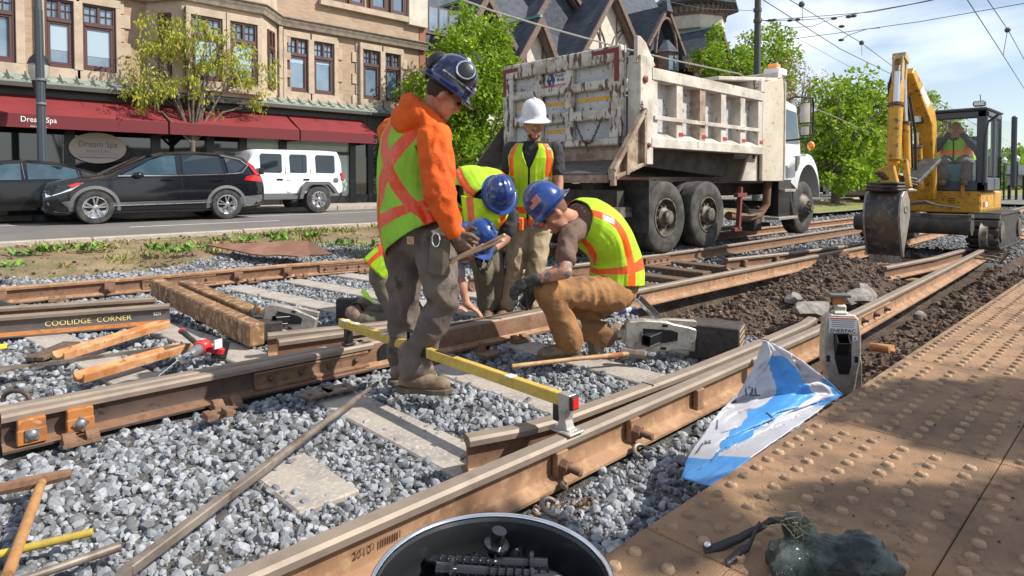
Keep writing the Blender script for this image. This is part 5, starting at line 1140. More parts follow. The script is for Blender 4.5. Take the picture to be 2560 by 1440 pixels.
# ================================================================== PEOPLE
def skinmat(name, c): 
    m = mat(name, c, .55, c2=(c[0]*.75, c[1]*.62, c[2]*.58), sc=14, bump=.01); m.node_tree.nodes['Principled BSDF'].inputs['Subsurface Weight'].default_value = .08; return m
M_skin = skinmat('sunburnt skin', (.50,.25,.17)); M_skin2 = skinmat('tanned skin', (.42,.22,.14))
M_tat = mat('tattooed skin', (.48,.235,.165), .55, c2=(.10,.10,.11), sc=16, lo=.5, hi=.56)
M_hairb = mat('dark brown hair', (.045,.026,.018), .8, bump=.06, bsc=120); M_hairr = mat('cropped auburn hair', (.16,.07,.035), .8, bump=.05, bsc=150)
def cloth(name, c, c2, sc=5, rough=.85, **k): return mat(name, c, rough, c2=c2, sc=sc, bump=.15, bsc=15, bd=7, **k)
M_hood = cloth('orange hooded jacket cloth', (.74,.115,.006), (.62,.085,.005)); M_brnp = cloth('dark brown work trousers', (.105,.082,.07), (.16,.13,.11), c3=(.06,.048,.04), sc3=9)
M_duck = cloth('tan duck trousers', (.33,.165,.06), (.23,.11,.045), c3=(.10,.06,.035), sc3=6, lo3=.55, hi3=.68); M_khaki = cloth('dusty khaki trousers', (.42,.33,.21), (.31,.24,.15), c3=(.16,.11,.07), sc3=5, lo3=.58, hi3=.7)
M_tee = cloth('brown t-shirt', (.16,.10,.075), (.12,.075,.055)); M_blks = cloth('black t-shirt', (.018,.02,.024), (.03,.032,.038)); M_olive = cloth('olive trousers', (.17,.145,.10), (.12,.10,.07)); M_greyt = cloth('grey trousers', (.16,.16,.165), (.12,.12,.125))
M_boot = mat('scuffed work boot leather', (.15,.10,.065), .75, c2=(.24,.18,.13), sc=9, c3=(.07,.05,.035), sc3=14, bump=.03); M_sole = mat('boot sole', (.11,.085,.06), .85)
M_glove = mat('brown leather glove', (.17,.10,.07), .7, c2=(.10,.065,.045), sc=12, bump=.03); M_glvb = mat('black work glove', (.02,.02,.022), .65, c2=(.06,.06,.06), sc=15)
M_hb = mat('blue hard hat', (.010,.050,.24), .25, coat=.7, c2=(.008,.035,.17), sc=5); M_hbd = mat('deep blue hard hat', (.005,.008,.045), .15, coat=1.); M_hw = mat('white hard hat', (.70,.72,.78), .3, coat=.5, c2=(.55,.56,.62), sc=8)
M_lens = mat('dark lens', (.01,.01,.01), .05, spec=1.); M_lensc = mat('yellowish lens', (.45,.33,.12), .05, alpha=.55, spec=1.)
def vestmat(name, lime, orange, bands, verts, X=None, circ=1.05, sil=None):
    m = mat(name, lime, .75, c2=tuple(x*.8 for x in lime), sc=6, bump=.10, bsc=11, bd=6); t = m.node_tree; N = t.nodes; K = t.links.new; b = N['Principled BSDF']; base = b.inputs['Base Color'].links[0].from_socket
    uv = N.new('ShaderNodeUVMap'); uv.uv_map = 'UVMap'; s = N.new('ShaderNodeSeparateXYZ'); K(uv.outputs[0], s.inputs[0]); U, Vv = s.outputs[0], s.outputs[1]
    def M(op, a, c=None, d=None):
        n = N.new('ShaderNodeMath'); n.operation = op
        for i, q in enumerate((a, c, d)):
            if q is None: continue
            if isinstance(q, (int, float)): n.inputs[i].default_value = q
            else: K(q, n.inputs[i])
        return n.outputs[0]
    def near(x, c, w): return M('LESS_THAN', M('ABSOLUTE', M('SUBTRACT', x, c)), w)
    mask = None
    def OR(a, c): return c if a is None else M('MAXIMUM', a, c)
    for (v, w) in bands: mask = OR(mask, near(Vv, v, w))
    for (u, w, v0) in verts: mask = OR(mask, M('MULTIPLY', near(U, u, w/circ), M('GREATER_THAN', Vv, v0)))
    if X:
        vc, k, w = X
        for sg in (-1, 1):
            e = M('SUBTRACT', M('MULTIPLY', M('SUBTRACT', U, .5), circ*sg), M('MULTIPLY', M('SUBTRACT', Vv, vc), k))
            q = M('MULTIPLY', near(e, 0, w), near(U, .5, .26)); mask = OR(mask, q)
    n = N.new('ShaderNodeTexNoise'); n.inputs['Scale'].default_value = 22; r = N.new('ShaderNodeValToRGB'); r.color_ramp.elements[0].color = (*orange, 1); r.color_ramp.elements[1].color = (*[min(1, x*1.25) for x in orange], 1); r.color_ramp.elements[0].position = .45; r.color_ramp.elements[1].position = .7; K(n.outputs[0], r.inputs[0])
    mx = N.new('ShaderNodeMixRGB'); K(mask, mx.inputs[0]); K(base, mx.inputs[1]); K(r.outputs[0], mx.inputs[2]); cur = mx.outputs[0]
    if sil:
        mk = None
        for (v, w) in sil: mk = OR(mk, near(Vv, v, w))
        m2 = N.new('ShaderNodeMixRGB'); K(M('MULTIPLY', mk, mask) , m2.inputs[0]); K(cur, m2.inputs[1]); m2.inputs[2].default_value = (.42,.42,.42,1); cur = m2.outputs[0]
    K(cur, b.inputs['Base Color']); K(M('SUBTRACT', .8, M('MULTIPLY', mask, .5)), b.inputs['Roughness']); return m
LIME = (.42,.72,.03); ORG = (.72,.11,.02)
MV_back = vestmat('lime vest with orange cross on the back', (.30,.60,.04), (.70,.065,.01), [(.115,.034)], [(.1,.032,.1),(.9,.032,.1)], (.40,.42,.036))
MV_front = vestmat('lime vest with orange braces', (.44,.70,.015), (.74,.09,.008), [(.11,.03),(.02,.022)], [(.13,.030,.33),(.87,.030,.33),(.35,.03,.1),(.65,.03,.1)], None, sil=[(.40,.012)])
MV_side = vestmat('yellow lime vest with orange side stripes', (.42,.70,.02), (.74,.09,.008), [(.12,.034)], [(.36,.032,.0),(.64,.032,.0),(.12,.03,.2),(.88,.03,.2)], None)
MV_op = vestmat('green vest with orange bands', (.34,.80,.05), (.85,.26,.03), [(.12,.05)], [(.12,.03,.1),(.88,.03,.1)], None)  # extra brightness in the vest colour offsets the shade under the cab roof
def fuse(name, mb, vox, m, parent, it=4, wr=0., wf=(14,14,5), seed=0, fac=.5, kind=None):
    me = bpy.data.meshes.new(name); me.from_pydata(mb.v, [], mb.f); o = bpy.data.objects.new(name, me); COL.objects.link(o)
    r = o.modifiers.new('r', 'REMESH'); r.mode = 'VOXEL'; r.voxel_size = vox; s = o.modifiers.new('s', 'SMOOTH'); s.factor = fac; s.iterations = it
    bpy.context.view_layer.update(); me2 = bpy.data.meshes.new_from_object(o.evaluated_get(bpy.context.evaluated_depsgraph_get())); bpy.data.objects.remove(o); bpy.data.meshes.remove(me)
    me2.materials.clear(); me2.materials.append(m); me2.name = name
    if wr:
        n = len(me2.vertices); co = np.empty(n*3, np.float32); me2.vertices.foreach_get('co', co); nr = np.empty(n*3, np.float32); me2.vertices.foreach_get('normal', nr); co = co.reshape(-1, 3); nr = nr.reshape(-1, 3)
        d = np.array([1-abs(noise.noise(V3((c[0]*wf[0]+seed, c[1]*wf[1], c[2]*wf[2]+.35*wf[0]*c[0]))))*2.6 for c in co.tolist()]); d = np.clip(d, -.6, 1); co += nr*(d*wr)[:, None]; me2.vertices.foreach_set('co', co.ravel())
    me2.polygons.foreach_set('use_smooth', [True]*len(me2.polygons)); me2.update(); o = bpy.data.objects.new(name, me2); COL.objects.link(o); o.parent = parent
    if kind: o['kind'] = kind
    return o
TP = [(0,.172,.125),(.15,.168,.125),(.35,.160,.118),(.6,.178,.128),(.78,.19,.128),(.9,.165,.105),(.97,.11,.085),(1.0,.075,.07)]
class Torso:
    def __init__(s, J, sc=1.0, w=1.0):
        s.a, s.c = J['pelvis'], J['neck']; s.m = J.get('mid', (s.a+s.c)/2); s.hr = (J['hipR']-J['hipL']).normalized(); s.sr = (J['shR']-J['shL']).normalized(); s.w = w
        s.L = (s.m-s.a).length+(s.c-s.m).length
    def fr(s, t):
        c = s.m*2-(s.a+s.c)/2; p = s.a*(1-t)**2+c*2*t*(1-t)+s.c*t*t; up_ = ((c-s.a)*(1-t)+(s.c-c)*t).normalized(); r = s.hr.lerp(s.sr, max(0, min(1, t))); r = (r-up_*r.dot(up_)).normalized(); return p, r, up_.cross(r), up_
    def pr(s, t):
        t = max(0, min(1, t))
        for a, b in zip(TP, TP[1:]):
            if a[0] <= t <= b[0]: k = (t-a[0])/(b[0]-a[0]); return (a[1]+(b[1]-a[1])*k)*s.w, (a[2]+(b[2]-a[2])*k)*s.w
    def pt(s, t, th, inf=0.):
        p, r, f, u = s.fr(t); hw, hd = s.pr(t); sg = lambda x: (1 if x >= 0 else -1)*abs(x)**.85
        return p+f*(hd+inf)*sg(cos(th))+r*(hw+inf)*sg(sin(th))
    def solid(s, mb, t0, t1, inf, n=24, k=16):
        vs = [s.pt(t0+(t1-t0)*i/k, 2*pi*j/n, inf) for i in range(k+1) for j in range(n)]
        mb.add(vs, [(i*n+j, i*n+(j+1) % n, (i+1)*n+(j+1) % n, (i+1)*n+j) for i in range(k) for j in range(n)]+[tuple(reversed(range(n))), tuple(k*n+j for j in range(n))])
def vest(J, T, m, parent, t0=-.04, t1=.96, inf=.03, flare=.02, vneck=.62, arm=.56, seed=0, flap=True, vw=.46):
    n, k = 150, 96; mb = MB(); mb.uv = []; keep = []
    for i in range(k+1):
        t = t0+(t1-t0)*i/k
        g_ = math.asin(min(.95, max(.025, vw*(t-vneck)/(1-vneck)))) if flap else 0
        for j in range(n+1):
            th = g_+(2*pi-2*g_)*j/n; w = noise.noise(V3((cos(th)*2.2+seed, sin(th)*2.2, t*2.2)))*.012+noise.noise(V3((cos(th)*7+seed, sin(th)*7, t*2.0)))*.010
            p = T.pt(t, th, inf+flare*max(0, .5-t)*1.6+w*(1.2-t)); 
            if t < 0: p = p+T.fr(0)[3]*(t*T.L)
            mb.v.append(tuple(p)); mb.uv.append((th/(2*pi), (t-t0)*T.L))
    def ok(i, j):
        t = t0+(t1-t0)*(i+.5)/k; th = 2*pi*(j+.5)/n; sn = abs(sin(th)); cs = cos(th)
        if t > arm and sn > .99-.24*min(1, (t-arm)/.2)+.34*max(0, (t-.84)/.12): return False
        return True
    for i in range(k):
        for j in range(n):
            if ok(i, j): mb.f.append((i*(n+1)+j, i*(n+1)+j+1, (i+1)*(n+1)+j+1, (i+1)*(n+1)+j)); mb.m.append(0)
    o = mb.build('vest', m, parent, smooth=2); so = o.modifiers.new('solid', 'SOLIDIFY'); so.thickness = .006; so.offset = 0; return o
def frame(fwd, upv):
    f = V3(fwd).normalized(); u = V3(upv); u = (u-f*u.dot(f)).normalized(); r = f.cross(u); return Matrix((r, f, u)).transposed()
def head(mb, c, R, sc=1.):
    P = lambda x, y, z: c+R @ V3((x, y, z))*sc
    mb.ell(P(0,0,.02), (.076*sc,.096*sc,.105*sc), R, 18, 14); mb.ell(P(0,.03,-.055), (.058*sc,.066*sc,.062*sc), R, 16, 12); mb.capsule(P(0,.092,.015), P(0,.118,-.022), .011*sc, .016*sc, 8)
    mb.ell(P(0,.088,-.055), (.026*sc,.016*sc,.012*sc), R, 10, 8); mb.ell(P(0,.085,-.088), (.028*sc,.02*sc,.02*sc), R, 10, 8); mb.ell(P(0,.085,.035), (.055*sc,.018*sc,.012*sc), R, 12, 8)
    for s in (-1, 1): mb.ell(P(s*.078,-.005,-.005), (.010*sc,.020*sc,.034*sc), R, 10, 8); mb.ell(P(s*.045,.06,-.02), (.026*sc,.03*sc,.028*sc), R, 10, 8)
def hand(mb, w, d, pn, ts, curl=.7, L=.185, spread=.09):
    """palm and five bent fingers; d = direction of the fingers, pn = palm normal, ts = side of the thumb"""
    d = V3(d).normalized(); pn = V3(pn); pn = (pn-d*pn.dot(d)).normalized(); sd = d.cross(pn)*ts; k = L/.185
    R = Matrix((sd, d, pn)).transposed(); mb.ell(w+d*.05*k, (.044*k,.056*k,.019*k), R, 14, 10); mb.capsule(w-d*.02, w+d*.03*k, .028*k, .032*k)
    for i, (o, l, r) in enumerate(((.033,.072,.0105),(.011,.080,.0108),(-.011,.075,.0104),(-.032,.058,.0095))):
        p = w+d*(.092*k-abs(i-1)*.004)+sd*o*k; a = curl*.6; dd = (d+sd*spread*(1.5-i)*.6).normalized(); segs = (.45, .32, .23); cur = p; ang = a
        for q, s_ in enumerate(segs):
            e = cur+(dd*cos(ang)+pn*sin(ang))*l*k*s_; mb.capsule(cur, e, r*k*(1-.08*q), r*k*(.95-.08*q), 8); cur = e; ang += curl
    p = w+d*.025*k+sd*.036*k; a = (d*.6+sd*.8+pn*.25*curl).normalized(); e = p+a*.042*k; mb.capsule(p, e, .0145*k, .0125*k, 8); mb.capsule(e, e+(d*.85+sd*.25+pn*.5*curl).normalized()*.034*k, .0125*k, .010*k, 8)
def boot(parent, ank, toe, m=M_boot, up_=V3((0,0,1)), L=.30, toeup=0.):
    d = V3(toe).normalized(); u = V3(up_); u = (u-d*u.dot(d)).normalized(); s = d.cross(u); R = Matrix((s, d, u)).transposed(); mb = MB(); h = ank-u*.085
    mb.ell(h+d*(-.02)+u*.03, (.042,.055,.045), R, 14, 10); mb.capsule(h-d*.02+u*.03, h+d*.12+u*.02, .045, .044, 12); mb.ell(h+d*.155+u*.012, (.050,.068,.042), R, 14, 10); mb.capsule(ank-u*.03-d*.01, ank+u*.10-d*.015, .052, .060, 14)
    b = fuse('boot', mb, .009, m, parent, 3, .002, (30,30,30))
    o = [(-.040,-.07),(-.044,-.02),(-.036,.05),(-.052,.13),(-.045,.20),(-.018,.232),(.018,.232),(.045,.20),(.052,.13),(.036,.05),(.044,-.02),(.040,-.07),(.018,-.085),(-.018,-.085)]
    MB().prism(o, h-u*.038, s, d, u*.032).build('sole', M_sole, b, bevel=.006); lc = MB()
    for k in range(5): q = ank+d*(.052-.006*k)+u*(-.01+.022*k-.012); lc.tube([q-s*.03, q+d*.012, q+s*.03], .004, 5)
    lc.build('boot_lace', M_sole, b); return b
def hardhat(parent, c, R, m, full=True, sc=1., extras=()):
    P = lambda x, y, z: c+R @ V3((x*sc, y*sc, z*sc)); u = R @ V3((0,0,1)); 
    b = MB(); n = 40; prof = [(1.42,-.012),(1.40,-.018),(1.1,-.002),(1.0,.004),(1.0,.03),(.97,.07),(.86,.115),(.66,.145),(.36,.163),(0,.168)]; vs = []
    for r, h in prof:
        for j in range(n):
            th = 2*pi*j/n; rx, ry = .112, .135
            k = r if r <= 1 else 1+(r-1)*(1 if full else max(.08, sin(th)))*(1.0 if sin(th) < 0 else 1.25)*.72
            x, y = rx*k*cos(th), ry*k*sin(th); z = h-(.02*max(0, r-1)*2 if r > 1 else 0); vs.append(P(x, y, z))
    b.add(vs, [(i*n+j, i*n+(j+1) % n, (i+1)*n+(j+1) % n, (i+1)*n+j) for i in range(len(prof)-1) for j in range(n)])
    o = b.build('hard_hat', m, parent, smooth=2); so = o.modifiers.new('s', 'SOLIDIFY'); so.thickness = .003; so.offset = -1
    rb = MB(); rb.tube([P(0, .128*cos(t), .012+.158*sin(t)) for t in np.linspace(.35, pi-.35, 14)], .012*sc, 6)
    rb.build('crown_ridge', m, o, smooth=True)
    sb = MB(); sb.tube([P(.088*cos(t), .105*sin(t)-.004, -.03) for t in np.linspace(pi*.95, 2*pi+.15, 14)], .012*sc, 6); sb.build('ratchet_band', M_blk, o, smooth=True)
    kb = MB(); kb.lathe([(.022,0),(.022,.02),(.015,.026),(0,.026)], P(0,-.112,-.03), R @ V3((0,-1,-.1)), 14); kb.build('ratchet_knob', M_blk, o)
    return o
def muff(parent, c, ax, r=.042, name='ear_muff', ring=None):
    o = MB().lathe([(r*.8,-.028),(r,-.02),(r,.008),(r*.86,.022),(r*.5,.030),(0,.031)], c, ax, 22).build(name, M_blk, parent, smooth=True)
    if ring: MB().lathe([(r*.8,.024),(r*.86,.0245),(r*.80,.0275),(r*.72,.027)], c, ax, 22).build('muff_ring', ring, o)
    return o
def person(label, J, top, trou, vm, sleeve='long', hat=M_hb, full=True, hair=M_hairb, skin=M_skin, glove=None, beard=None, glasses=None, w=1.0, tw=1.0, legs=True, toes=None, hoodie=False, bare=None, wr=.006, hatc=None, inf=.03, vkw={}, sc=1.0, curl=.7, hands=True):
    base = V3(((J['anL'].x+J['anR'].x)/2, (J['anL'].y+J['anR'].y)/2, min(J['anL'].z, J['anR'].z)-.1)); p = thing('person', label, 'person', loc=base)
    def off(o): return o
    root = p
    R = frame(J['hf'], J['hu']); T = Torso(J, w=w)
    mb = MB(); head(mb, J['head'], R, sc); mb.capsule(J['neck']-(J['head']-J['neck'])*.3, J['head']+R @ V3((0,-.02,-.03)), .062, .056, 14); T.solid(mb, .02, .97, -.02)
    for s in 'LR':
        mb.capsule(J['sh'+s], J['el'+s], .05*sc, .043*sc); mb.capsule(J['el'+s], J['wr'+s], .044*sc, .028*sc); mb.capsule(T.fr(.86)[0], J['sh'+s], .06, .05)
        if legs: mb.capsule(J['pelvis'].lerp(J['hip'+s],.6), J['kn'+s], .075, .052); mb.capsule(J['kn'+s], J['an'+s], .052, .036)
        if not glove and hands: hand(mb, J['wr'+s], J.get('hd'+s, J['wr'+s]-J['el'+s]), J.get('pn'+s, J['hf']), 1 if s == 'R' else -1, curl)
    bd_ = fuse('body', mb, .0115, skin, root, 3)
    # eyes
    e = MB()
    for s in (-1, 1): e.ell(J['head']+R @ V3((s*.032,.083,.012)), (.012,.008,.007), R, 8, 6)
    e.build('eyes', M_blk, bd_)
    if hair:
        h = MB(); h.ell(J['head']+R @ V3((0,-.016,.032)), (.083,.096,.10), R, 16, 12); fuse('hair', h, .01, hair, root, 2, .002, (60,60,60))
    if beard:
        h = MB(); h.ell(J['head']+R @ V3((0,.045,-.082)), (.055,.060,.045), R, 14, 10); h.ell(J['head']+R @ V3((0,.1,-.038)), (.03,.012,.01), R, 10, 6); fuse('beard', h, .007, beard, root, 2, .002, (70,70,70))
    # top
    mb = MB(); T.solid(mb, -.02, .985, .008*tw)
    for s in 'LR':
        a = .092 if hoodie else .064; mb.capsule(T.fr(.85)[0].lerp(J['sh'+s], .5), J['sh'+s], .075, a); 
        if sleeve == 'long': mb.capsule(J['sh'+s], J['el'+s], a, a*.9); mb.capsule(J['el'+s], J['wr'+s], a*.9, .046)
        else: mb.capsule(J['sh'+s], J['sh'+s].lerp(J['el'+s], .62), a, a*1.02)
    if hoodie:
        q, r, f, u_ = T.fr(.97)
        for k in range(14):
            a = 2*pi*k/14; b_ = 2*pi*(k+1)/14; g = lambda x: q+r*.105*sin(x)+f*(.09*cos(x)-.015)+u_*(.045+.035*(-cos(x))); mb.capsule(g(a), g(b_), .045+.012*(cos(a) < 0), .045+.012*(cos(b_) < 0), 10)
        mb.ell(q-f*.13+u_*.0, (.10,.055,.07), Matrix((r, f, u_)).transposed(), 14, 10)
    fuse('jacket' if hoodie else 'shirt', mb, .0125, top, root, 4, wr, seed=len(p.name), wf=(16,16,10))
    if legs:
        mb = MB(); mb.ell(J['pelvis']-V3((0,0,.02)), (.17*w,.135*w,.13), Matrix((T.fr(0)[1], T.fr(0)[2], T.fr(0)[3])).transposed(), 18, 12)
        for s in 'LR':
            k_ = J['kn'+s]; a_ = J['an'+s]; mb.capsule(J['hip'+s], J['hip'+s].lerp(k_, .5), .108*w, .095*w, 16); mb.capsule(J['hip'+s].lerp(k_, .5), k_, .095*w, .082*w, 16); mb.capsule(k_, k_.lerp(a_, .5), .080*w, .074*w, 16); mb.capsule(k_.lerp(a_, .5), a_.lerp(k_, .06), .074*w, .078*w, 16)
            mb.capsule(a_.lerp(k_, .12), a_.lerp(k_, .03), .08*w, .075*w, 14)
        fuse('trousers', mb, .0135, trou, root, 4, wr*1.35, seed=7, wf=(11,11,9))
        for s in 'LR': boot(root, J['an'+s], J['toe'+s], up_=J.get('fu'+s, V3((0,0,1))))
    if vm: vest(J, T, vm, root, inf=inf, **vkw)
    if glove:
        for s in 'LR':
            mb = MB(); hand(mb, J['wr'+s], J.get('hd'+s, J['wr'+s]-J['el'+s]), J.get('pn'+s, J['hf']), 1 if s == 'R' else -1, curl, .20); d = (J['el'+s]-J['wr'+s]).normalized(); mb.capsule(J['wr'+s]-d*.01, J['wr'+s]+d*.05, .036, .042); fuse('glove', mb, .0062, glove, root, 2, .0015, (40,40,40))
    if hat:
        hh = hardhat(root, J['head']+R @ V3((0,-.008,.068)), R, hat, full); J['hat'] = hh
    if glasses:
        g = MB()
        for s in (-1, 1):
            q = J['head']+R @ V3((s*.033,.098,.012)); g.ell(q, (.027,.006,.017), R, 12, 6); g.bar(J['head']+R @ V3((s*.062,.088,.018)), J['head']+R @ V3((s*.082,-.01,.012)), .004, .008, R @ V3((0,0,1)))
        g.build('safety_glasses', glasses, root, smooth=True)
    return p, root, R, T
D = lambda x, y, d: AD(x, y, d)
RT = V3(rt); FW = V3((cos(YAW), sin(YAW), 0)); UP = V3((0,0,1))
# --- man in the orange hoodie
J = dict(pelvis=D(1048,578,3.5), mid=D(1030,440,3.55), neck=D(1062,300,3.48), head=D(1108,238,3.44), hf=RT*.85-UP*.62+FW*.25, hu=UP*.85+RT*.5,
 shR=D(1088,348,3.32), shL=D(985,330,3.66), elR=D(1098,478,3.24), elL=D(1010,470,3.80), wrR=D(1136,580,3.24), wrL=D(1150,590,3.72),
 hipR=D(1082,596,3.42), hipL=D(1010,596,3.56), knR=D(1108,752,3.38), knL=D(1008,765,3.60), anR=D(1028,925,3.46), anL=D(1004,905,3.66),
 toeR=RT*.95-FW*.1, toeL=RT*.7+FW*.6, hdR=-UP*.8+RT*.4, hdL=-UP*.4+RT*.8-FW*.4, pnR=RT*.3-FW*.1+FW*.8, pnL=-FW)
pA, rA, R_, T_ = person('standing man in orange hooded jacket and lime vest with an orange cross, seen from behind', J, M_hood, M_brnp, MV_back, 'long', M_hbd, hoodie=True, glove=M_glove, glasses=M_lens, w=1.02, wr=.011, inf=.038, curl=.95, vkw=dict(vneck=.5, arm=.66))
ht = J['hat']
for x, y, z, ring__ in ((.088,.015,.165,M_chrome),(-.04,-.135,.13,M_orr)):
    c = J['head']+R_ @ V3((x, y, z)); ax = R_ @ (V3((1,-.1,.35)) if x > 0 else V3((-.5,-1,.3))); muff(ht, c, ax, .064, ring=ring__); MB().tube([c-ax.normalized()*.06, c-ax.normalized()*.02], [.054,.060], 20).build('muff_cushion', M_black, ht, smooth=True)
MB().tube([J['head']+R_ @ V3((.105*cos(t), -.045, .10+.12*sin(t))) for t in np.linspace(.6, pi-.6, 10)], .007, 6).build('headband', M_blk, ht)
g = MB()
for s in (-1, 1): g.ell(J['head']+R_ @ V3((s*.05,.118,.105)), (.045,.014,.030), R_, 12, 8)
g.tube([J['head']+R_ @ V3((.118*cos(t), .14*sin(t)-.005, .10)) for t in np.linspace(-.6, pi+.6, 16)], .006, 5); g.build('goggles', mat('scratched clear goggles', (.5,.5,.52), .15, alpha=.6, spec=1., c2=(.1,.1,.1), sc=30), ht, smooth=True)
# pocket patch and tool pouch
q = D(1026,601,3.30); MB().box(q, (.035,.004,.04), frame(FW, UP)).build('trouser_patch', mat('pale tan patch', (.55,.38,.2), .7), rA)
text('C', 'patch_lettering', rA, q-FW*.004, RT, UP, .034, M_orange, .0015)
b = MB().box(D(1098,640,3.26), (.12,.05,.22), frame(FW+RT*.5, UP+RT*.1)); b.build('tool_pouch', mat('pouch leather', (.17,.135,.10), .8, c2=(.10,.08,.06), sc=6, bump=.03), rA, bevel=.02)
b = MB(); b.tube([D(1090,600,3.22)+RT*.02*cos(t)+UP*.035*sin(t) for t in np.linspace(0, 2*pi, 12)], .004, 5); b.build('steel_clip', M_chrome, rA)
for (a, c, la) in ((D(1086,668,3.30), D(1208,612,3.20), 'split pale wood stick held low in the man\'s gloved hand'), (D(1120,660,3.26), D(1262,586,3.12), 'longer pale wood stick held across the gloved hand'), (D(1150,645,3.25), D(1258,600,3.10), 'thin pale wood stick between the other two in the gloved hand')):
    MB().bar(a, c, .022, .012, UP).build('wood_stick', M_woodp, bevel=.002, label=la, cat='wood stick', group='wood sticks in the gloved hand')
# --- man in the white hard hat
J = dict(pelvis=D(1328,545,5.72), neck=D(1334,352,5.68), head=D(1334,312,5.60), hf=-FW*.96-UP*.22+RT*.10, hu=UP,
 shR=D(1278,372,5.72), shL=D(1390,372,5.62), elR=D(1266,455,5.72), elL=D(1396,460,5.58), wrR=D(1278,528,5.5), wrL=D(1392,548,5.45),
 hipR=D(1300,556,5.74), hipL=D(1352,556,5.70), knR=D(1285,662,5.62), knL=D(1340,664,5.60), anR=D(1268,762,5.70), anL=D(1322,768,5.66), toeR=-FW+RT*-.35, toeL=-FW+RT*.1, pnR=RT, pnL=-RT)
pB, rB, R_, T_ = person('bearded man in a white hard hat and lime vest standing before the truck tailgate', J, M_blks, M_khaki, MV_front, 'short', M_hw, hair=M_hairb, skin=M_skin2, beard=M_hairb, glasses=M_lensc, w=1.06, inf=.03, wr=.008, sc=1.08, vkw=dict(seed=3, vneck=.62, arm=.68, vw=.40))
c = J['head']+R_ @ V3((0,.055,.175)); MB().box(J['head']+R_ @ V3((0,.075,.196)), (.028,.07,.012), R_ @ Matrix.Rotation(radians(-32), 3, 'X')).build('blue_sticker', M_hb, J['hat'], bevel=.003)
text('T', 'vest_emblem', rB, T_.pt(.24, -.55, .045)+T_.fr(.3)[2]*.014, RT, UP, .06, M_blk, .003)
MB().box(D(1302,569,5.45)+UP*.03, (.05,.04,.12), frame(-FW, UP)).build('orange_pouch', mat('orange pouch', (.85,.15,.02), .6), rB, bevel=.012)
# --- man bending forward
J = dict(pelvis=D(1172,540,5.82), mid=D(1185,470,5.62), neck=D(1232,505,5.30), head=D(1246,492,5.16), hf=-UP*.85-FW*.35+RT*.25, hu=-FW*.75+UP*.45+RT*.2,
 shR=D(1180,522,5.30), shL=D(1280,540,5.22), elR=D(1188,598,5.22), elL=D(1262,600,5.14), wrR=D(1198,640,5.02), wrL=D(1222,632,5.0),
 hipR=D(1180,580,5.80), hipL=D(1222,580,5.78), knR=D(1206,672,5.52), knL=D(1238,672,5.60), anR=D(1218,766,5.66), anL=D(1246,764,5.74), toeR=-FW+RT*.1, toeL=-FW+RT*.3, hdR=-UP-FW*.3, hdL=-UP-FW*.3, pnR=RT, pnL=-RT)
pC, rC, R_, T_ = person('man bending forward in a stickered blue hard hat and yellow lime vest, head down', J, M_blks, M_olive, MV_side, 'short', M_hb, hair=M_hairb, skin=M_skin2, glove=M_glvb, w=1.08, inf=.05, vkw=dict(seed=5, vneck=.93, arm=.72, t0=.05))
mb = MB(); mb.uv = []; nn_ = 26
for i in range(nn_+1):
    for j in range(nn_+1):
        u = i/nn_; v = j/nn_; xl = 1152+10*v; xr_ = 1288-8*v*v; x = xl+(xr_-xl)*u; top = 488+26*u; bot = 575+28*sin(pi*u)**.8-22*u; y = top+(bot-top)*v
        d = 5.22-.17*sin(pi*u)*sin(pi*(.15+.8*v))+.02*sin(u*13+v*3)+.015*noise.noise(V3((u*6, v*4, 1))); mb.v.append(tuple(D(x, y, d))); mb.uv.append((u, v*.3))
for i in range(nn_):
    for j in range(nn_): mb.f.append((i*(nn_+1)+j, i*(nn_+1)+j+1, (i+1)*(nn_+1)+j+1, (i+1)*(nn_+1)+j)); mb.m.append(0)
o = mb.build('vest_front', vestmat('hanging yellow vest front', (.58,.78,.01), (.74,.09,.008), [], [(.16,.07,-1),(.78,.06,-1)], None), rC, smooth=2); so = o.modifiers.new('s', 'SOLIDIFY'); so.thickness = .006
muff(J['hat'], J['head']+R_ @ V3((-.105,.0,.02)), R_ @ V3((-1,0,0)), .045); muff(J['hat'], J['head']+R_ @ V3((.105,.0,.02)), R_ @ V3((1,0,0)), .045)
def sticker(hat, Rr, hd, x, y, m, w=.03, h=.03, body=None, rot=0):
    z = .168*math.sqrt(max(0, 1-(x/.112)**2-(y/.135)**2)) if (x/.112)**2+(y/.135)**2 < 1 else .05; nrm = V3((x/.0125, y/.0182, z/.028)).normalized(); c = hd+Rr @ (V3((x, y-.008, z+.058))+nrm*.004); n = Rr @ nrm; a = n.orthogonal().normalized(); bq = n.cross(a); a2 = a*cos(rot)+bq*sin(rot); b2_ = n.cross(a2)
    pts = body or [(-w/2,-h/2),(w/2,-h/2),(w/2,h/2),(-w/2,h/2)]
    return MB().prism(pts, c, a2, b2_, n*.0015).build('sticker', m, hat)
ring_ = [(.014*cos(t), .014*sin(t)) for t in np.linspace(0, 2*pi, 12)]
for (x, y, m, w_, h_, r_) in ((.0,.02,M_wsign,.022,.11,.3),(.045,.03,M_sign,.03,.055,.2),(-.045,.085,M_blk,.04,.04,.5),(.03,.105,M_wsign,.035,.02,1.),(.085,.05,M_wsign,.03,.025,.2)): sticker(J['hat'], R_, J['head'], x, y, m, w_, h_, rot=r_)
for k in range(5): sticker(J['hat'], R_, J['head'], .05+.018*cos(k*1.26), -.045+.018*sin(k*1.26), M_wsign, body=[(.009*cos(t), .009*sin(t)) for t in np.linspace(0, 2*pi, 10)])
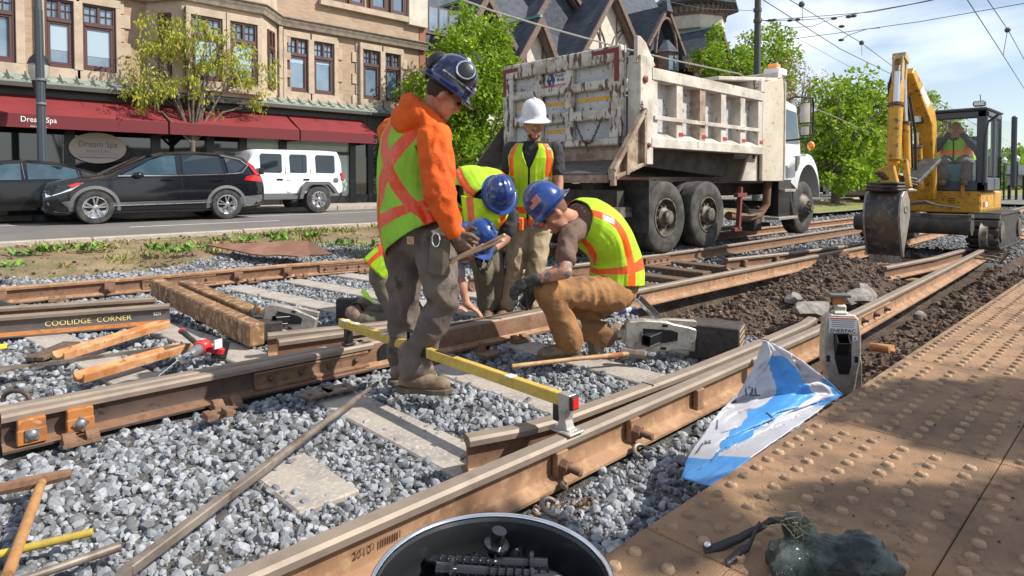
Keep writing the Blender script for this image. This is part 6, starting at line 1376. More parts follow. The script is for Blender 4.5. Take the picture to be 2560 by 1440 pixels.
# --- kneeling man half hidden
J = dict(pelvis=D(962,668,5.15), mid=D(1050,610,5.15), neck=D(1140,618,5.05), head=D(1184,608,4.92), hf=RT*.55-UP*.8-FW*.25, hu=RT*.6+UP*.6-FW*.5,
 shR=D(1128,650,4.95), shL=D(1118,618,5.3), elR=D(1152,705,4.9), elL=D(1110,700,5.3), wrR=D(1168,762,4.86), wrL=D(1120,770,5.2),
 hipR=D(955,690,5.05), hipL=D(965,680,5.3), knR=D(1000,790,4.98), knL=D(1040,790,5.3), anR=D(905,790,5.0), anL=D(930,785,5.35), toeR=-RT*.5-UP*.8, toeL=-RT*.5-UP*.8, fuR=-RT, fuL=-RT, hdR=-UP*.5+RT*.8, hdL=RT, pnR=-UP, pnL=-UP)
J['anR'].z = .10; J['anL'].z = .10; J['knR'].z = .09; J['knL'].z = .09
pD, rD, R_, T_ = person('kneeling man in a blue hard hat, mostly hidden behind the man in the orange jacket', J, cloth('grey t-shirt', (.30,.30,.30), (.22,.22,.22)), M_olive, MV_side, 'short', M_hb, hair=M_hairb, skin=M_skin, w=.95, inf=.03, vkw=dict(seed=9), curl=.3)
sticker(J['hat'], R_, J['head'], .0, .03, M_wsign, .022, .10, rot=.2); sticker(J['hat'], R_, J['head'], .05, .04, M_orr, .03, .03); sticker(J['hat'], R_, J['head'], .055, .03, M_wsign, .012, .05)
# --- crouching man
J = dict(pelvis=D(1540,712,4.42), mid=D(1520,600,4.38), neck=D(1432,548,4.22), head=D(1386,532,4.12), hf=-RT*.68-UP*.74-FW*.15, hu=UP*.72-RT*.68,
 shL=D(1420,590,4.02), shR=D(1448,575,4.42), elL=D(1412,680,3.88), elR=D(1400,670,4.5), wrL=D(1322,704,3.92), wrR=D(1336,722,4.2),
 hipL=D(1535,735,4.28), hipR=D(1548,730,4.55), knL=D(1372,728,3.98), knR=D(1412,800,4.42), anL=D(1426,852,4.10), anR=D(1512,838,4.36), toeL=-RT*1.0-FW*.15, toeR=RT*.1-UP*.9-FW*.15, fuR=RT*.9+UP*.2, hdL=-RT*.85-UP*.5, hdR=-RT*.5-UP*.85, pnL=FW*.4-UP, pnR=-FW*.6-UP*.2)
pE, rE, R_, T_ = person('crouching man in blue hard hat, brown t-shirt and tan trousers, tattooed arm on knee', J, M_tee, M_duck, MV_side, 'short', M_hb, hair=M_hairr, skin=M_tat if False else M_skin, glove=M_glvb, glasses=M_lens, w=1.12, inf=.034, wr=.009, vkw=dict(seed=12, t0=.02, arm=.87, vneck=.8))
mb = MB(); mb.capsule(J['shL'].lerp(J['elL'],.72), J['elL'], .0475, .0452); mb.capsule(J['elL'], J['elL'].lerp(J['wrL'],.62), .0462, .036); fuse('tattoo', mb, .008, mat('inked forearm skin', (.46,.23,.16), .55, c2=(.13,.12,.13), sc=22, lo=.50, hi=.545), rE, 2)
mb = MB(); w_ = J['wrL']; d = (J['elL']-J['wrL']).normalized(); mb.capsule(w_+d*.035, w_+d*.055, .036, .036); mb.build('wrist_band', M_red, rE, smooth=True)
hd = J['head']
def flag(hat, Rr, hd_):
    a, bq = V3((-.095,.02,.10)), None; n = V3((-.085/.0125, .055/.0182, .075/.028)).normalized(); c = hd_+Rr @ (V3((-.083,.050,.058+.088))); nn = (Rr @ V3((-.86,.38,.42))).normalized(); u_ = Rr @ V3((0,0,1)); u_ = (u_-nn*u_.dot(nn)).normalized(); s = u_.cross(nn); c = c+nn*.012
    g = MB().prism([(-.045,-.027),(.045,-.027),(.045,.027),(-.045,.027)], c, s, u_, nn*.0015).build('flag_sticker', M_wsign, hat)
    for k in range(7): z = -.027+.054*(k+.5)/7*1.0; MB().prism([(-.045,z-.0022),(.045,z-.0022),(.045,z+.0022),(-.045,z+.0022)], c+nn*.0016, s, u_, nn*.001).build('flag_stripe', M_red, g)
    MB().prism([(-.045,.0),(-.008,.0),(-.008,.027),(-.045,.027)], c+nn*.0028, s, u_, nn*.001).build('flag_canton', M_navy, g)
flag(J['hat'], R_, hd)
# shirt tail below the vest
# --- operator in the cab
X0_ = 12.85; A2 = lambda px, py, dx=0: AX(px, py, X0_+dx)
J = dict(pelvis=A2(2390,398), neck=A2(2390,343), head=A2(2390,326,-.12), hf=V3((-1,-.15,-.1)), hu=UP,
 shR=A2(2349,352), shL=A2(2432,352), elR=A2(2340,374,-.22), elL=A2(2440,372,-.22), wrR=A2(2372,336,-.33), wrL=A2(2408,338,-.33),
 hipR=A2(2372,402), hipL=A2(2408,402), knR=A2(2356,412,-.45), knL=A2(2420,412,-.45), anR=A2(2362,445,-.5), anL=A2(2416,445,-.5), toeR=V3((-1,0,0)), toeL=V3((-1,0,0)), hdR=UP+V3((0,-.4,0)), hdL=UP+V3((0,.4,0)), pnR=V3((1,0,0)), pnL=V3((1,0,0)))
pF, rF, R_, T_ = person('excavator operator in a green vest seated in the cab, both hands raised to his face', J, cloth('navy sweater', (.02,.025,.04), (.03,.035,.05)), M_greyt, MV_op, 'long', None, hair=M_hairb, skin=M_skin2, w=1.22, inf=.03, sc=1.15, vkw=dict(arm=.7, vneck=.8))
for o in [o for o in bpy.data.objects if o.name.startswith('person') and o.type == 'EMPTY']:
    for c in kids(o): c.matrix_parent_inverse = Matrix.Translation(-V3(o.location))
# ================================================================== TOOLS AND LOOSE THINGS
M_orb = mat('orange rust scale', (.36,.145,.045), .75, c2=(.50,.28,.14), sc=7, c3=(.18,.08,.04), sc3=15, bump=.03)
M_ironb = mat('worn iron bar', (.17,.14,.115), .5, .35, c2=(.28,.24,.20), sc=7, c3=(.10,.06,.045), sc3=10, lo3=.52, hi3=.68, bump=.03)
M_mred = mat('red tool plastic', (.60,.03,.03), .4); M_yelc = mat('yellow handle', (.50,.38,.05), .6, c2=(.35,.25,.05), sc=14)
gb_ = thing('gauge_bar', 'long yellow track gauge bar lying across the rails in front of the standing man', 'gauge bar')
A = G(852,806,.30); B = G(1437,1008,.30); d = (B-A).normalized(); n = d.cross(UP).normalized(); Ln = (B-A).length
MB().bar(A, A+d*Ln*.385, .036, .052, UP).build('bar', M_yel, gb_, bevel=.003); MB().bar(A+d*Ln*.485, B-d*.05, .036, .052, UP).build('bar', M_yel, gb_, bevel=.003)
MB().bar(A+d*Ln*.385, A+d*Ln*.485, .040, .058, UP).build('hinge_block', M_blk, gb_, bevel=.004)
b = MB(); q = A+d*Ln*.39; e = A+d*Ln*.475; b.tube([q+UP*.02, q+UP*.085, e+UP*.085, e+UP*.02], .010, 8); b.build('carry_handle', M_blk, gb_)
MB().bar(A+d*Ln*.52+UP*.0265, A+d*Ln*.60+UP*.0265, .022, .002, UP).build('level_window', M_blk, gb_)
for t in (.03, .09, .27, .80): MB().bar(A+d*Ln*t+UP*.027+n*.006, A+d*Ln*(t+.018)+UP*.027+n*.006, .045, .006, UP).build('clear_clip', M_wsign, gb_, bevel=.001)
eb_ = MB().bar(B-d*.075, B-d*.012, .045, .062, UP).build('end_bracket', M_alu, gb_, bevel=.003); MB().bar(B-d*.012, B+d*.004, .045, .058, UP).build('end_cap', M_black, gb_, bevel=.002)
MB().bar(B+d*.004, B+d*.007, .032, .042, UP).build('red_reflector', mat('red reflector', (.75,.02,.02), .2, coat=1.), gb_)
b = MB(); q = B-d*.05-UP*.03; b.prism([(-.022,0),(.022,0),(.018,-.05),(.028,-.082),(.045,-.088),(.045,-.096),(-.045,-.096),(-.045,-.088),(-.028,-.082),(-.018,-.05)], q-n*.025, d, UP, n*.05); b.box(V3((q.x,q.y,.176)), (.13,.09,.010), Matrix((d, n, UP)).transposed()); b.build('foot', M_alu, gb_, bevel=.003)
MB().bar(B-d*.095-UP*.025, B-d*.095-UP*.10, .02, .045, d).build('black_stop', M_blk, gb_, bevel=.002)
b = MB(); q = A+d*.10; b.bar(q-UP*.026, V3((q.x,q.y,.175)), .04, .05, d); b.box(V3((q.x,q.y,.18)), (.07,.07,.012)); b.build('foot', M_blk, gb_, bevel=.003)
# pry bar
a = G(318,1428,.05); c = G(945,956,.10); m1 = a.lerp(c,.42)
b = MB(); b.bar(a, m1, .036, .034, UP); b.build('lining_bar', M_ironb, bevel=.004, label='long steel pry bar lying across the ballast toward the standing man', cat='pry bar'); o = bpy.data.objects['lining_bar']
MB().tube([m1-(c-a)*.02, m1, a.lerp(c,.8), c], [.017,.019,.016,.009], 12).build('round_shank', M_ironb, o, smooth=True)
b = MB(); dd = (m1-a).normalized(); s = dd.cross(UP); b.add([a+s*.018+UP*.017, a-s*.018+UP*.017, a-s*.018-UP*.017, a+s*.018-UP*.017, a-dd*.10-UP*.012, ], [(0,1,4),(1,2,4),(2,3,4),(3,0,4)]); b.build('chisel_point', M_ironb, o)
# sledge hammer
sl = thing('sledge_hammer', 'sledge hammer with a pale wood handle lying behind the gauge bar', 'hammer')
a = G(1280,916,.06); c = G(1575,884,.075); MB().tube([a, a.lerp(c,.5)+UP*.004, c], [.015,.0135,.016], 12).build('handle', mat('pale ash handle', (.52,.33,.17), .6, c2=(.4,.23,.11), sc=14), sl, smooth=True)
MB().tube([a.lerp(c,.80), a.lerp(c,.93)], [.0158,.018], 12).build('taped_grip', M_orange, sl, smooth=True)
h = (G(1612,882,.06)-G(1580,868,.09)); q = c+(c-a).normalized()*.02; e = V3((.55,-.8,-.05)).normalized(); MB().lathe([(0,-.085),(.028,-.085),(.034,-.078),(.030,-.04),(.030,.04),(.035,.078),(.030,.085),(0,.085)], q, e, 8).build('head', M_ironb, sl, bevel=.003)
# hammers at lower left
hm = thing('spike_hammer', 'rusty long headed hammer with an orange wood handle at the lower left', 'hammer')
a = G(104,1206,.06); c = G(18,1440,.05); MB().tube([a, a.lerp(c,.3), c], [.016,.018,.017], 12).build('handle', M_wood, hm, smooth=True)
a = G(-40,1232,.05); c = G(178,1184,.055); MB().tube([a, a.lerp(c,.5), c], [.022,.027,.022], 8).build('head', M_rust, hm, bevel=.002)
a = G(-60,1400,.03); c = G(232,1330,.045); MB().tube([a, c], .013, 10).build('yellow_handle_tool', M_yelc, label='yellow tool handle lying under the rusty hammer at the lower left', cat='tool handle', smooth=True)
a = G(40,1455,.04); c = G(300,1366,.03); MB().tube([a, a.lerp(c,.6), c], [.012,.014,.016], 10).build('dark_bar', M_ironb, label='dark iron bar on the stones at the bottom left corner', cat='bar', smooth=True)
# orange troughs (unused joint bars)
for (p, q, la) in (((145,894),(412,812),'orange rusty trough shaped joint bar nearer the rail with chalk writing'),((196,948),(468,868),'orange rusty trough shaped joint bar beside the red drill')):
    a = G(*p,.06); c = G(*q,.07); MB().sweep([(-.05,-.02),(.05,-.02),(.055,.03),(.045,.04),(.035,.015),(.012,.0),(-.012,.0),(-.035,.015),(-.045,.04),(-.055,.03)], [a, c]).build('spare_joint_bar', M_orb, label=la, cat='joint bar', group='spare orange joint bars on the ballast', bevel=.003, fix=True)
b = MB(); a = G(0,925,.06); c = G(470,862,.10); b.bar(a.lerp(c,.14), c, .018, .022, UP); pr = [(-.12,-.05),(-.05,-.055),(.02,-.05),(.10,-.012),(.10,.012),(.02,.05),(-.05,.055),(-.12,.05)]; dd = (c-a).normalized(); b.prism(pr, a.lerp(c,.06), dd, dd.cross(UP), UP*.008); b.build('flat_bar', M_ironb, label='thin iron bar with a flat spade end between the orange joint bars', cat='bar')
# timbers
a = G(392,718,.16); c = G(642,838,.10); MB().bar(a, c, .12, .17, UP).build('timber_beam', M_timberO, label='squared brown timber beam leaning on the far rail, nearer of two', cat='timber', bevel=.012)
a = G(462,712,.12); c = G(668,800,.06); MB().bar(a, c, .14, .10, UP).build('timber_beam', M_timberO, label='flatter brown timber lying behind the squared beam', cat='timber', bevel=.01)
MB().bar(G(655,790,.07), G(672,830,.07), .20, .14, UP).build('timber_offcut', M_tdark, label='dark timber offcut between the beams and the left jack', cat='timber', bevel=.008)
a = G(85,898,.02); c = G(180,858,.04); MB().bar(a, c, .13, .03, UP).build('broken_plank', M_timber, label='short grey broken plank under the cut rail with writing', cat='plank', bevel=.004)
for k, (p, q) in enumerate((((465,768),(492,788)),((430,760),(445,764)))): MB().bar(G(*p,.05), G(*q,.04), .015, .012, UP).build('wood_splinter', M_woodp, label='pale wood splinter by the end of the squared beam', cat='splinter', group='pale splinters by the beam')
MB().tube([G(495,800,.04), G(548,806,.04)], .03, 14).build('black_socket', M_blk, label='small black cylinder lying under the squared timber beam', cat='cylinder', smooth=True)
MB().tube([G(-30,752,.12), G(42,772,.10)], .03, 12).build('black_tube', M_blk, label='end of a black tube at the left edge on the cut rails', cat='tube', smooth=True)
b = MB(); q = G(40,1000,.05); b.tube([q+RT*.07*cos(t)+UP*(.05*sin(t)) for t in np.linspace(-.2, pi+.2, 12)], .012, 8); b.build('iron_hoop', M_dark, label='dark iron hoop half sunk in ballast behind the bolted rail at left', cat='hoop', smooth=True)
MB().box(G(6,866,.05), (.05,.03,.03)).build('yellow_marker', mat('yellow marker paint', (.8,.65,.03), .5), label='bright yellow scrap at the left edge under the cut rail', cat='marker', bevel=.003)
# drill
dr = thing('impact_wrench', 'red and black cordless drill lying on an orange joint bar', 'power drill')
q0 = G(500,872,.10); q1 = G(440,905,.09); ax = (q1-q0).normalized(); sd = ax.cross(UP).normalized()
b = MB().tube([q0-ax*.08, q0-ax*.06, q0+ax*.02], [.03,.045,.045], 14); b.ell(q0-ax*.03+UP*.01, (.06,.05,.045)); b.build('motor_housing', M_mred, dr, smooth=True)
b = MB().tube([q0+ax*.02, q0+ax*.10, q0+ax*.13], [.040,.036,.026], 16); b.build('gear_case', M_grey, dr, smooth=True); MB().tube([q0+ax*.13, q0+ax*.17, q0+ax*.185], [.024,.022,.012], 12).build('chuck', M_chrome, dr, smooth=True)
MB().tube([q1, q1+ax*.18-UP*.03], .006, 6).build('drill_bit', M_chrome, dr)
e = G(560,880,.06); MB().bar(q0-ax*.04, e, .035, .05, UP).build('grip', M_mred, dr, bevel=.01); bt = MB().box(G(552,872,.07), (.10,.055,.13), Matrix.Rotation(.4, 3, 'Z') @ Matrix.Rotation(.35, 3, 'Y')).build('battery', M_blk, dr, bevel=.008)
MB().box(G(545,868,.10)+V3((-.01,-.03,.03)), (.06,.012,.06), Matrix.Rotation(.4, 3, 'Z')).build('battery_label', M_wsign, bt)
a = G(490,858,.13); c = G(455,828,.15); o = MB().tube([a, c], [.017,.019], 12).build('side_handle', M_black, dr, smooth=True); MB().ell(c, (.026,.026,.022)).build('handle_knob', M_mred, o, smooth=True)
text('M', 'tool_lettering', dr, q0-ax*.03+UP*.056-sd*.0, -ax, sd, .055, M_wsign, .001)
# red saw, lime torch and black box by the kneeling man
b = MB().box(G(885,788,.08), (.14,.06,.07), Matrix.Rotation(.6, 3, 'Z')); sw = b.build('red_saw', M_mred, bevel=.015, label='red and black cordless saw beside the kneeling man', cat='power saw'); c0 = G(890,772,.14); MB().tube([c0+RT*.05*cos(t)+UP*.05*sin(t) for t in np.linspace(-.4, pi+.2, 12)], .010, 8).build('saw_handle', M_blk, sw, smooth=True)
a = G(908,728,.22); c = G(942,776,.10); o = MB().tube([a, a.lerp(c,.8)], [.022,.026], 14).build('lime_torch', mat('neon lime plastic', (.45,.85,.02), .4), label='neon lime torch leaning by the kneeling man\'s knee', cat='torch', smooth=True); MB().tube([a.lerp(c,.8), c], [.03,.034], 14).build('torch_head', M_blk, o)
MB().box(G(875,775,.11), (.22,.10,.20), Matrix.Rotation(radians(-40), 3, 'Z')).build('tarred_block', M_tdark, label='black tarred timber block standing left of the kneeling man', cat='timber block', bevel=.006)
# ---- jacks
def jack(label, o, R, sc=1., plate=True):
    t = thing('rail_jack', label, 'rail jack'); T = lambda x, y, z: V3(o)+R @ V3((x*sc, y*sc, z*sc))
    def pz(poly, y0, y1, nm, m, bev=.004): return MB().prism([(a*sc, c*sc) for a, c in poly], T(0,y0,0), R @ V3((1,0,0)), R @ V3((0,0,1)), (R @ V3((0,1,0)))*((y1-y0)*sc)).build(nm, m, t, bevel=bev, fix=True)
    bd = pz([(-.07,.0),(.07,.0),(.085,.06),(.10,.17),(.115,.23),(.115,.40),(.10,.50),(.075,.53),(-.075,.53),(-.10,.50),(-.115,.40),(-.115,.23),(-.09,.12),(-.10,.0)], -.03, .06, 'housing', M_alu, .008)
    pz([(.085,.0),(.13,.0),(.13,.20),(.115,.30),(.095,.28)], -.01, .05, 'side_leg', M_alu, .004)
    pz([(-.055,.40),(.055,.40),(.055,.20),(.04,.14),(-.02,.14),(-.045,.24)], -.034, -.0302, 'mechanism_slot', M_blk, 0)
    pz([(-.095,.22),(-.075,.22),(-.075,.26),(-.095,.26)], -.034, -.0302, 'slot', M_blk, 0); pz([(.075,.22),(.095,.22),(.095,.26),(.075,.26)], -.034, -.0302, 'slot', M_blk, 0)
    b = MB(); a = T(-.02,-.10,.39); c = T(-.005,-.02,.30); X = R @ V3((1,0,0)); Z = R @ V3((0,.5,.85)); Yd = (c-a)
    for s1, s2 in ((-1, 0), (1, 0), (0, -1), (0, 1)):
        q = a+X*.036*sc*s1+Z*.033*sc*s2; b.bar(q, q+Yd*1.1, (.007 if s1 else .078)*sc, (.072 if s1 else .007)*sc, Z)
    so = b.build('handle_socket', M_blk, t, bevel=.002)
    b = MB(); b.box(T(0,.02,.56), (.07*sc,.05*sc,.06*sc), R); b.box(T(-.01,.01,.535), (.10*sc,.07*sc,.03*sc), R); b.build('ratchet_nose', M_alu, t, bevel=.012)
    b = MB(); b.box(T(0,.04,.60), (.06*sc,.05*sc,.07*sc), R); b.build('ram', M_orange, t); b = MB(); b.box(T(0,.04,.642), (.13*sc,.07*sc,.022*sc), R); b.build('lifting_pad', M_clad, t, bevel=.004)
    if plate:
        o2 = MB().box(T(0,-.034,.46), (.17*sc,.004*sc,.10*sc), R).build('label_plate', M_wsign, t, bevel=.001); MB().box(T(0,-.0375,.505), (.16*sc,.003*sc,.008*sc), R).build('label_band', M_orr, o2)
        text('ENERPAC', 'plate_lettering', t, T(0,-.038,.425), R @ V3((1,0,0)), R @ V3((0,0,1)), .032*sc, M_blk, .0008, sx=1.15)
        for k in range(4): MB().box(T(0,-.0375,.49-.013*k), ((.14-.01*(k % 2))*sc,.002*sc,.003*sc), R).build('label_text_line', M_clad, o2)
        text('8', 'plate_lettering', t, T(.075,-.035,.375), R @ V3((1,0,0)), R @ V3((0,0,1)), .022*sc, M_hb, .0008); MB().box(T(.075,-.0325,.375), (.03*sc,.003*sc,.025*sc), R).build('small_tag', M_wsign, t)
    return t
o = G(2100,985,-.0); sc_j = (AD(2100,735,(o-CAM).dot(fw)).z-o.z)/.655
jack('silver rail jack standing upright with a white maker\'s plate, between rail and platform', o, frame(FW*.95+RT*.15, UP), sc_j)
R = frame(V3((.3,1,0)), V3((-.80,.6,.0))*.0+(-RT*.95+UP*.18))
jack('silver rail jack lying on its side behind the crouching man, against the dark block', G(1738,845,.14), frame(FW, (-RT*.98+UP*.06-FW*.1)), .92, False)
a = G(1592,748,.30); c = G(1640,790,.14); b = MB(); o_ = MB().bar(a+UP*.02, c, .055, .05, UP).build('jack_socket', M_chrome, label='square chrome jack socket tube pointing up beside the crouching man', cat='jack socket', bevel=.004); MB().bar(a+UP*.024, a+(c-a)*.08+UP*.02, .045, .04, UP).build('socket_hole', M_blk, o_)
jack('pale silver rail jack lying tilted beside the timber beams at left', G(790,812,.09), frame(FW, -RT*.92+UP*.22+FW*.1), .78, False)
# dark laminated block
q = (G(1712,800,.24)+G(1722,895,.0))/2; 
A1 = G(1716,893,0); B1 = G(1875,838,0.0); B1 = A1+(G(1868,850,.02)-A1)*.80
dx = V3((.70,-.28,0)).normalized(); 
A1 = G(1722,893,0); dxx = (RT-FW*.52).normalized(); lb = .33; nrm_ = V3((-dxx.y, dxx.x, 0))
Rb = Matrix((dxx, nrm_, UP)).transposed(); tb = MB().box(A1+dxx*lb*.5+nrm_*.13+UP*.115, (lb,.26,.23), Rb).build('laminated_block', M_tdark, label='dark tarred laminated block with a pale striped end, beside the lying jack', cat='timber block', bevel=.006)
for k in range(6): MB().box(A1+dxx*(lb+.0015)+nrm_*.13+UP*(.028+.036*k), (.003,.24,.016), Rb).build('end_grain_ply', M_endgrain, tb)
# water bottle
a = G(1556,776,.14); c = G(1588,770,.14); wb = MB().tube([a-(c-a)*.8, a, a.lerp(c,.45), a.lerp(c,.65)], [.03,.031,.028,.014], 14).build('water_bottle', mat('clear bottle plastic', (.62,.68,.75), .1, alpha=.75, coat=1.), label='plastic water bottle with a blue cap poking out behind the crouching man', cat='bottle', smooth=True); MB().tube([a.lerp(c,.62), c], .015, 12).build('bottle_cap', M_hb, wb); MB().tube([a-(c-a)*.5, a.lerp(c,.1)], .0318, 14).build('bottle_label', M_navy, wb)
# chrome scissor clamp between the men, screw
b = MB(); 
for (p, q) in (((1272,735),(1298,712)),((1298,712),(1314,735)),((1314,735),(1292,757)),((1292,757),(1272,735)),((1284,722),(1310,744))): b.tube([AD(*p,4.75), AD(*q,4.75)], .008, 8)
b.build('chrome_clamp', M_chrome, label='small bright chrome clamp held between the crouching and bending men', cat='clamp', smooth=True)
b = MB(); a = AD(1318,728,4.02); c = AD(1323,776,4.02); pr = []
for k in range(12): pr += [(.008,k*.009),(.013,k*.009+.004)]
b.lathe([(.014,-.02)]+pr+[(0,.115)], a, c-a, 10); b.build('held_screw_spike', M_dark, label='dark screw spike held in the crouching man\'s black glove', cat='screw spike')
# brown sheet on the verge
vs = [V3(G(px, py, z)) for px, py, z in ((515,611,.22),(770,602,.28),(832,635,.17),(775,637,.13),(745,640,.13),(690,636,.13),(660,638,.12),(628,634,.13),(600,628,.15))]
MB().add(vs+[v-V3((0,0,.02)) for v in vs], [tuple(range(9)), tuple(reversed(range(9,18)))]+[(i, 9+i, 9+(i+1) % 9, (i+1) % 9) for i in range(9)]).build('plywood_sheet', mat('brown board', (.20,.095,.065), .8, c2=(.26,.14,.10), sc=3, bump=.03), label='thin brown board lying flat on the edge of the verge', cat='board', fix=True)
# loose clips
def clip(px, py, z, r, rot, label, tilt=.3, arc=4.2):
    q = G(px, py, z); u = V3((cos(rot), sin(rot), 0)); v = V3((-sin(rot), cos(rot), 0))*cos(tilt)+UP*sin(tilt)
    MB().tube([q+u*r*cos(t)+v*r*sin(t) for t in np.linspace(0, arc, 16)], [.007]+[.0105]*14+[.008], 9).build('rail_clip', M_ironb, label=label, cat='rail clip', group='loose curved rail clips', smooth=True)
clip(1378,1268,.03,.038,.3,'loose C shaped rail clip on the stones right of the pail', .5); clip(1180,1150,.03,.042,2.2,'curved clip against the inner side of the nearest rail', .9, 3.6); clip(1210,1128,.03,.035,.5,'second curved clip by the tapered guard rail end', .8, 3.2); clip(1605,1128,.02,.035,-.4,'loose clip on the stones by the second bolt', .5); clip(1430,1215,.02,.04,1.8,'short bent clip just below the big hexagon nut', .2, 1.6)
# tie plates with holes near the man's boot
for (px, py, r, la) in ((790,985,.2,'flat rusty plate with two holes left of the man\'s boot'),(845,972,-.1,'second flat plate with holes tucked under the bolted rail end')):
    q = G(px, py, .02); o = MB().box(q, (.17,.12,.014), Matrix.Rotation(r, 3, 'Z')).build('loose_plate', M_ironb, label=la, cat='plate', bevel=.002)
    for s in (-.04, .04): MB().lathe([(.014,0),(0,0)], q+Matrix.Rotation(r, 3, 'Z') @ V3((s,0,.0085)), UP, 12).build('plate_hole', M_blk, o)
b = MB().box(G(545,1035,.03), (.14,.10,.02), Matrix.Rotation(.2, 3, 'Z')); 
for s in (-1, 1): b.box(G(545,1035,.05)+V3((s*.045,0,0)), (.035,.08,.035))
b.build('loose_tie_plate', M_rust, label='rusty tie plate with two lugs on the stones under the bolted rail', cat='plate', bevel=.003)
b = MB().box(G(1225,885,.02), (.16,.10,.02), Matrix.Rotation(.1, 3, 'Z')); b.box(G(1205,868,.06), (.03,.05,.07)); b.build('loose_tie_plate', M_rust, label='rusty plate with one lug in the shade behind the gauge bar handle', cat='plate', bevel=.003)
b = MB().box(G(2205,870,.0), (.20,.16,.02), Matrix.Rotation(.3, 3, 'Z')); b.tube([G(2200,870,.03)+V3((0,-.06,0)), G(2200,870,.03)+V3((0,.06,0))], .03, 10); b.build('loose_tie_plate', M_orb, label='rusty plate half buried between jack and platform edge', cat='plate', bevel=.003)
# rocks
def rock(px, py, z, s, sq, label, seed):
    rs = np.random.RandomState(seed); V, F = rockproto(rs, True); 
    for _ in range(1): pass
    npmesh('broken_concrete_lump', (V+.06*rs.normal(size=V.shape))*np.array(sq)*s+np.array(G(px, py, z)), F, mat('pale concrete lump', (.27,.255,.24), .9, c2=(.17,.155,.14), sc=9, bump=.3, bsc=18), label=label, cat='rock')
rock(2030,770,.02,.28,(1.4,.7,.5),'large pale broken lump left of the upright jack',1); rock(2155,742,.02,.26,(1.3,.7,.42),'pale broken slab right behind the upright jack',2); rock(1985,745,.0,.13,(1.2,.8,.6),'smaller pale lump above the large one',3); rock(2160,722,.08,.12,(1.1,.8,.8),'small grey lump on top of the pale slab',4); rock(2300,790,-.07,.09,(1,.8,.8),'round brown stone under the nearest rail',5)
# rail anchors in a row beside the rail
for i in range(9):
    p = G(2432+13*i, 655-7.5*i, .04); q = p+V3((.0,-.42,.0)); MB().tube([p+V3((0,.06,.03)), p+V3((.02,0,.06)), p+V3((.05,-.18,.05)), q+V3((.08,.1,.02))], [.01,.016,.016,.010], 6).build('rail_anchor', M_ironb, label='slim steel rail anchor in the fanned row beside the excavator', cat='rail anchor', group='fanned row of rail anchors', smooth=True)
MB().bar(G(2500,655,.10), G(2522,628,.35), .02, .05, UP).build('steel_strip', M_ironb, label='upright bent steel strip beyond the row of anchors', cat='steel strip')
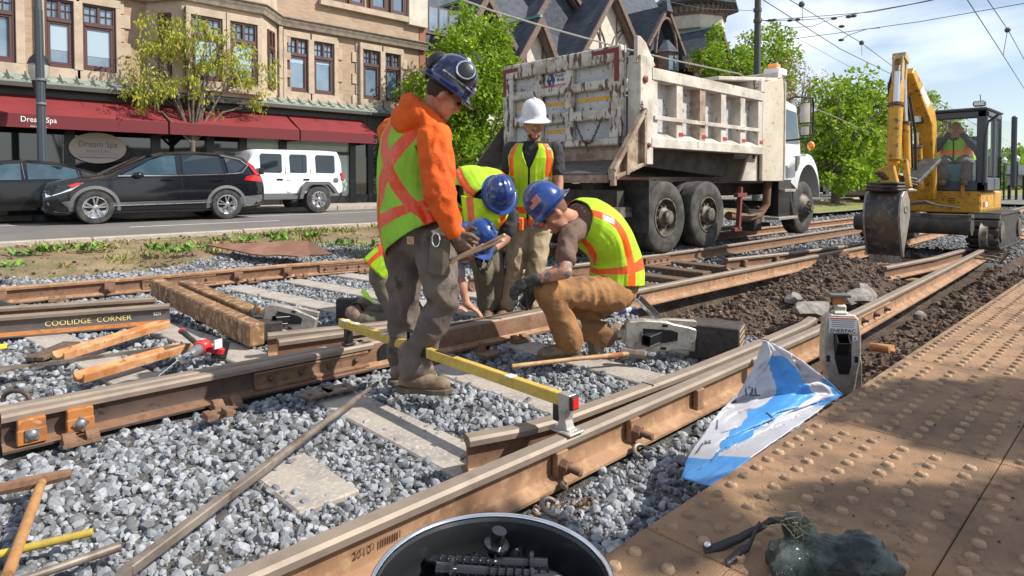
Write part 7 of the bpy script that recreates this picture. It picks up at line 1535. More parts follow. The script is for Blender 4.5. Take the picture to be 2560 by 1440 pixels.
# ---- sack
def sack():
    # outline rows from the hanging corner down to the end lying on the stones; (left px, right px, plane Y left, right)
    rows = [((1908,850),(1926,858),1.20,1.19),((1890,900),(1985,890),1.24,1.10),((1868,945),(2050,935),1.26,1.05),((1845,985),(2108,986),1.28,1.01),((1800,1030),(2060,1020),1.30,1.005),((1765,1075),(2000,1062),1.30,1.003),((1735,1118),(1930,1108),1.29,1.003),((1712,1160),(1850,1165),1.27,1.003),((1700,1195),(1770,1216),1.22,1.01)]
    n, V, F, UVs = 64, [], [], []; K = 12; ks = (len(rows)-1)*K
    for i in range(ks+1):
        a = i/K; k = min(int(a), len(rows)-2); f = a-k; f = f*f*(3-2*f)*.4+f*.6
        r0, r1 = rows[k], rows[k+1]; L0 = V3(AY(*r0[0], r0[2])).lerp(AY(*r1[0], r1[2]), f); R0 = V3(AY(*r0[1], r0[3])).lerp(AY(*r1[1], r1[3]), f)
        for j in range(n+1):
            t = j/n; p = L0.lerp(R0, t); wd = (R0-L0).length; w = sin(pi*t)
            ww = min(1, 6*t*(1-t)+.15); fold = .040*sin(t*6.5+a*.9+1.0)*ww*min(1, wd/.22)+.05*noise.noise(V3((t*3.2+a*.5, a*.7, 2)))*ww+.022*(1-3*abs(noise.noise(V3((t*6+a*1.2, a*1.6, 5)))))*ww*min(1,wd/.2)+.006*noise.noise(V3((t*22, a*6, 5)))
            p = p+V3((-.35,-1,.25)).normalized()*(fold*.8)+V3((0,0,.0)); 
            if p.z > .245 or p.y > 1.0: pass
            V.append(p); UVs.append((t, a/(len(rows)-1)))
    mb = MB(); mb.v = [tuple(p) for p in V]; mb.uv = UVs
    for i in range(ks):
        for j in range(n): mb.f.append((i*(n+1)+j, i*(n+1)+j+1, (i+1)*(n+1)+j+1, (i+1)*(n+1)+j)); mb.m.append(0)
    m = mat('woven sack', (.50,.50,.54), .5, c2=(.40,.39,.42), sc=5, spec=.6, bump=.02, bsc=300); t = m.node_tree; N = t.nodes; Kk = t.links.new; bs = N['Principled BSDF']; base = bs.inputs['Base Color'].links[0].from_socket
    uv = N.new('ShaderNodeUVMap'); uv.uv_map = 'UVMap'; s = N.new('ShaderNodeSeparateXYZ'); Kk(uv.outputs[0], s.inputs[0])
    def Mt(op, a, c):
        q = N.new('ShaderNodeMath'); q.operation = op
        for i, x in enumerate((a, c)):
            if isinstance(x, (int, float)): q.inputs[i].default_value = x
            else: Kk(x, q.inputs[i])
        return q.outputs[0]
    U, Vv = s.outputs[0], s.outputs[1]
    sn = Mt('MULTIPLY', Mt('SINE', Mt('MULTIPLY', Vv, 7.0), 0), .07)
    b1 = Mt('LESS_THAN', Mt('ABSOLUTE', Mt('SUBTRACT', U, Mt('ADD', sn, .47)), 0), .15); b1 = Mt('MULTIPLY', b1, Mt('GREATER_THAN', Vv, .1))
    b2 = Mt('MULTIPLY', Mt('GREATER_THAN', U, Mt('ADD', sn, .86)), Mt('LESS_THAN', Mt('ABSOLUTE', Mt('SUBTRACT', Vv, .38), 0), .1)); b3 = Mt('GREATER_THAN', Vv, .83)
    mk = Mt('MAXIMUM', Mt('MAXIMUM', b1, b2), b3); n_ = N.new('ShaderNodeTexNoise'); n_.inputs['Scale'].default_value = 7; r = N.new('ShaderNodeValToRGB'); r.color_ramp.elements[0].color = (.03,.18,.50,1); r.color_ramp.elements[1].color = (.09,.34,.68,1); Kk(n_.outputs[0], r.inputs[0])
    mx = N.new('ShaderNodeMixRGB'); Kk(mk, mx.inputs[0]); Kk(base, mx.inputs[1]); Kk(r.outputs[0], mx.inputs[2]); Kk(mx.outputs[0], bs.inputs['Base Color'])
    o = mb.build('plastic_sack', m, smooth=2, label='crumpled white and blue woven plastic sack slumped against the platform edge', cat='sack'); so = o.modifiers.new('s', 'SOLIDIFY'); so.thickness = .003
    def at_(u, v): i = int(v*ks); j = int(u*n); q = V[i*(n+1)+j]; q2 = V[i*(n+1)+min(j+1, n)]; q3 = V[min(i+1, ks)*(n+1)+j]; ex = (q2-q).normalized(); ey = -(q3-q).normalized(); nn = ex.cross(ey).normalized(); nn = nn if nn.dot(CAM-q) > 0 else -nn; return q+nn*.006, ex, nn.cross(ex)
    for (u, v, s_, z) in ((.14,.36,'12L',.06),(.10,.44,'ville',.03),(.12,.72,'25',.03)):
        q, ex_, ey_ = at_(u, v); text(s_, 'sack_lettering', o, q, ex_, ey_, z, M_blk, .0008)
    for (u, v) in ((.10,.60),(.45,.55),(.10,.78)):
        q, ex_, ey_ = at_(u, v); MB().bar(q-ey_*.035, q+ey_*.035-ex_*.01, .003, .002, ex_.cross(ey_)).build('sack_print_line', M_blk, o)
sack()
# ---- pail with screw spikes
M_pail = mat('galvanised pail', (.50,.52,.54), .22, .9, c2=(.38,.40,.42), sc=6); M_pin = mat('black pail lining', (.02,.022,.025), .3, spec=.6, coat=.4); M_spk = mat('oiled black spike', (.018,.019,.022), .22, .3, coat=.7)
pc = V3((.614,.693,0)); zr = .62
pa = MB().lathe([(.155,.25),(.176,.60),(.179,.612),(.1825,.617),(.181,.623),(.1765,.622),(.175,.612)], pc, UP, 64).build('pail', M_pail, smooth=True, label='steel pail with a bright rim holding black screw spikes, at the bottom edge', cat='pail')
MB().lathe([(.175,.612),(.171,.58),(.1735,.57),(.169,.56),(.152,.27),(0,.265)], pc, UP, 64).build('lining', M_pin, pa, smooth=True)
MB().tube([pc+V3((.171*cos(t), .171*sin(t), .535)) for t in np.linspace(0, 2*pi, 49)], .0035, 6).build('inner_bead', M_pail, pa, smooth=True)
MB().tube([pc+V3((.1805*cos(t), .1805*sin(t), .620)) for t in np.linspace(0, 2*pi, 65)], .0048, 10, cap=False).build('rolled_rim', M_chrome, pa, smooth=True)
sp0 = None
def spike(): 
    pr = [(0,-.03),(.013,-.03),(.013,-.008),(.022,-.006),(.022,0),(.011,.004),(.011,.045)]
    for k in range(8): z = .05+k*.0135; pr += [(.0105,z),(.0105,z+.006),(.0185,z+.0095),(.0105,z+.0115)]
    pr += [(.0095,.165),(.004,.178),(0,.178)]; return MB().lathe(pr, (0,0,0), (0,0,1), 20)
rs_ = random.Random(5); F2 = V3((fw.x, fw.y, 0)).normalized()
pos = [(-.02,.118,.572,(.98,-.03,-.03)),(.015,.082,.575,(.99,-.04,-.04)),(-.02,.045,.58,(1,.06,.02)),(.02,.01,.58,(1,-.1,.0)),(-.02,-.03,.58,(.95,.2,.0)),(.0,-.07,.575,(1,.1,0)),(-.015,.148,.50,(.2,-.1,1)),(.02,.13,.545,(.9,-.15,.05)),(-.01,.10,.535,(.95,.15,.0)),(.085,.09,.56,(.5,-.85,.1)),(-.10,.06,.55,(.6,.75,.1)),(.11,.02,.55,(.3,-.95,.1))]
for i, (x, y, z, dd) in enumerate(pos):
    d = (RT*dd[0]+F2*dd[1]+UP*dd[2]).normalized(); c = pc+RT*x+F2*y+UP*z
    if sp0 is None: sp0 = o = spike().build('screw_spike', M_spk, smooth=True)
    else: o = sp0.copy(); COL.objects.link(o)
    q = (d if i % 2 else -d).to_track_quat('Z', 'Y'); o.matrix_world = Matrix.Translation(c-(d if i % 2 else -d)*(.08 if dd[2] < .8 else .09)) @ q.to_matrix().to_4x4()
    tag(o, 'oily black screw spike lying in the steel pail', 'screw spike', 'screw spikes in the pail')
# ---- netting bundle with strap
M_net = mat('dark green netting', (.018,.032,.032), .32, c2=(.13,.17,.16), sc=11, bump=.16, bsc=260, coat=.3, stretch=(1,1,2.5)); M_tuft = mat('pale frayed fibre', (.20,.20,.12), .8); M_strap = mat('black strap', (.03,.025,.03), .5)  # paler netting patches paint glossy highlights into its colour
nt_ = thing('netting_bundle', 'bundle of dark green plastic netting with a knotted neck on the platform tiles', 'netting')
def Q(px, py, z): return G(px, py, z)
b = MB(); b.ell(Q(2150,1395,.29), (.085,.062,.055)); b.ell(Q(2200,1415,.28), (.05,.05,.04)); b.ell(Q(2060,1410,.285), (.05,.05,.045)); b.capsule(Q(2100,1400,.29), Q(2010,1350,.32), .045, .032); b.ell(Q(1995,1325,.335), (.032,.04,.038)); b.ell(Q(1965,1395,.28), (.05,.05,.035)); b.capsule(Q(2000,1370,.30), Q(1960,1440,.28), .04, .035)
o = fuse('netting_body', b, .006, M_net, nt_, 5, .006, (26,40,26))
rs_ = np.random.RandomState(3); b = MB(); c = Q(1995,1325,.35)
for k in range(70):
    d = V3(rs_.normal(size=3)); d.z = abs(d.z)*.8; d.normalize(); s = c+V3(rs_.normal(size=3))*.018; e = s+d*.045+V3(rs_.normal(size=3))*.02; b.tube([s, s.lerp(e,.5)+V3(rs_.normal(size=3))*.01, e], .0007, 3, cap=False)
b.build('frayed_fibres', M_tuft, nt_, kind='stuff')
b = MB(); P = [Q(1990,1308,.34), Q(1925,1300,.30), Q(1850,1350,.262), Q(1760,1375,.256)]; P2 = [Q(1900,1310,.30), Q(1868,1370,.262), Q(1815,1408,.256)]
for pts in (P, P2):
    pts = [V3(p) for p in pts]; v = []
    for i in range(25):
        t = i/24*(len(pts)-1); k = min(int(t), len(pts)-2); p = pts[k].lerp(pts[k+1], t-k)+UP*.004*sin(i*.5); s = (FW*.8+UP*.6+RT*.2*sin(i*.25)).normalized()*(.008+.004*i/24); v += [p+s, p-s]
    o_ = len(b.v); b.v += [tuple(p) for p in v]; b.f += [(o_+2*i, o_+2*i+1, o_+2*i+3, o_+2*i+2) for i in range(24)]; b.m += [0]*24
o = b.build('strap', M_strap, nt_, smooth=2); so = o.modifiers.new('s', 'SOLIDIFY'); so.thickness = .003
MB().ell(Q(1768,1362,.262), (.012,.010,.008)).build('crumpled_foil', M_chrome, label='tiny crumpled foil scrap beside the strap on the tiles', cat='litter')
# small leaf litter and dirt crumbs on the platform and by the rails
n = 900; x = RS.uniform(.6, 7, n); y = RS.uniform(-1.2, .97, n); P = np.stack([x, y, np.full(n, ZP+.002)], -1); scatter('platform_crumbs', P, RS.uniform(.0015, .005, n), PL, M_stoneB)
n = 5200; x = RS.uniform(.3, 5.5, n); y = 1.72+RS.choice([-1, 1], n)*RS.uniform(.05, .22, n)+.02*np.maximum(x-3,0); P = np.stack([x, y, height(x, y)+.012], -1)[fbm(x*3, y*3) > .12]; scatter('leaf_litter', P, RS.uniform(.004, .012, len(P)), PL, mat('leaf litter brown', (.20,.12,.07), .95, isl=.6))
# ================================================================== TREES
def leafmat(name, c1, c2, hi=(.3,.4,.05)):
    m = mat(name, c1, .55, isl=.45, spec=.3); t = m.node_tree; N = t.nodes; K = t.links.new; b = N['Principled BSDF']
    g = N.new('ShaderNodeNewGeometry'); r = N.new('ShaderNodeValToRGB'); r.color_ramp.elements[0].color = (*c1, 1); r.color_ramp.elements[1].color = (*c2, 1); r.color_ramp.elements[1].position = .8
    e = r.color_ramp.elements.new(1.0); e.color = (*hi, 1); K(g.outputs['Random Per Island'], r.inputs[0]); K(r.outputs[0], b.inputs['Base Color'])
    tr = N.new('ShaderNodeBsdfTranslucent'); K(r.outputs[0], tr.inputs[0]); mx = N.new('ShaderNodeMixShader'); mx.inputs[0].default_value = .42; K(b.outputs[0], mx.inputs[1]); K(tr.outputs[0], mx.inputs[2])
    K(mx.outputs[0], N['Material Output'].inputs[0]); return m
M_bark = mat('tree bark', (.16,.13,.10), .9, c2=(.09,.07,.055), sc=12, bump=.06, bsc=40, stretch=(1,1,.3))
M_lyel = leafmat('yellow green young leaf', (.30,.36,.035), (.46,.50,.06), (.62,.55,.12))
M_lgrn = leafmat('bright spring leaf', (.13,.24,.012), (.27,.42,.025), (.46,.56,.06))
M_lgrn2 = leafmat('mid green leaf', (.075,.16,.012), (.18,.31,.025), (.34,.44,.05))
M_lbud = leafmat('ochre budding leaf', (.30,.20,.06), (.42,.30,.10), (.25,.28,.06))
def leaves(C, r, n, ls, rs, droop=0., asp=.5, flat=1.):
    """n folded leaves round the clump centres C (k,3) with clump radii r"""
    k = len(C); id_ = rs.randint(0, k, n); d = rs.normal(size=(n, 3)); d /= np.linalg.norm(d, axis=1)[:, None]; rad = r[id_]*rs.uniform(.25, 1.0, n)**.6
    P = C[id_]+d*rad[:, None]*np.array([1, 1, flat]); a = rs.normal(size=(n, 3))+d*.8; a[:, 2] -= droop*2; a /= np.linalg.norm(a, axis=1)[:, None]
    s = np.cross(a, rs.normal(size=(n, 3))); s /= np.linalg.norm(s, axis=1)[:, None]; l = (ls*rs.uniform(.6, 1.3, n))[:, None]
    m = P+a*l*.5; V = np.stack([P, m+s*l*asp*.5, P+a*l, m-s*l*asp*.5], 1).reshape(-1, 3); F = np.arange(n*4).reshape(n, 4); return V, F
def tree(name, label, base, blobs, nclump, nleaf, ls, m, seed=1, tr=.12, th=None, cr=.35, droop=0., asp=.5, group=None, stems=1, bare=False, inner=.3, limbs=None, cat='tree'):
    rs = np.random.RandomState(seed); base = V3(base); t = thing(name, label, cat, group, loc=base)
    B = [(np.array(b[:3]), np.array(b[3:6])) for b in blobs]; vol = np.array([b[1].prod() for b in B]); pr = vol/vol.sum(); C = []
    while len(C) < nclump:
        b = B[rs.choice(len(B), p=pr)]; d = rs.normal(size=3); d /= np.linalg.norm(d); C.append(b[0]+d*b[1]*rs.uniform(inner, 1)**.5)
    C = np.array(C); R = cr*rs.uniform(.55, 1.35, nclump)
    fk = th or C[:, 2].min()*.9
    mb = MB(); top = V3((0, 0, fk)); wob = lambda s_: V3((rs.uniform(-s_, s_), rs.uniform(-s_, s_), 0))
    mb.tube([V3((0,0,-.05)), V3((0,0,.1)), V3((0,0,fk*.5))+wob(tr*.4), top], [tr*1.35, tr*1.05, tr*.92, tr*.85], 10)
    nl = limbs or max(4, nclump//9); hubs = []
    I = rs.choice(nclump, nl, replace=False)
    for i in I:
        e = V3(C[i])*1.0; mid = top.lerp(e, .5)+V3((0, 0, .12*(e-top).length))+wob(.08*(e-top).length); hubs.append((mid, e))
        q = top.lerp(mid, .5)+wob(.04); mb.tube([top-V3((0,0,.1)), q, mid, mid.lerp(e,.5)+wob(.06), e], [tr*.5, tr*.40, tr*.28, tr*.16, tr*.05], 6, cap=False)
    for c in C:
        c = V3(c); h = min(hubs, key=lambda q: (q[0].lerp(q[1],.35)-c).length); s0 = h[0].lerp(h[1], rs.uniform(0, .7)); mid = s0.lerp(c, .55)+wob(.06)+V3((0,0,.06))
        mb.tube([s0, mid, c], [tr*.17, tr*.10, tr*.03], 5, cap=False)
        if bare:
            for _ in range(5): d = V3(rs.normal(size=3)); d.z = abs(d.z); mb.tube([c.lerp(mid,.4), c+d*.3], [tr*.05, tr*.015], 3, cap=False)
    mb.build('trunk', M_bark, t, smooth=True)
    if nleaf:
        V, F = leaves(C, R, nleaf, ls, rs, droop, asp); npmesh('crown', V, F, m, parent=t, kind='stuff')
    return t
# small street tree
pb = AY(483,520,20.4); zt_ = .4
def rel(px, py, Y=20.4): p = AY(px, py, Y); return p-V3((pb.x, 20.4, zt_))
def blob(px, py, rx, rz, ry=None, Y=20.4):
    c = rel(px, py, Y); k = abs(rel(px+rx, py, Y).x-c.x); h = abs(rel(px, py+rz, Y).z-c.z); return (c.x, c.y, c.z, k, ry or k, h)
bl = [blob(395,90,65,60,.9), blob(520,120,80,75,1.0), blob(350,200,40,70,.7), blob(580,160,60,70,.9), blob(640,190,50,60,.7), blob(430,225,110,35,1.1), blob(350,245,40,20,.6), blob(660,245,50,18,.6), blob(310,180,25,15,.4), blob(530,290,30,12,.5)]
tree('street_tree', 'small street tree with sparse drooping yellow green leaves in front of the shop', (pb.x,20.4,zt_), bl, 120, 5200, .135, M_lyel, 5, .085, 2.05, .26, droop=1.1, asp=.34, limbs=16)
# bright tree behind the men
pb = AY(1180,500,19.3); 
def rel(px, py, Y=19.3): p = AY(px, py, Y); return p-V3((pb.x, 19.3, .4))
bl = [blob(1210,60,60,55,1.1,19.3), blob(1180,140,90,70,1.6,19.3), blob(1150,230,110,70,1.8,19.3), blob(1215,300,90,80,1.8,19.3), blob(1170,400,90,80,1.6,19.3), blob(1110,170,45,30,1.0,19.3), blob(1250,170,40,50,1.0,19.3)]
tree('street_tree', 'tall bright green spring tree behind the standing men, left of the truck', (pb.x,19.3,.4), bl, 300, 26000, .17, M_lgrn, 6, .16, 1.2, .42, droop=.2, asp=.55, limbs=22)
# trees beyond the truck
pb = AY(1850,480,21.0)
def rel(px, py, Y=21.0): p = AY(px, py, Y); return p-V3((pb.x, 21, .3))
bl = [blob(1800,130,35,55,1.5,21), blob(1835,170,60,50,2,21), blob(1910,130,45,65,2,21), blob(1900,200,60,50,2,21), blob(1830,300,90,80,2.5,21)]
tree('street_tree', 'bright green tree rising behind the truck bed beside the tower', (pb.x,21,.3), bl, 240, 17000, .26, M_lgrn, 8, .22, 2.5, .6, asp=.6, limbs=20)
pb = AY(1755,480,23.0)
def rel(px, py, Y=23.0): p = AY(px, py, Y); return p-V3((pb.x, 23, .3))
bl = [blob(1760,165,30,35,1,23), blob(1770,250,40,50,1,23)]
tree('street_tree', 'thin tree with ochre budding twigs behind the truck bed', (pb.x,23,.3), bl, 60, 1500, .2, M_lbud, 9, .12, 3, .5, bare=True)
pb = AY(1965,480,17.0)
def rel(px, py, Y=17.0): p = AY(px, py, Y); return p-V3((pb.x, 17, .3))
bl = [blob(1990,210,45,55,1.6,17), blob(2020,260,45,60,1.6,17), blob(1985,330,50,90,2,17), blob(1885,75,25,50,1,17)]
tree('bare_tree', 'half bare tree with brown twigs behind the truck cab and its mirror', (pb.x,17,.3), bl, 130, 2600, .2, M_lbud, 10, .16, 2.2, .55, bare=True, limbs=24)
# tree on the grass right of the truck
def mid(px0, py0, Y, name, label, bl2, ncl, nlf, ls, m, seed, tr, th, cr, **kw):
    p = G(px0, py0, .12) if Y is None else AY(px0, py0, Y); Yv = p.y
    global pb; pb = p
    def rl(px, py): q = AY(px, py, Yv); return q-V3((p.x, Yv, .12))
    out_ = []
    for (px, py, rx, rz, ry) in bl2:
        c = rl(px, py); k = abs(rl(px+rx, py).x-c.x)*.75; h = abs(rl(px, py+rz).z-c.z); out_.append((c.x, c.y, c.z, k, ry, h))
    return tree(name, label, (p.x, Yv, .12), out_, ncl, nlf, ls, m, seed, tr, th, cr, **kw)
mid(2088, 512, None, 'round_tree', 'leafy green tree on the grass between the truck front and the excavator', [(2130,230,40,45,1.2),(2100,330,60,70,2),(2150,290,55,60,2),(2130,400,70,50,2),(2070,420,50,50,1.6),(2080,250,30,40,1)], 170, 10500, .23, M_lgrn, 12, .2, 1.5, .45, asp=.6, limbs=22)
mid(2185, 500, 13.0, 'round_tree', 'sunlit yellow green tree right behind the excavator arm', [(2160,400,30,60,1.4),(2190,330,35,50,1.4),(2200,420,20,50,1)], 120, 8000, .22, M_lyel, 13, .14, 1.2, .5, asp=.6)
mid(2300, 500, 16.0, 'round_tree', 'dark green tree hidden behind the excavator boom', [(2240,330,40,60,2),(2310,290,50,55,2.5),(2380,330,30,50,2),(2270,420,60,50,2.5),(2350,420,60,50,2.5)], 150, 7500, .32, M_lgrn, 14, .25, 2, .7, asp=.6)
k = 0
for (px, top, w) in ((2035,420,40),(2240,430,40),(2425,395,45),(2475,410,40),(2530,380,55),(2590,365,60),(2640,380,60),(1990,440,30)):
    k += 1; mid(px, 480, 26.0 if px < 2400 else 14+k*.8, 'distant_tree', ['round green tree far behind the cab mirror of the truck','green tree far behind the excavator arm','green tree far behind the excavator cab','low tree far behind the open excavator door','yellow green tree at the right edge above the station lamps','tall tree just beyond the right edge','last tree beyond the right edge','green tree far behind the truck bonnet'][k-1], [(px,(top+470)/2,w,(470-top)/2,4),(px-w*.4,(top+470)/2+15,w*.6,30,3)], 90, 5200, .7, M_lgrn2 if k % 2 else M_lgrn, 20+k, .3, 2.5, 1.5, asp=.6)
# tree standing on the platform outside the picture, whose shade falls on the tiles
rs_ = np.random.RandomState(2)
tree('platform_tree', 'leafy tree on the platform beside the camera, shading the tiles', (6.3,-4.2,.25), [(-.30,1.12,4.5,.42,.26,.14),(.15,.85,4.5,.25,.2,.12),(-1.48,1.0,4.5,.26,.22,.14),(-1.1,.55,4.6,.3,.2,.14),(-1.68,1.35,4.9,.2,.18,.1)], 46, 9500, .13, M_lgrn, 31, .12, 2.2, .17, asp=.6)
# ================================================================== GRASS AND WEEDS
def blades(P, h, rs, w=.012):
    n = len(P); a = rs.uniform(0, 2*pi, n); d = np.stack([np.cos(a), np.sin(a), np.zeros(n)], -1); l = rs.normal(size=(n, 3))*.35; l[:, 2] = 1; l /= np.linalg.norm(l, axis=1)[:, None]; h = h[:, None]
    V = np.stack([P-d*w, P+d*w, P+l*h*.6+d*w*.7, P+l*h+np.stack([l[:,0], l[:,1], np.zeros(n)], -1)*h*.5], 1).reshape(-1, 3); return V, np.arange(n*4).reshape(n, 4)
rs_ = np.random.RandomState(9); P = []
for (n, x0, x1, y0, y1) in ((3500,0,7,10.2,11.9),(2500,5.0,9.5,8.8,10.8),(3500,9,40,8.5,12),(2000,5,9,10.6,12)):
    x = rs_.uniform(x0, x1, n); y = rs_.uniform(y0, y1, n); k = fbm(x*1.4, y*1.4) > (.08 if x0 < 5 else -.1); P.append(np.stack([x[k], y[k], height(x[k], y[k])-.01], -1))
P = np.concatenate(P); V, F = blades(P, rs_.uniform(.04, .13, len(P)), rs_); npmesh('verge_grass', V, F, M_grass, kind='stuff')
sheet('grass_strip', np.arange(22, 120, 3.), np.arange(8.2, 12.4, .7), lambda X, Y: .14+.05*fbm(X*.3, Y*.5)+0*X, mat('short lawn', (.17,.20,.05), .95, c2=(.27,.26,.10), sc=1.5, bump=.3, bsc=20))
M_weed = mat('weed leaf', (.12,.25,.03), .6, isl=.4)
wd = [(120,625),(175,620),(230,622),(80,632),(400,622),(440,628),(545,600),(620,600),(690,590),(705,598),(10,665),(930,615),(850,610),(780,590),(480,618),(245,612)]
for i, (px, py) in enumerate(wd):
    p = G(px, py, .22); rs2 = np.random.RandomState(50+i); n = 34; a = rs2.uniform(0, 2*pi, n); l = rs2.uniform(.06, .15, n); V = []; 
    for k in range(n):
        o = np.array([p.x+rs2.normal()*.09, p.y+rs2.normal()*.05, p.z-.02]); d = np.array([cos(a[k]), sin(a[k]), rs2.uniform(.3, 1.2)]); s = np.array([-sin(a[k]), cos(a[k]), 0])*l[k]*.22
        V += [o, o+d*l[k]*.5+s, o+d*l[k]-np.array([0,0,.02]), o+d*l[k]*.5-s]
    npmesh('weed', V, np.arange(n*4).reshape(n, 4), M_weed, label='green leafy weed growing in the dry verge beside the road', cat='weed', group='weeds in the roadside verge')
# ================================================================== OVERHEAD WIRES, POLES, FAR THINGS
M_wire = mat('overhead wire', (.07,.075,.08), .6); M_pole = mat('dark green pole', (.05,.065,.06), .6); M_lamp = mat('slate lamp post', (.055,.07,.085), .45)
def wire(label, pts, r=.012, sag=0, name='overhead_wire', m=None):
    P = []; 
    for a, c in zip(pts, pts[1:]):
        for k in range(10): t = k/10; P.append(V3(a).lerp(V3(c), t)-V3((0,0,sag*4*t*(1-t))))
    P.append(V3(pts[-1])); return MB().tube(P, r, 5).build(name, m or M_wire, label=label, cat='wire', smooth=True)
wire('left of two trolley wires running to the excavator boom', [G(1890,-12,5.6), G(2100,122,5.6), G(2238,190,5.6), G(2400,290,5.6), G(2560,375,5.6)])
wire('upper trolley wire right of the pole, with two droppers', [G(1955,-12,6.3), G(2150,105,6.3), G(2240,172,6.3), G(2420,300,6.3), G(2560,390,6.3)])
wire('left wire of the pair crossing the upper right corner', [G(2412,-10,5.6), G(2490,110,5.6), G(2575,245,5.6)])
wire('right wire of the pair crossing the upper right corner', [G(2462,-10,6.3), G(2520,75,6.3), G(2575,175,6.3)])
for (a, c, la) in (((2005,12,6.3),(2007,52,5.6),'first dropper between the trolley wires, nearer the pole'),((2154,108,6.3),(2155,138,5.6),'second dropper between the trolley wires, over the trees'),((2519,74,6.3),(2508,138,5.6),'dropper of the wire pair in the upper right corner')):
    wire(la, [G(*a), G(*c)], .01, name='wire_dropper'); 
XP = 26.
pole = thing('catenary_pole', 'dark pole holding the overhead wires above the trees behind the truck', 'pole')
pp = AX(1894, 60, XP); MB().tube([(XP,pp.y,0),(XP,pp.y,9.6)], [.17,.13], 14).build('pole_shaft', M_pole, pole, smooth=True)
b = MB(); 
for py in (25, 52): q = AX(1894,py,XP); b.tube([q-V3((0,0,.07)), q+V3((0,0,.07))], .17, 12)
b.build('pole_band', M_wire, pole)
wire('upper span wire from the pole across the sky', [AX(1900,52,XP), AX(2180,30,XP), AX(2320,3,XP), AX(2500,-40,XP)], .013)
wire('lower span wire from the pole with insulators', [AX(1900,52,XP), AX(1990,51,XP), AX(2085,44,XP), AX(2280,10,XP), AX(2400,-16,XP)], .013)
wire('slack jumper wire hanging under the span wires', [AX(1930,57,XP), AX(1975,69,XP), AX(2030,66,XP), AX(2085,45,XP)], .011)
wire('long lower span wire crossing the sky to the right edge', [AX(1950,101,XP+3), AX(2100,82,XP+3), AX(2300,54,XP+3), AX(2580,5,XP+3)], .014)
wire('curved jumper rising from the trolley wire', [AX(2102,100,XP+2), AX(2120,88,XP+2), AX(2170,72,XP+2), AX(2200,70,XP+2)], .013)
wire('thin diagonal guy wire beyond the excavator boom', [AX(1900,45,XP), AX(2130,170,XP+6), AX(2360,265,XP+20)], .008)
for i, (px, py, X) in enumerate(((1925,51,XP),(1935,50,XP),(1975,51,XP),(1994,49,XP),(2085,46,XP),(2122,42,XP),(2134,40,XP),(2103,100,XP+2),(2104,66,XP))):
    q = AX(px, py, X); MB().ell(q, (.12,.12,.055), n=8, k=6).build('wire_insulator', M_wire, label='small dark insulator clamped on the overhead wires', cat='insulator', group='insulators on the overhead wires', smooth=True)
for i, (px, py, zz) in enumerate(((2004,11,6.3),(2154,107,6.3),(2519,75,6.3))):
    MB().ell(G(px, py, zz), (.09,.09,.09), n=8, k=6).build('wire_clamp', M_wire, label='round clamp joining a dropper to the upper wire', cat='clamp', group='round clamps on the upper wires', smooth=True)
M_cable = mat('pale cable', (.42,.41,.38), .5, .3, c2=(.25,.24,.22), sc=9, stretch=(6,1,1))
wire('thick pale cable slanting down behind the dump truck', [AY(1120,-14,9.5), AY(1230,27,9.5), AY(1380,72,9.5), AY(1540,116,9.5), AY(1690,152,9.5), AY(1845,184,9.5), AY(2000,255,9.5), AY(2110,302,9.5), AY(2225,355,9.5)], .022, name='pale_cable', m=M_cable)
wire('thin wire passing in front of the tower roof', [AY(1640,-2,22), AY(1760,22,22), AY(1892,27,22)], .02)
# lamp post at the left
lp = thing('lamp_post', 'tall fluted dark lamp post with an old style lantern at the left', 'lamp post')
q = AY(106, 400, 18.6); X0 = q.x; b = MB().lathe([(.22,0),(.2,.25),(.13,.5),(.10,.7)], (X0,18.6,.27), (0,0,1), 16); b.build('base', M_lamp, lp, smooth=True)
b = MB().tube([(X0,18.6,.9),(X0-.02,18.6,5.3),(X0-.06,18.6,8.6)], [.088,.075,.05], 16); 
for k in range(8): th = 2*pi*k/8; b.tube([(X0+.085*cos(th),18.6+.085*sin(th),.9),(X0-.02+.072*cos(th),18.6+.072*sin(th),5.3)], .014, 4)
b.build('shaft', M_lamp, lp)
b = MB()
for z in (3.05, 3.62, 5.9): b.tube([(X0,18.6,z),(X0,18.6,z+.05)], .11, 16)
b.build('band', M_grey, lp)
z = AY(95,200,18.9).z; xl = AY(97,170,19.2).x; M_lg = mat('lantern glass', (.5,.5,.45), .2, alpha=.7, coat=1.)
b = MB().tube([(X0,18.65,z-.2),(xl,18.95,z-.35),(xl,19.2,z-.2)], .04, 8); b.lathe([(.06,-.3),(.12,-.2),(.15,0),(.16,.02)], (xl,19.2,z), (0,0,1), 12); b.lathe([(.24,.42),(.2,.55),(.1,.68),(.05,.85),(0,.92)], (xl,19.2,z), (0,0,1), 12); b.build('lantern_frame', M_blk, lp, smooth=True)
MB().lathe([(.14,0),(.22,.2),(.22,.42)], (xl,19.2,z), (0,0,1), 12).build('lantern_glass', M_lg, lp, smooth=True)
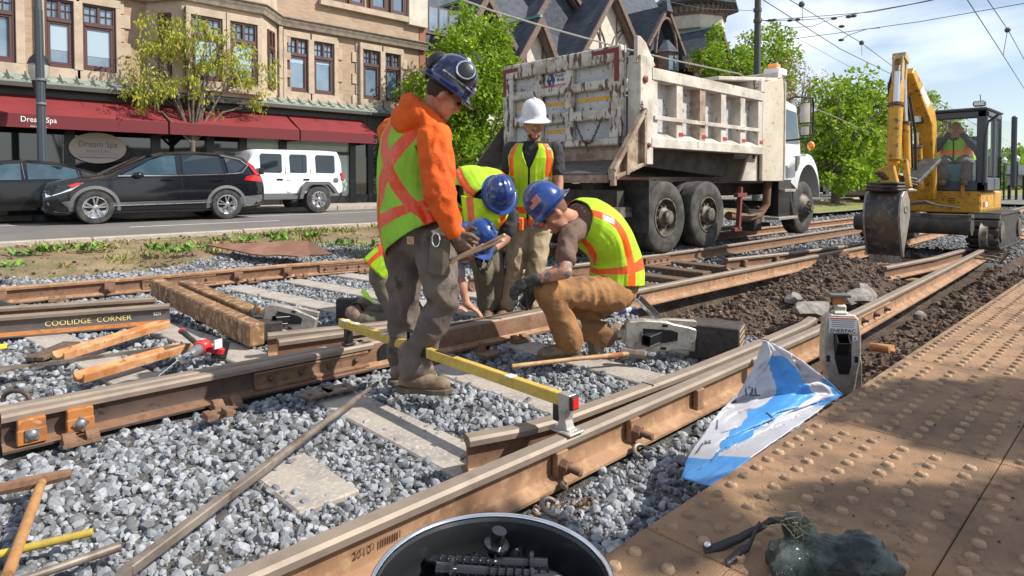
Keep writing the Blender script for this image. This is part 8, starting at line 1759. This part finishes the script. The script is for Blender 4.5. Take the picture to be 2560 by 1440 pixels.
# far cars, red building, people and boards at the stop
M_redb = mat('distant red wall', (.36,.05,.04), .8)
rb = thing('red_shop', 'low red fronted building far behind the trees', 'building'); MB().b2((70,52,0),(96,60,5.5)).build('wall', M_redb, rb); MB().b2((69.7,51.7,5.5),(96.3,60.3,6.1)).build('roof', M_stuc, rb)
for k in range(6): MB().b2((72+4*k,51.85,1.2),(74.6+4*k,51.98,4)).build('window', M_glsd, rb)
gr = thing('grey_block', 'pale grey apartment block far behind the excavator', 'building'); MB().b2((110,34,0),(150,50,13)).build('wall', M_stuc, gr)
for k in range(8):
    for j in range(3): MB().b2((112+4.6*k,33.85,2+3.6*j),(114.4+4.6*k,33.98,4.2+3.6*j)).build('window', M_gls, gr)
def farcar(label, px, py, m, l=4.4, h=1.5, ang=0):
    p = G(px, py, .13); t = thing('distant_car', label, 'car', 'cars parked far behind the trees', loc=p, rz=ang)
    MB().prism([(-l/2,.3),(-l/2,.75),(-l*.36,.9),(-l*.2,h),(l*.22,h),(l*.38,.92),(l/2,.8),(l/2,.3)], (0,-.85,0), (1,0,0), (0,0,1), (0,1.7,0)).build('body', m, t, bevel=.08)
    MB().prism([(-l*.3,.95),(-l*.18,h-.1),(l*.19,h-.1),(l*.31,.95)], (0,-.86,0), (1,0,0), (0,0,1), (0,-.01,0)).build('side_window', M_cglass, t)
    for u in (-.3, .3): MB().lathe([(.33,-.2),(.33,0),(.2,.01),(0,.01)], (l*u,-.86,.33), (0,-1,0), 16).build('wheel', M_black, t)
farcar('dark blue car parked under the tree between truck and excavator', 2150, 496, mat('dark blue paint', (.02,.04,.14), .3, coat=1.))
farcar('grey car nose partly hidden behind the bucket', 2195, 506, mat('grey car paint', (.25,.24,.23), .3, coat=1.), ang=1.2)
farcar('red car glimpsed behind the excavator arm', 2185, 478, mat('red car paint', (.45,.03,.03), .3, coat=1.))
farcar('black car far behind the truck wheel', 2055, 490, M_carb)
for i, (px, h, la) in enumerate(((2509,2.2,'first slim station lamp with a white head at the right edge'),(2541,2.3,'second slim station lamp with a white head at the right edge'))):
    p = G(px, 500, .1); t = thing('station_lamp', la, 'lamp post', loc=p); MB().tube([(0,0,0),(0,0,h)], .05, 8).build('pole', M_blk, t); MB().lathe([(.09,0),(.15,.2),(.06,.32),(0,.38)], (0,0,h), (0,0,1), 8).build('lamp_head', M_white, t)
p = G(2548, 500, .1); t = thing('notice_board', 'pale notice board standing at the far stop at the right edge', 'sign', loc=p); MB().b2((-.1,-1.0,.9),(.1,.6,2.1)).build('board', M_wsign, t); MB().b2((-.08,-.95,0),(.08,-.8,.9)).build('leg', M_blk, t); MB().b2((-.08,.4,0),(.08,.55,.9)).build('leg', M_blk, t)
p = G(2514, 502, .1); t = thing('shelter', 'dark slim shelter frame at the far stop', 'shelter', loc=p); MB().b2((-.3,-.6,1.45),(2.5,1.2,1.52)).build('roof', M_blk, t)
for (a, c) in ((-.2,-.5),(-.2,1.1),(2.4,-.5),(2.4,1.1)): MB().b2((a-.06,c-.06,0),(a+.06,c+.06,1.45)).build('post', M_blk, t)
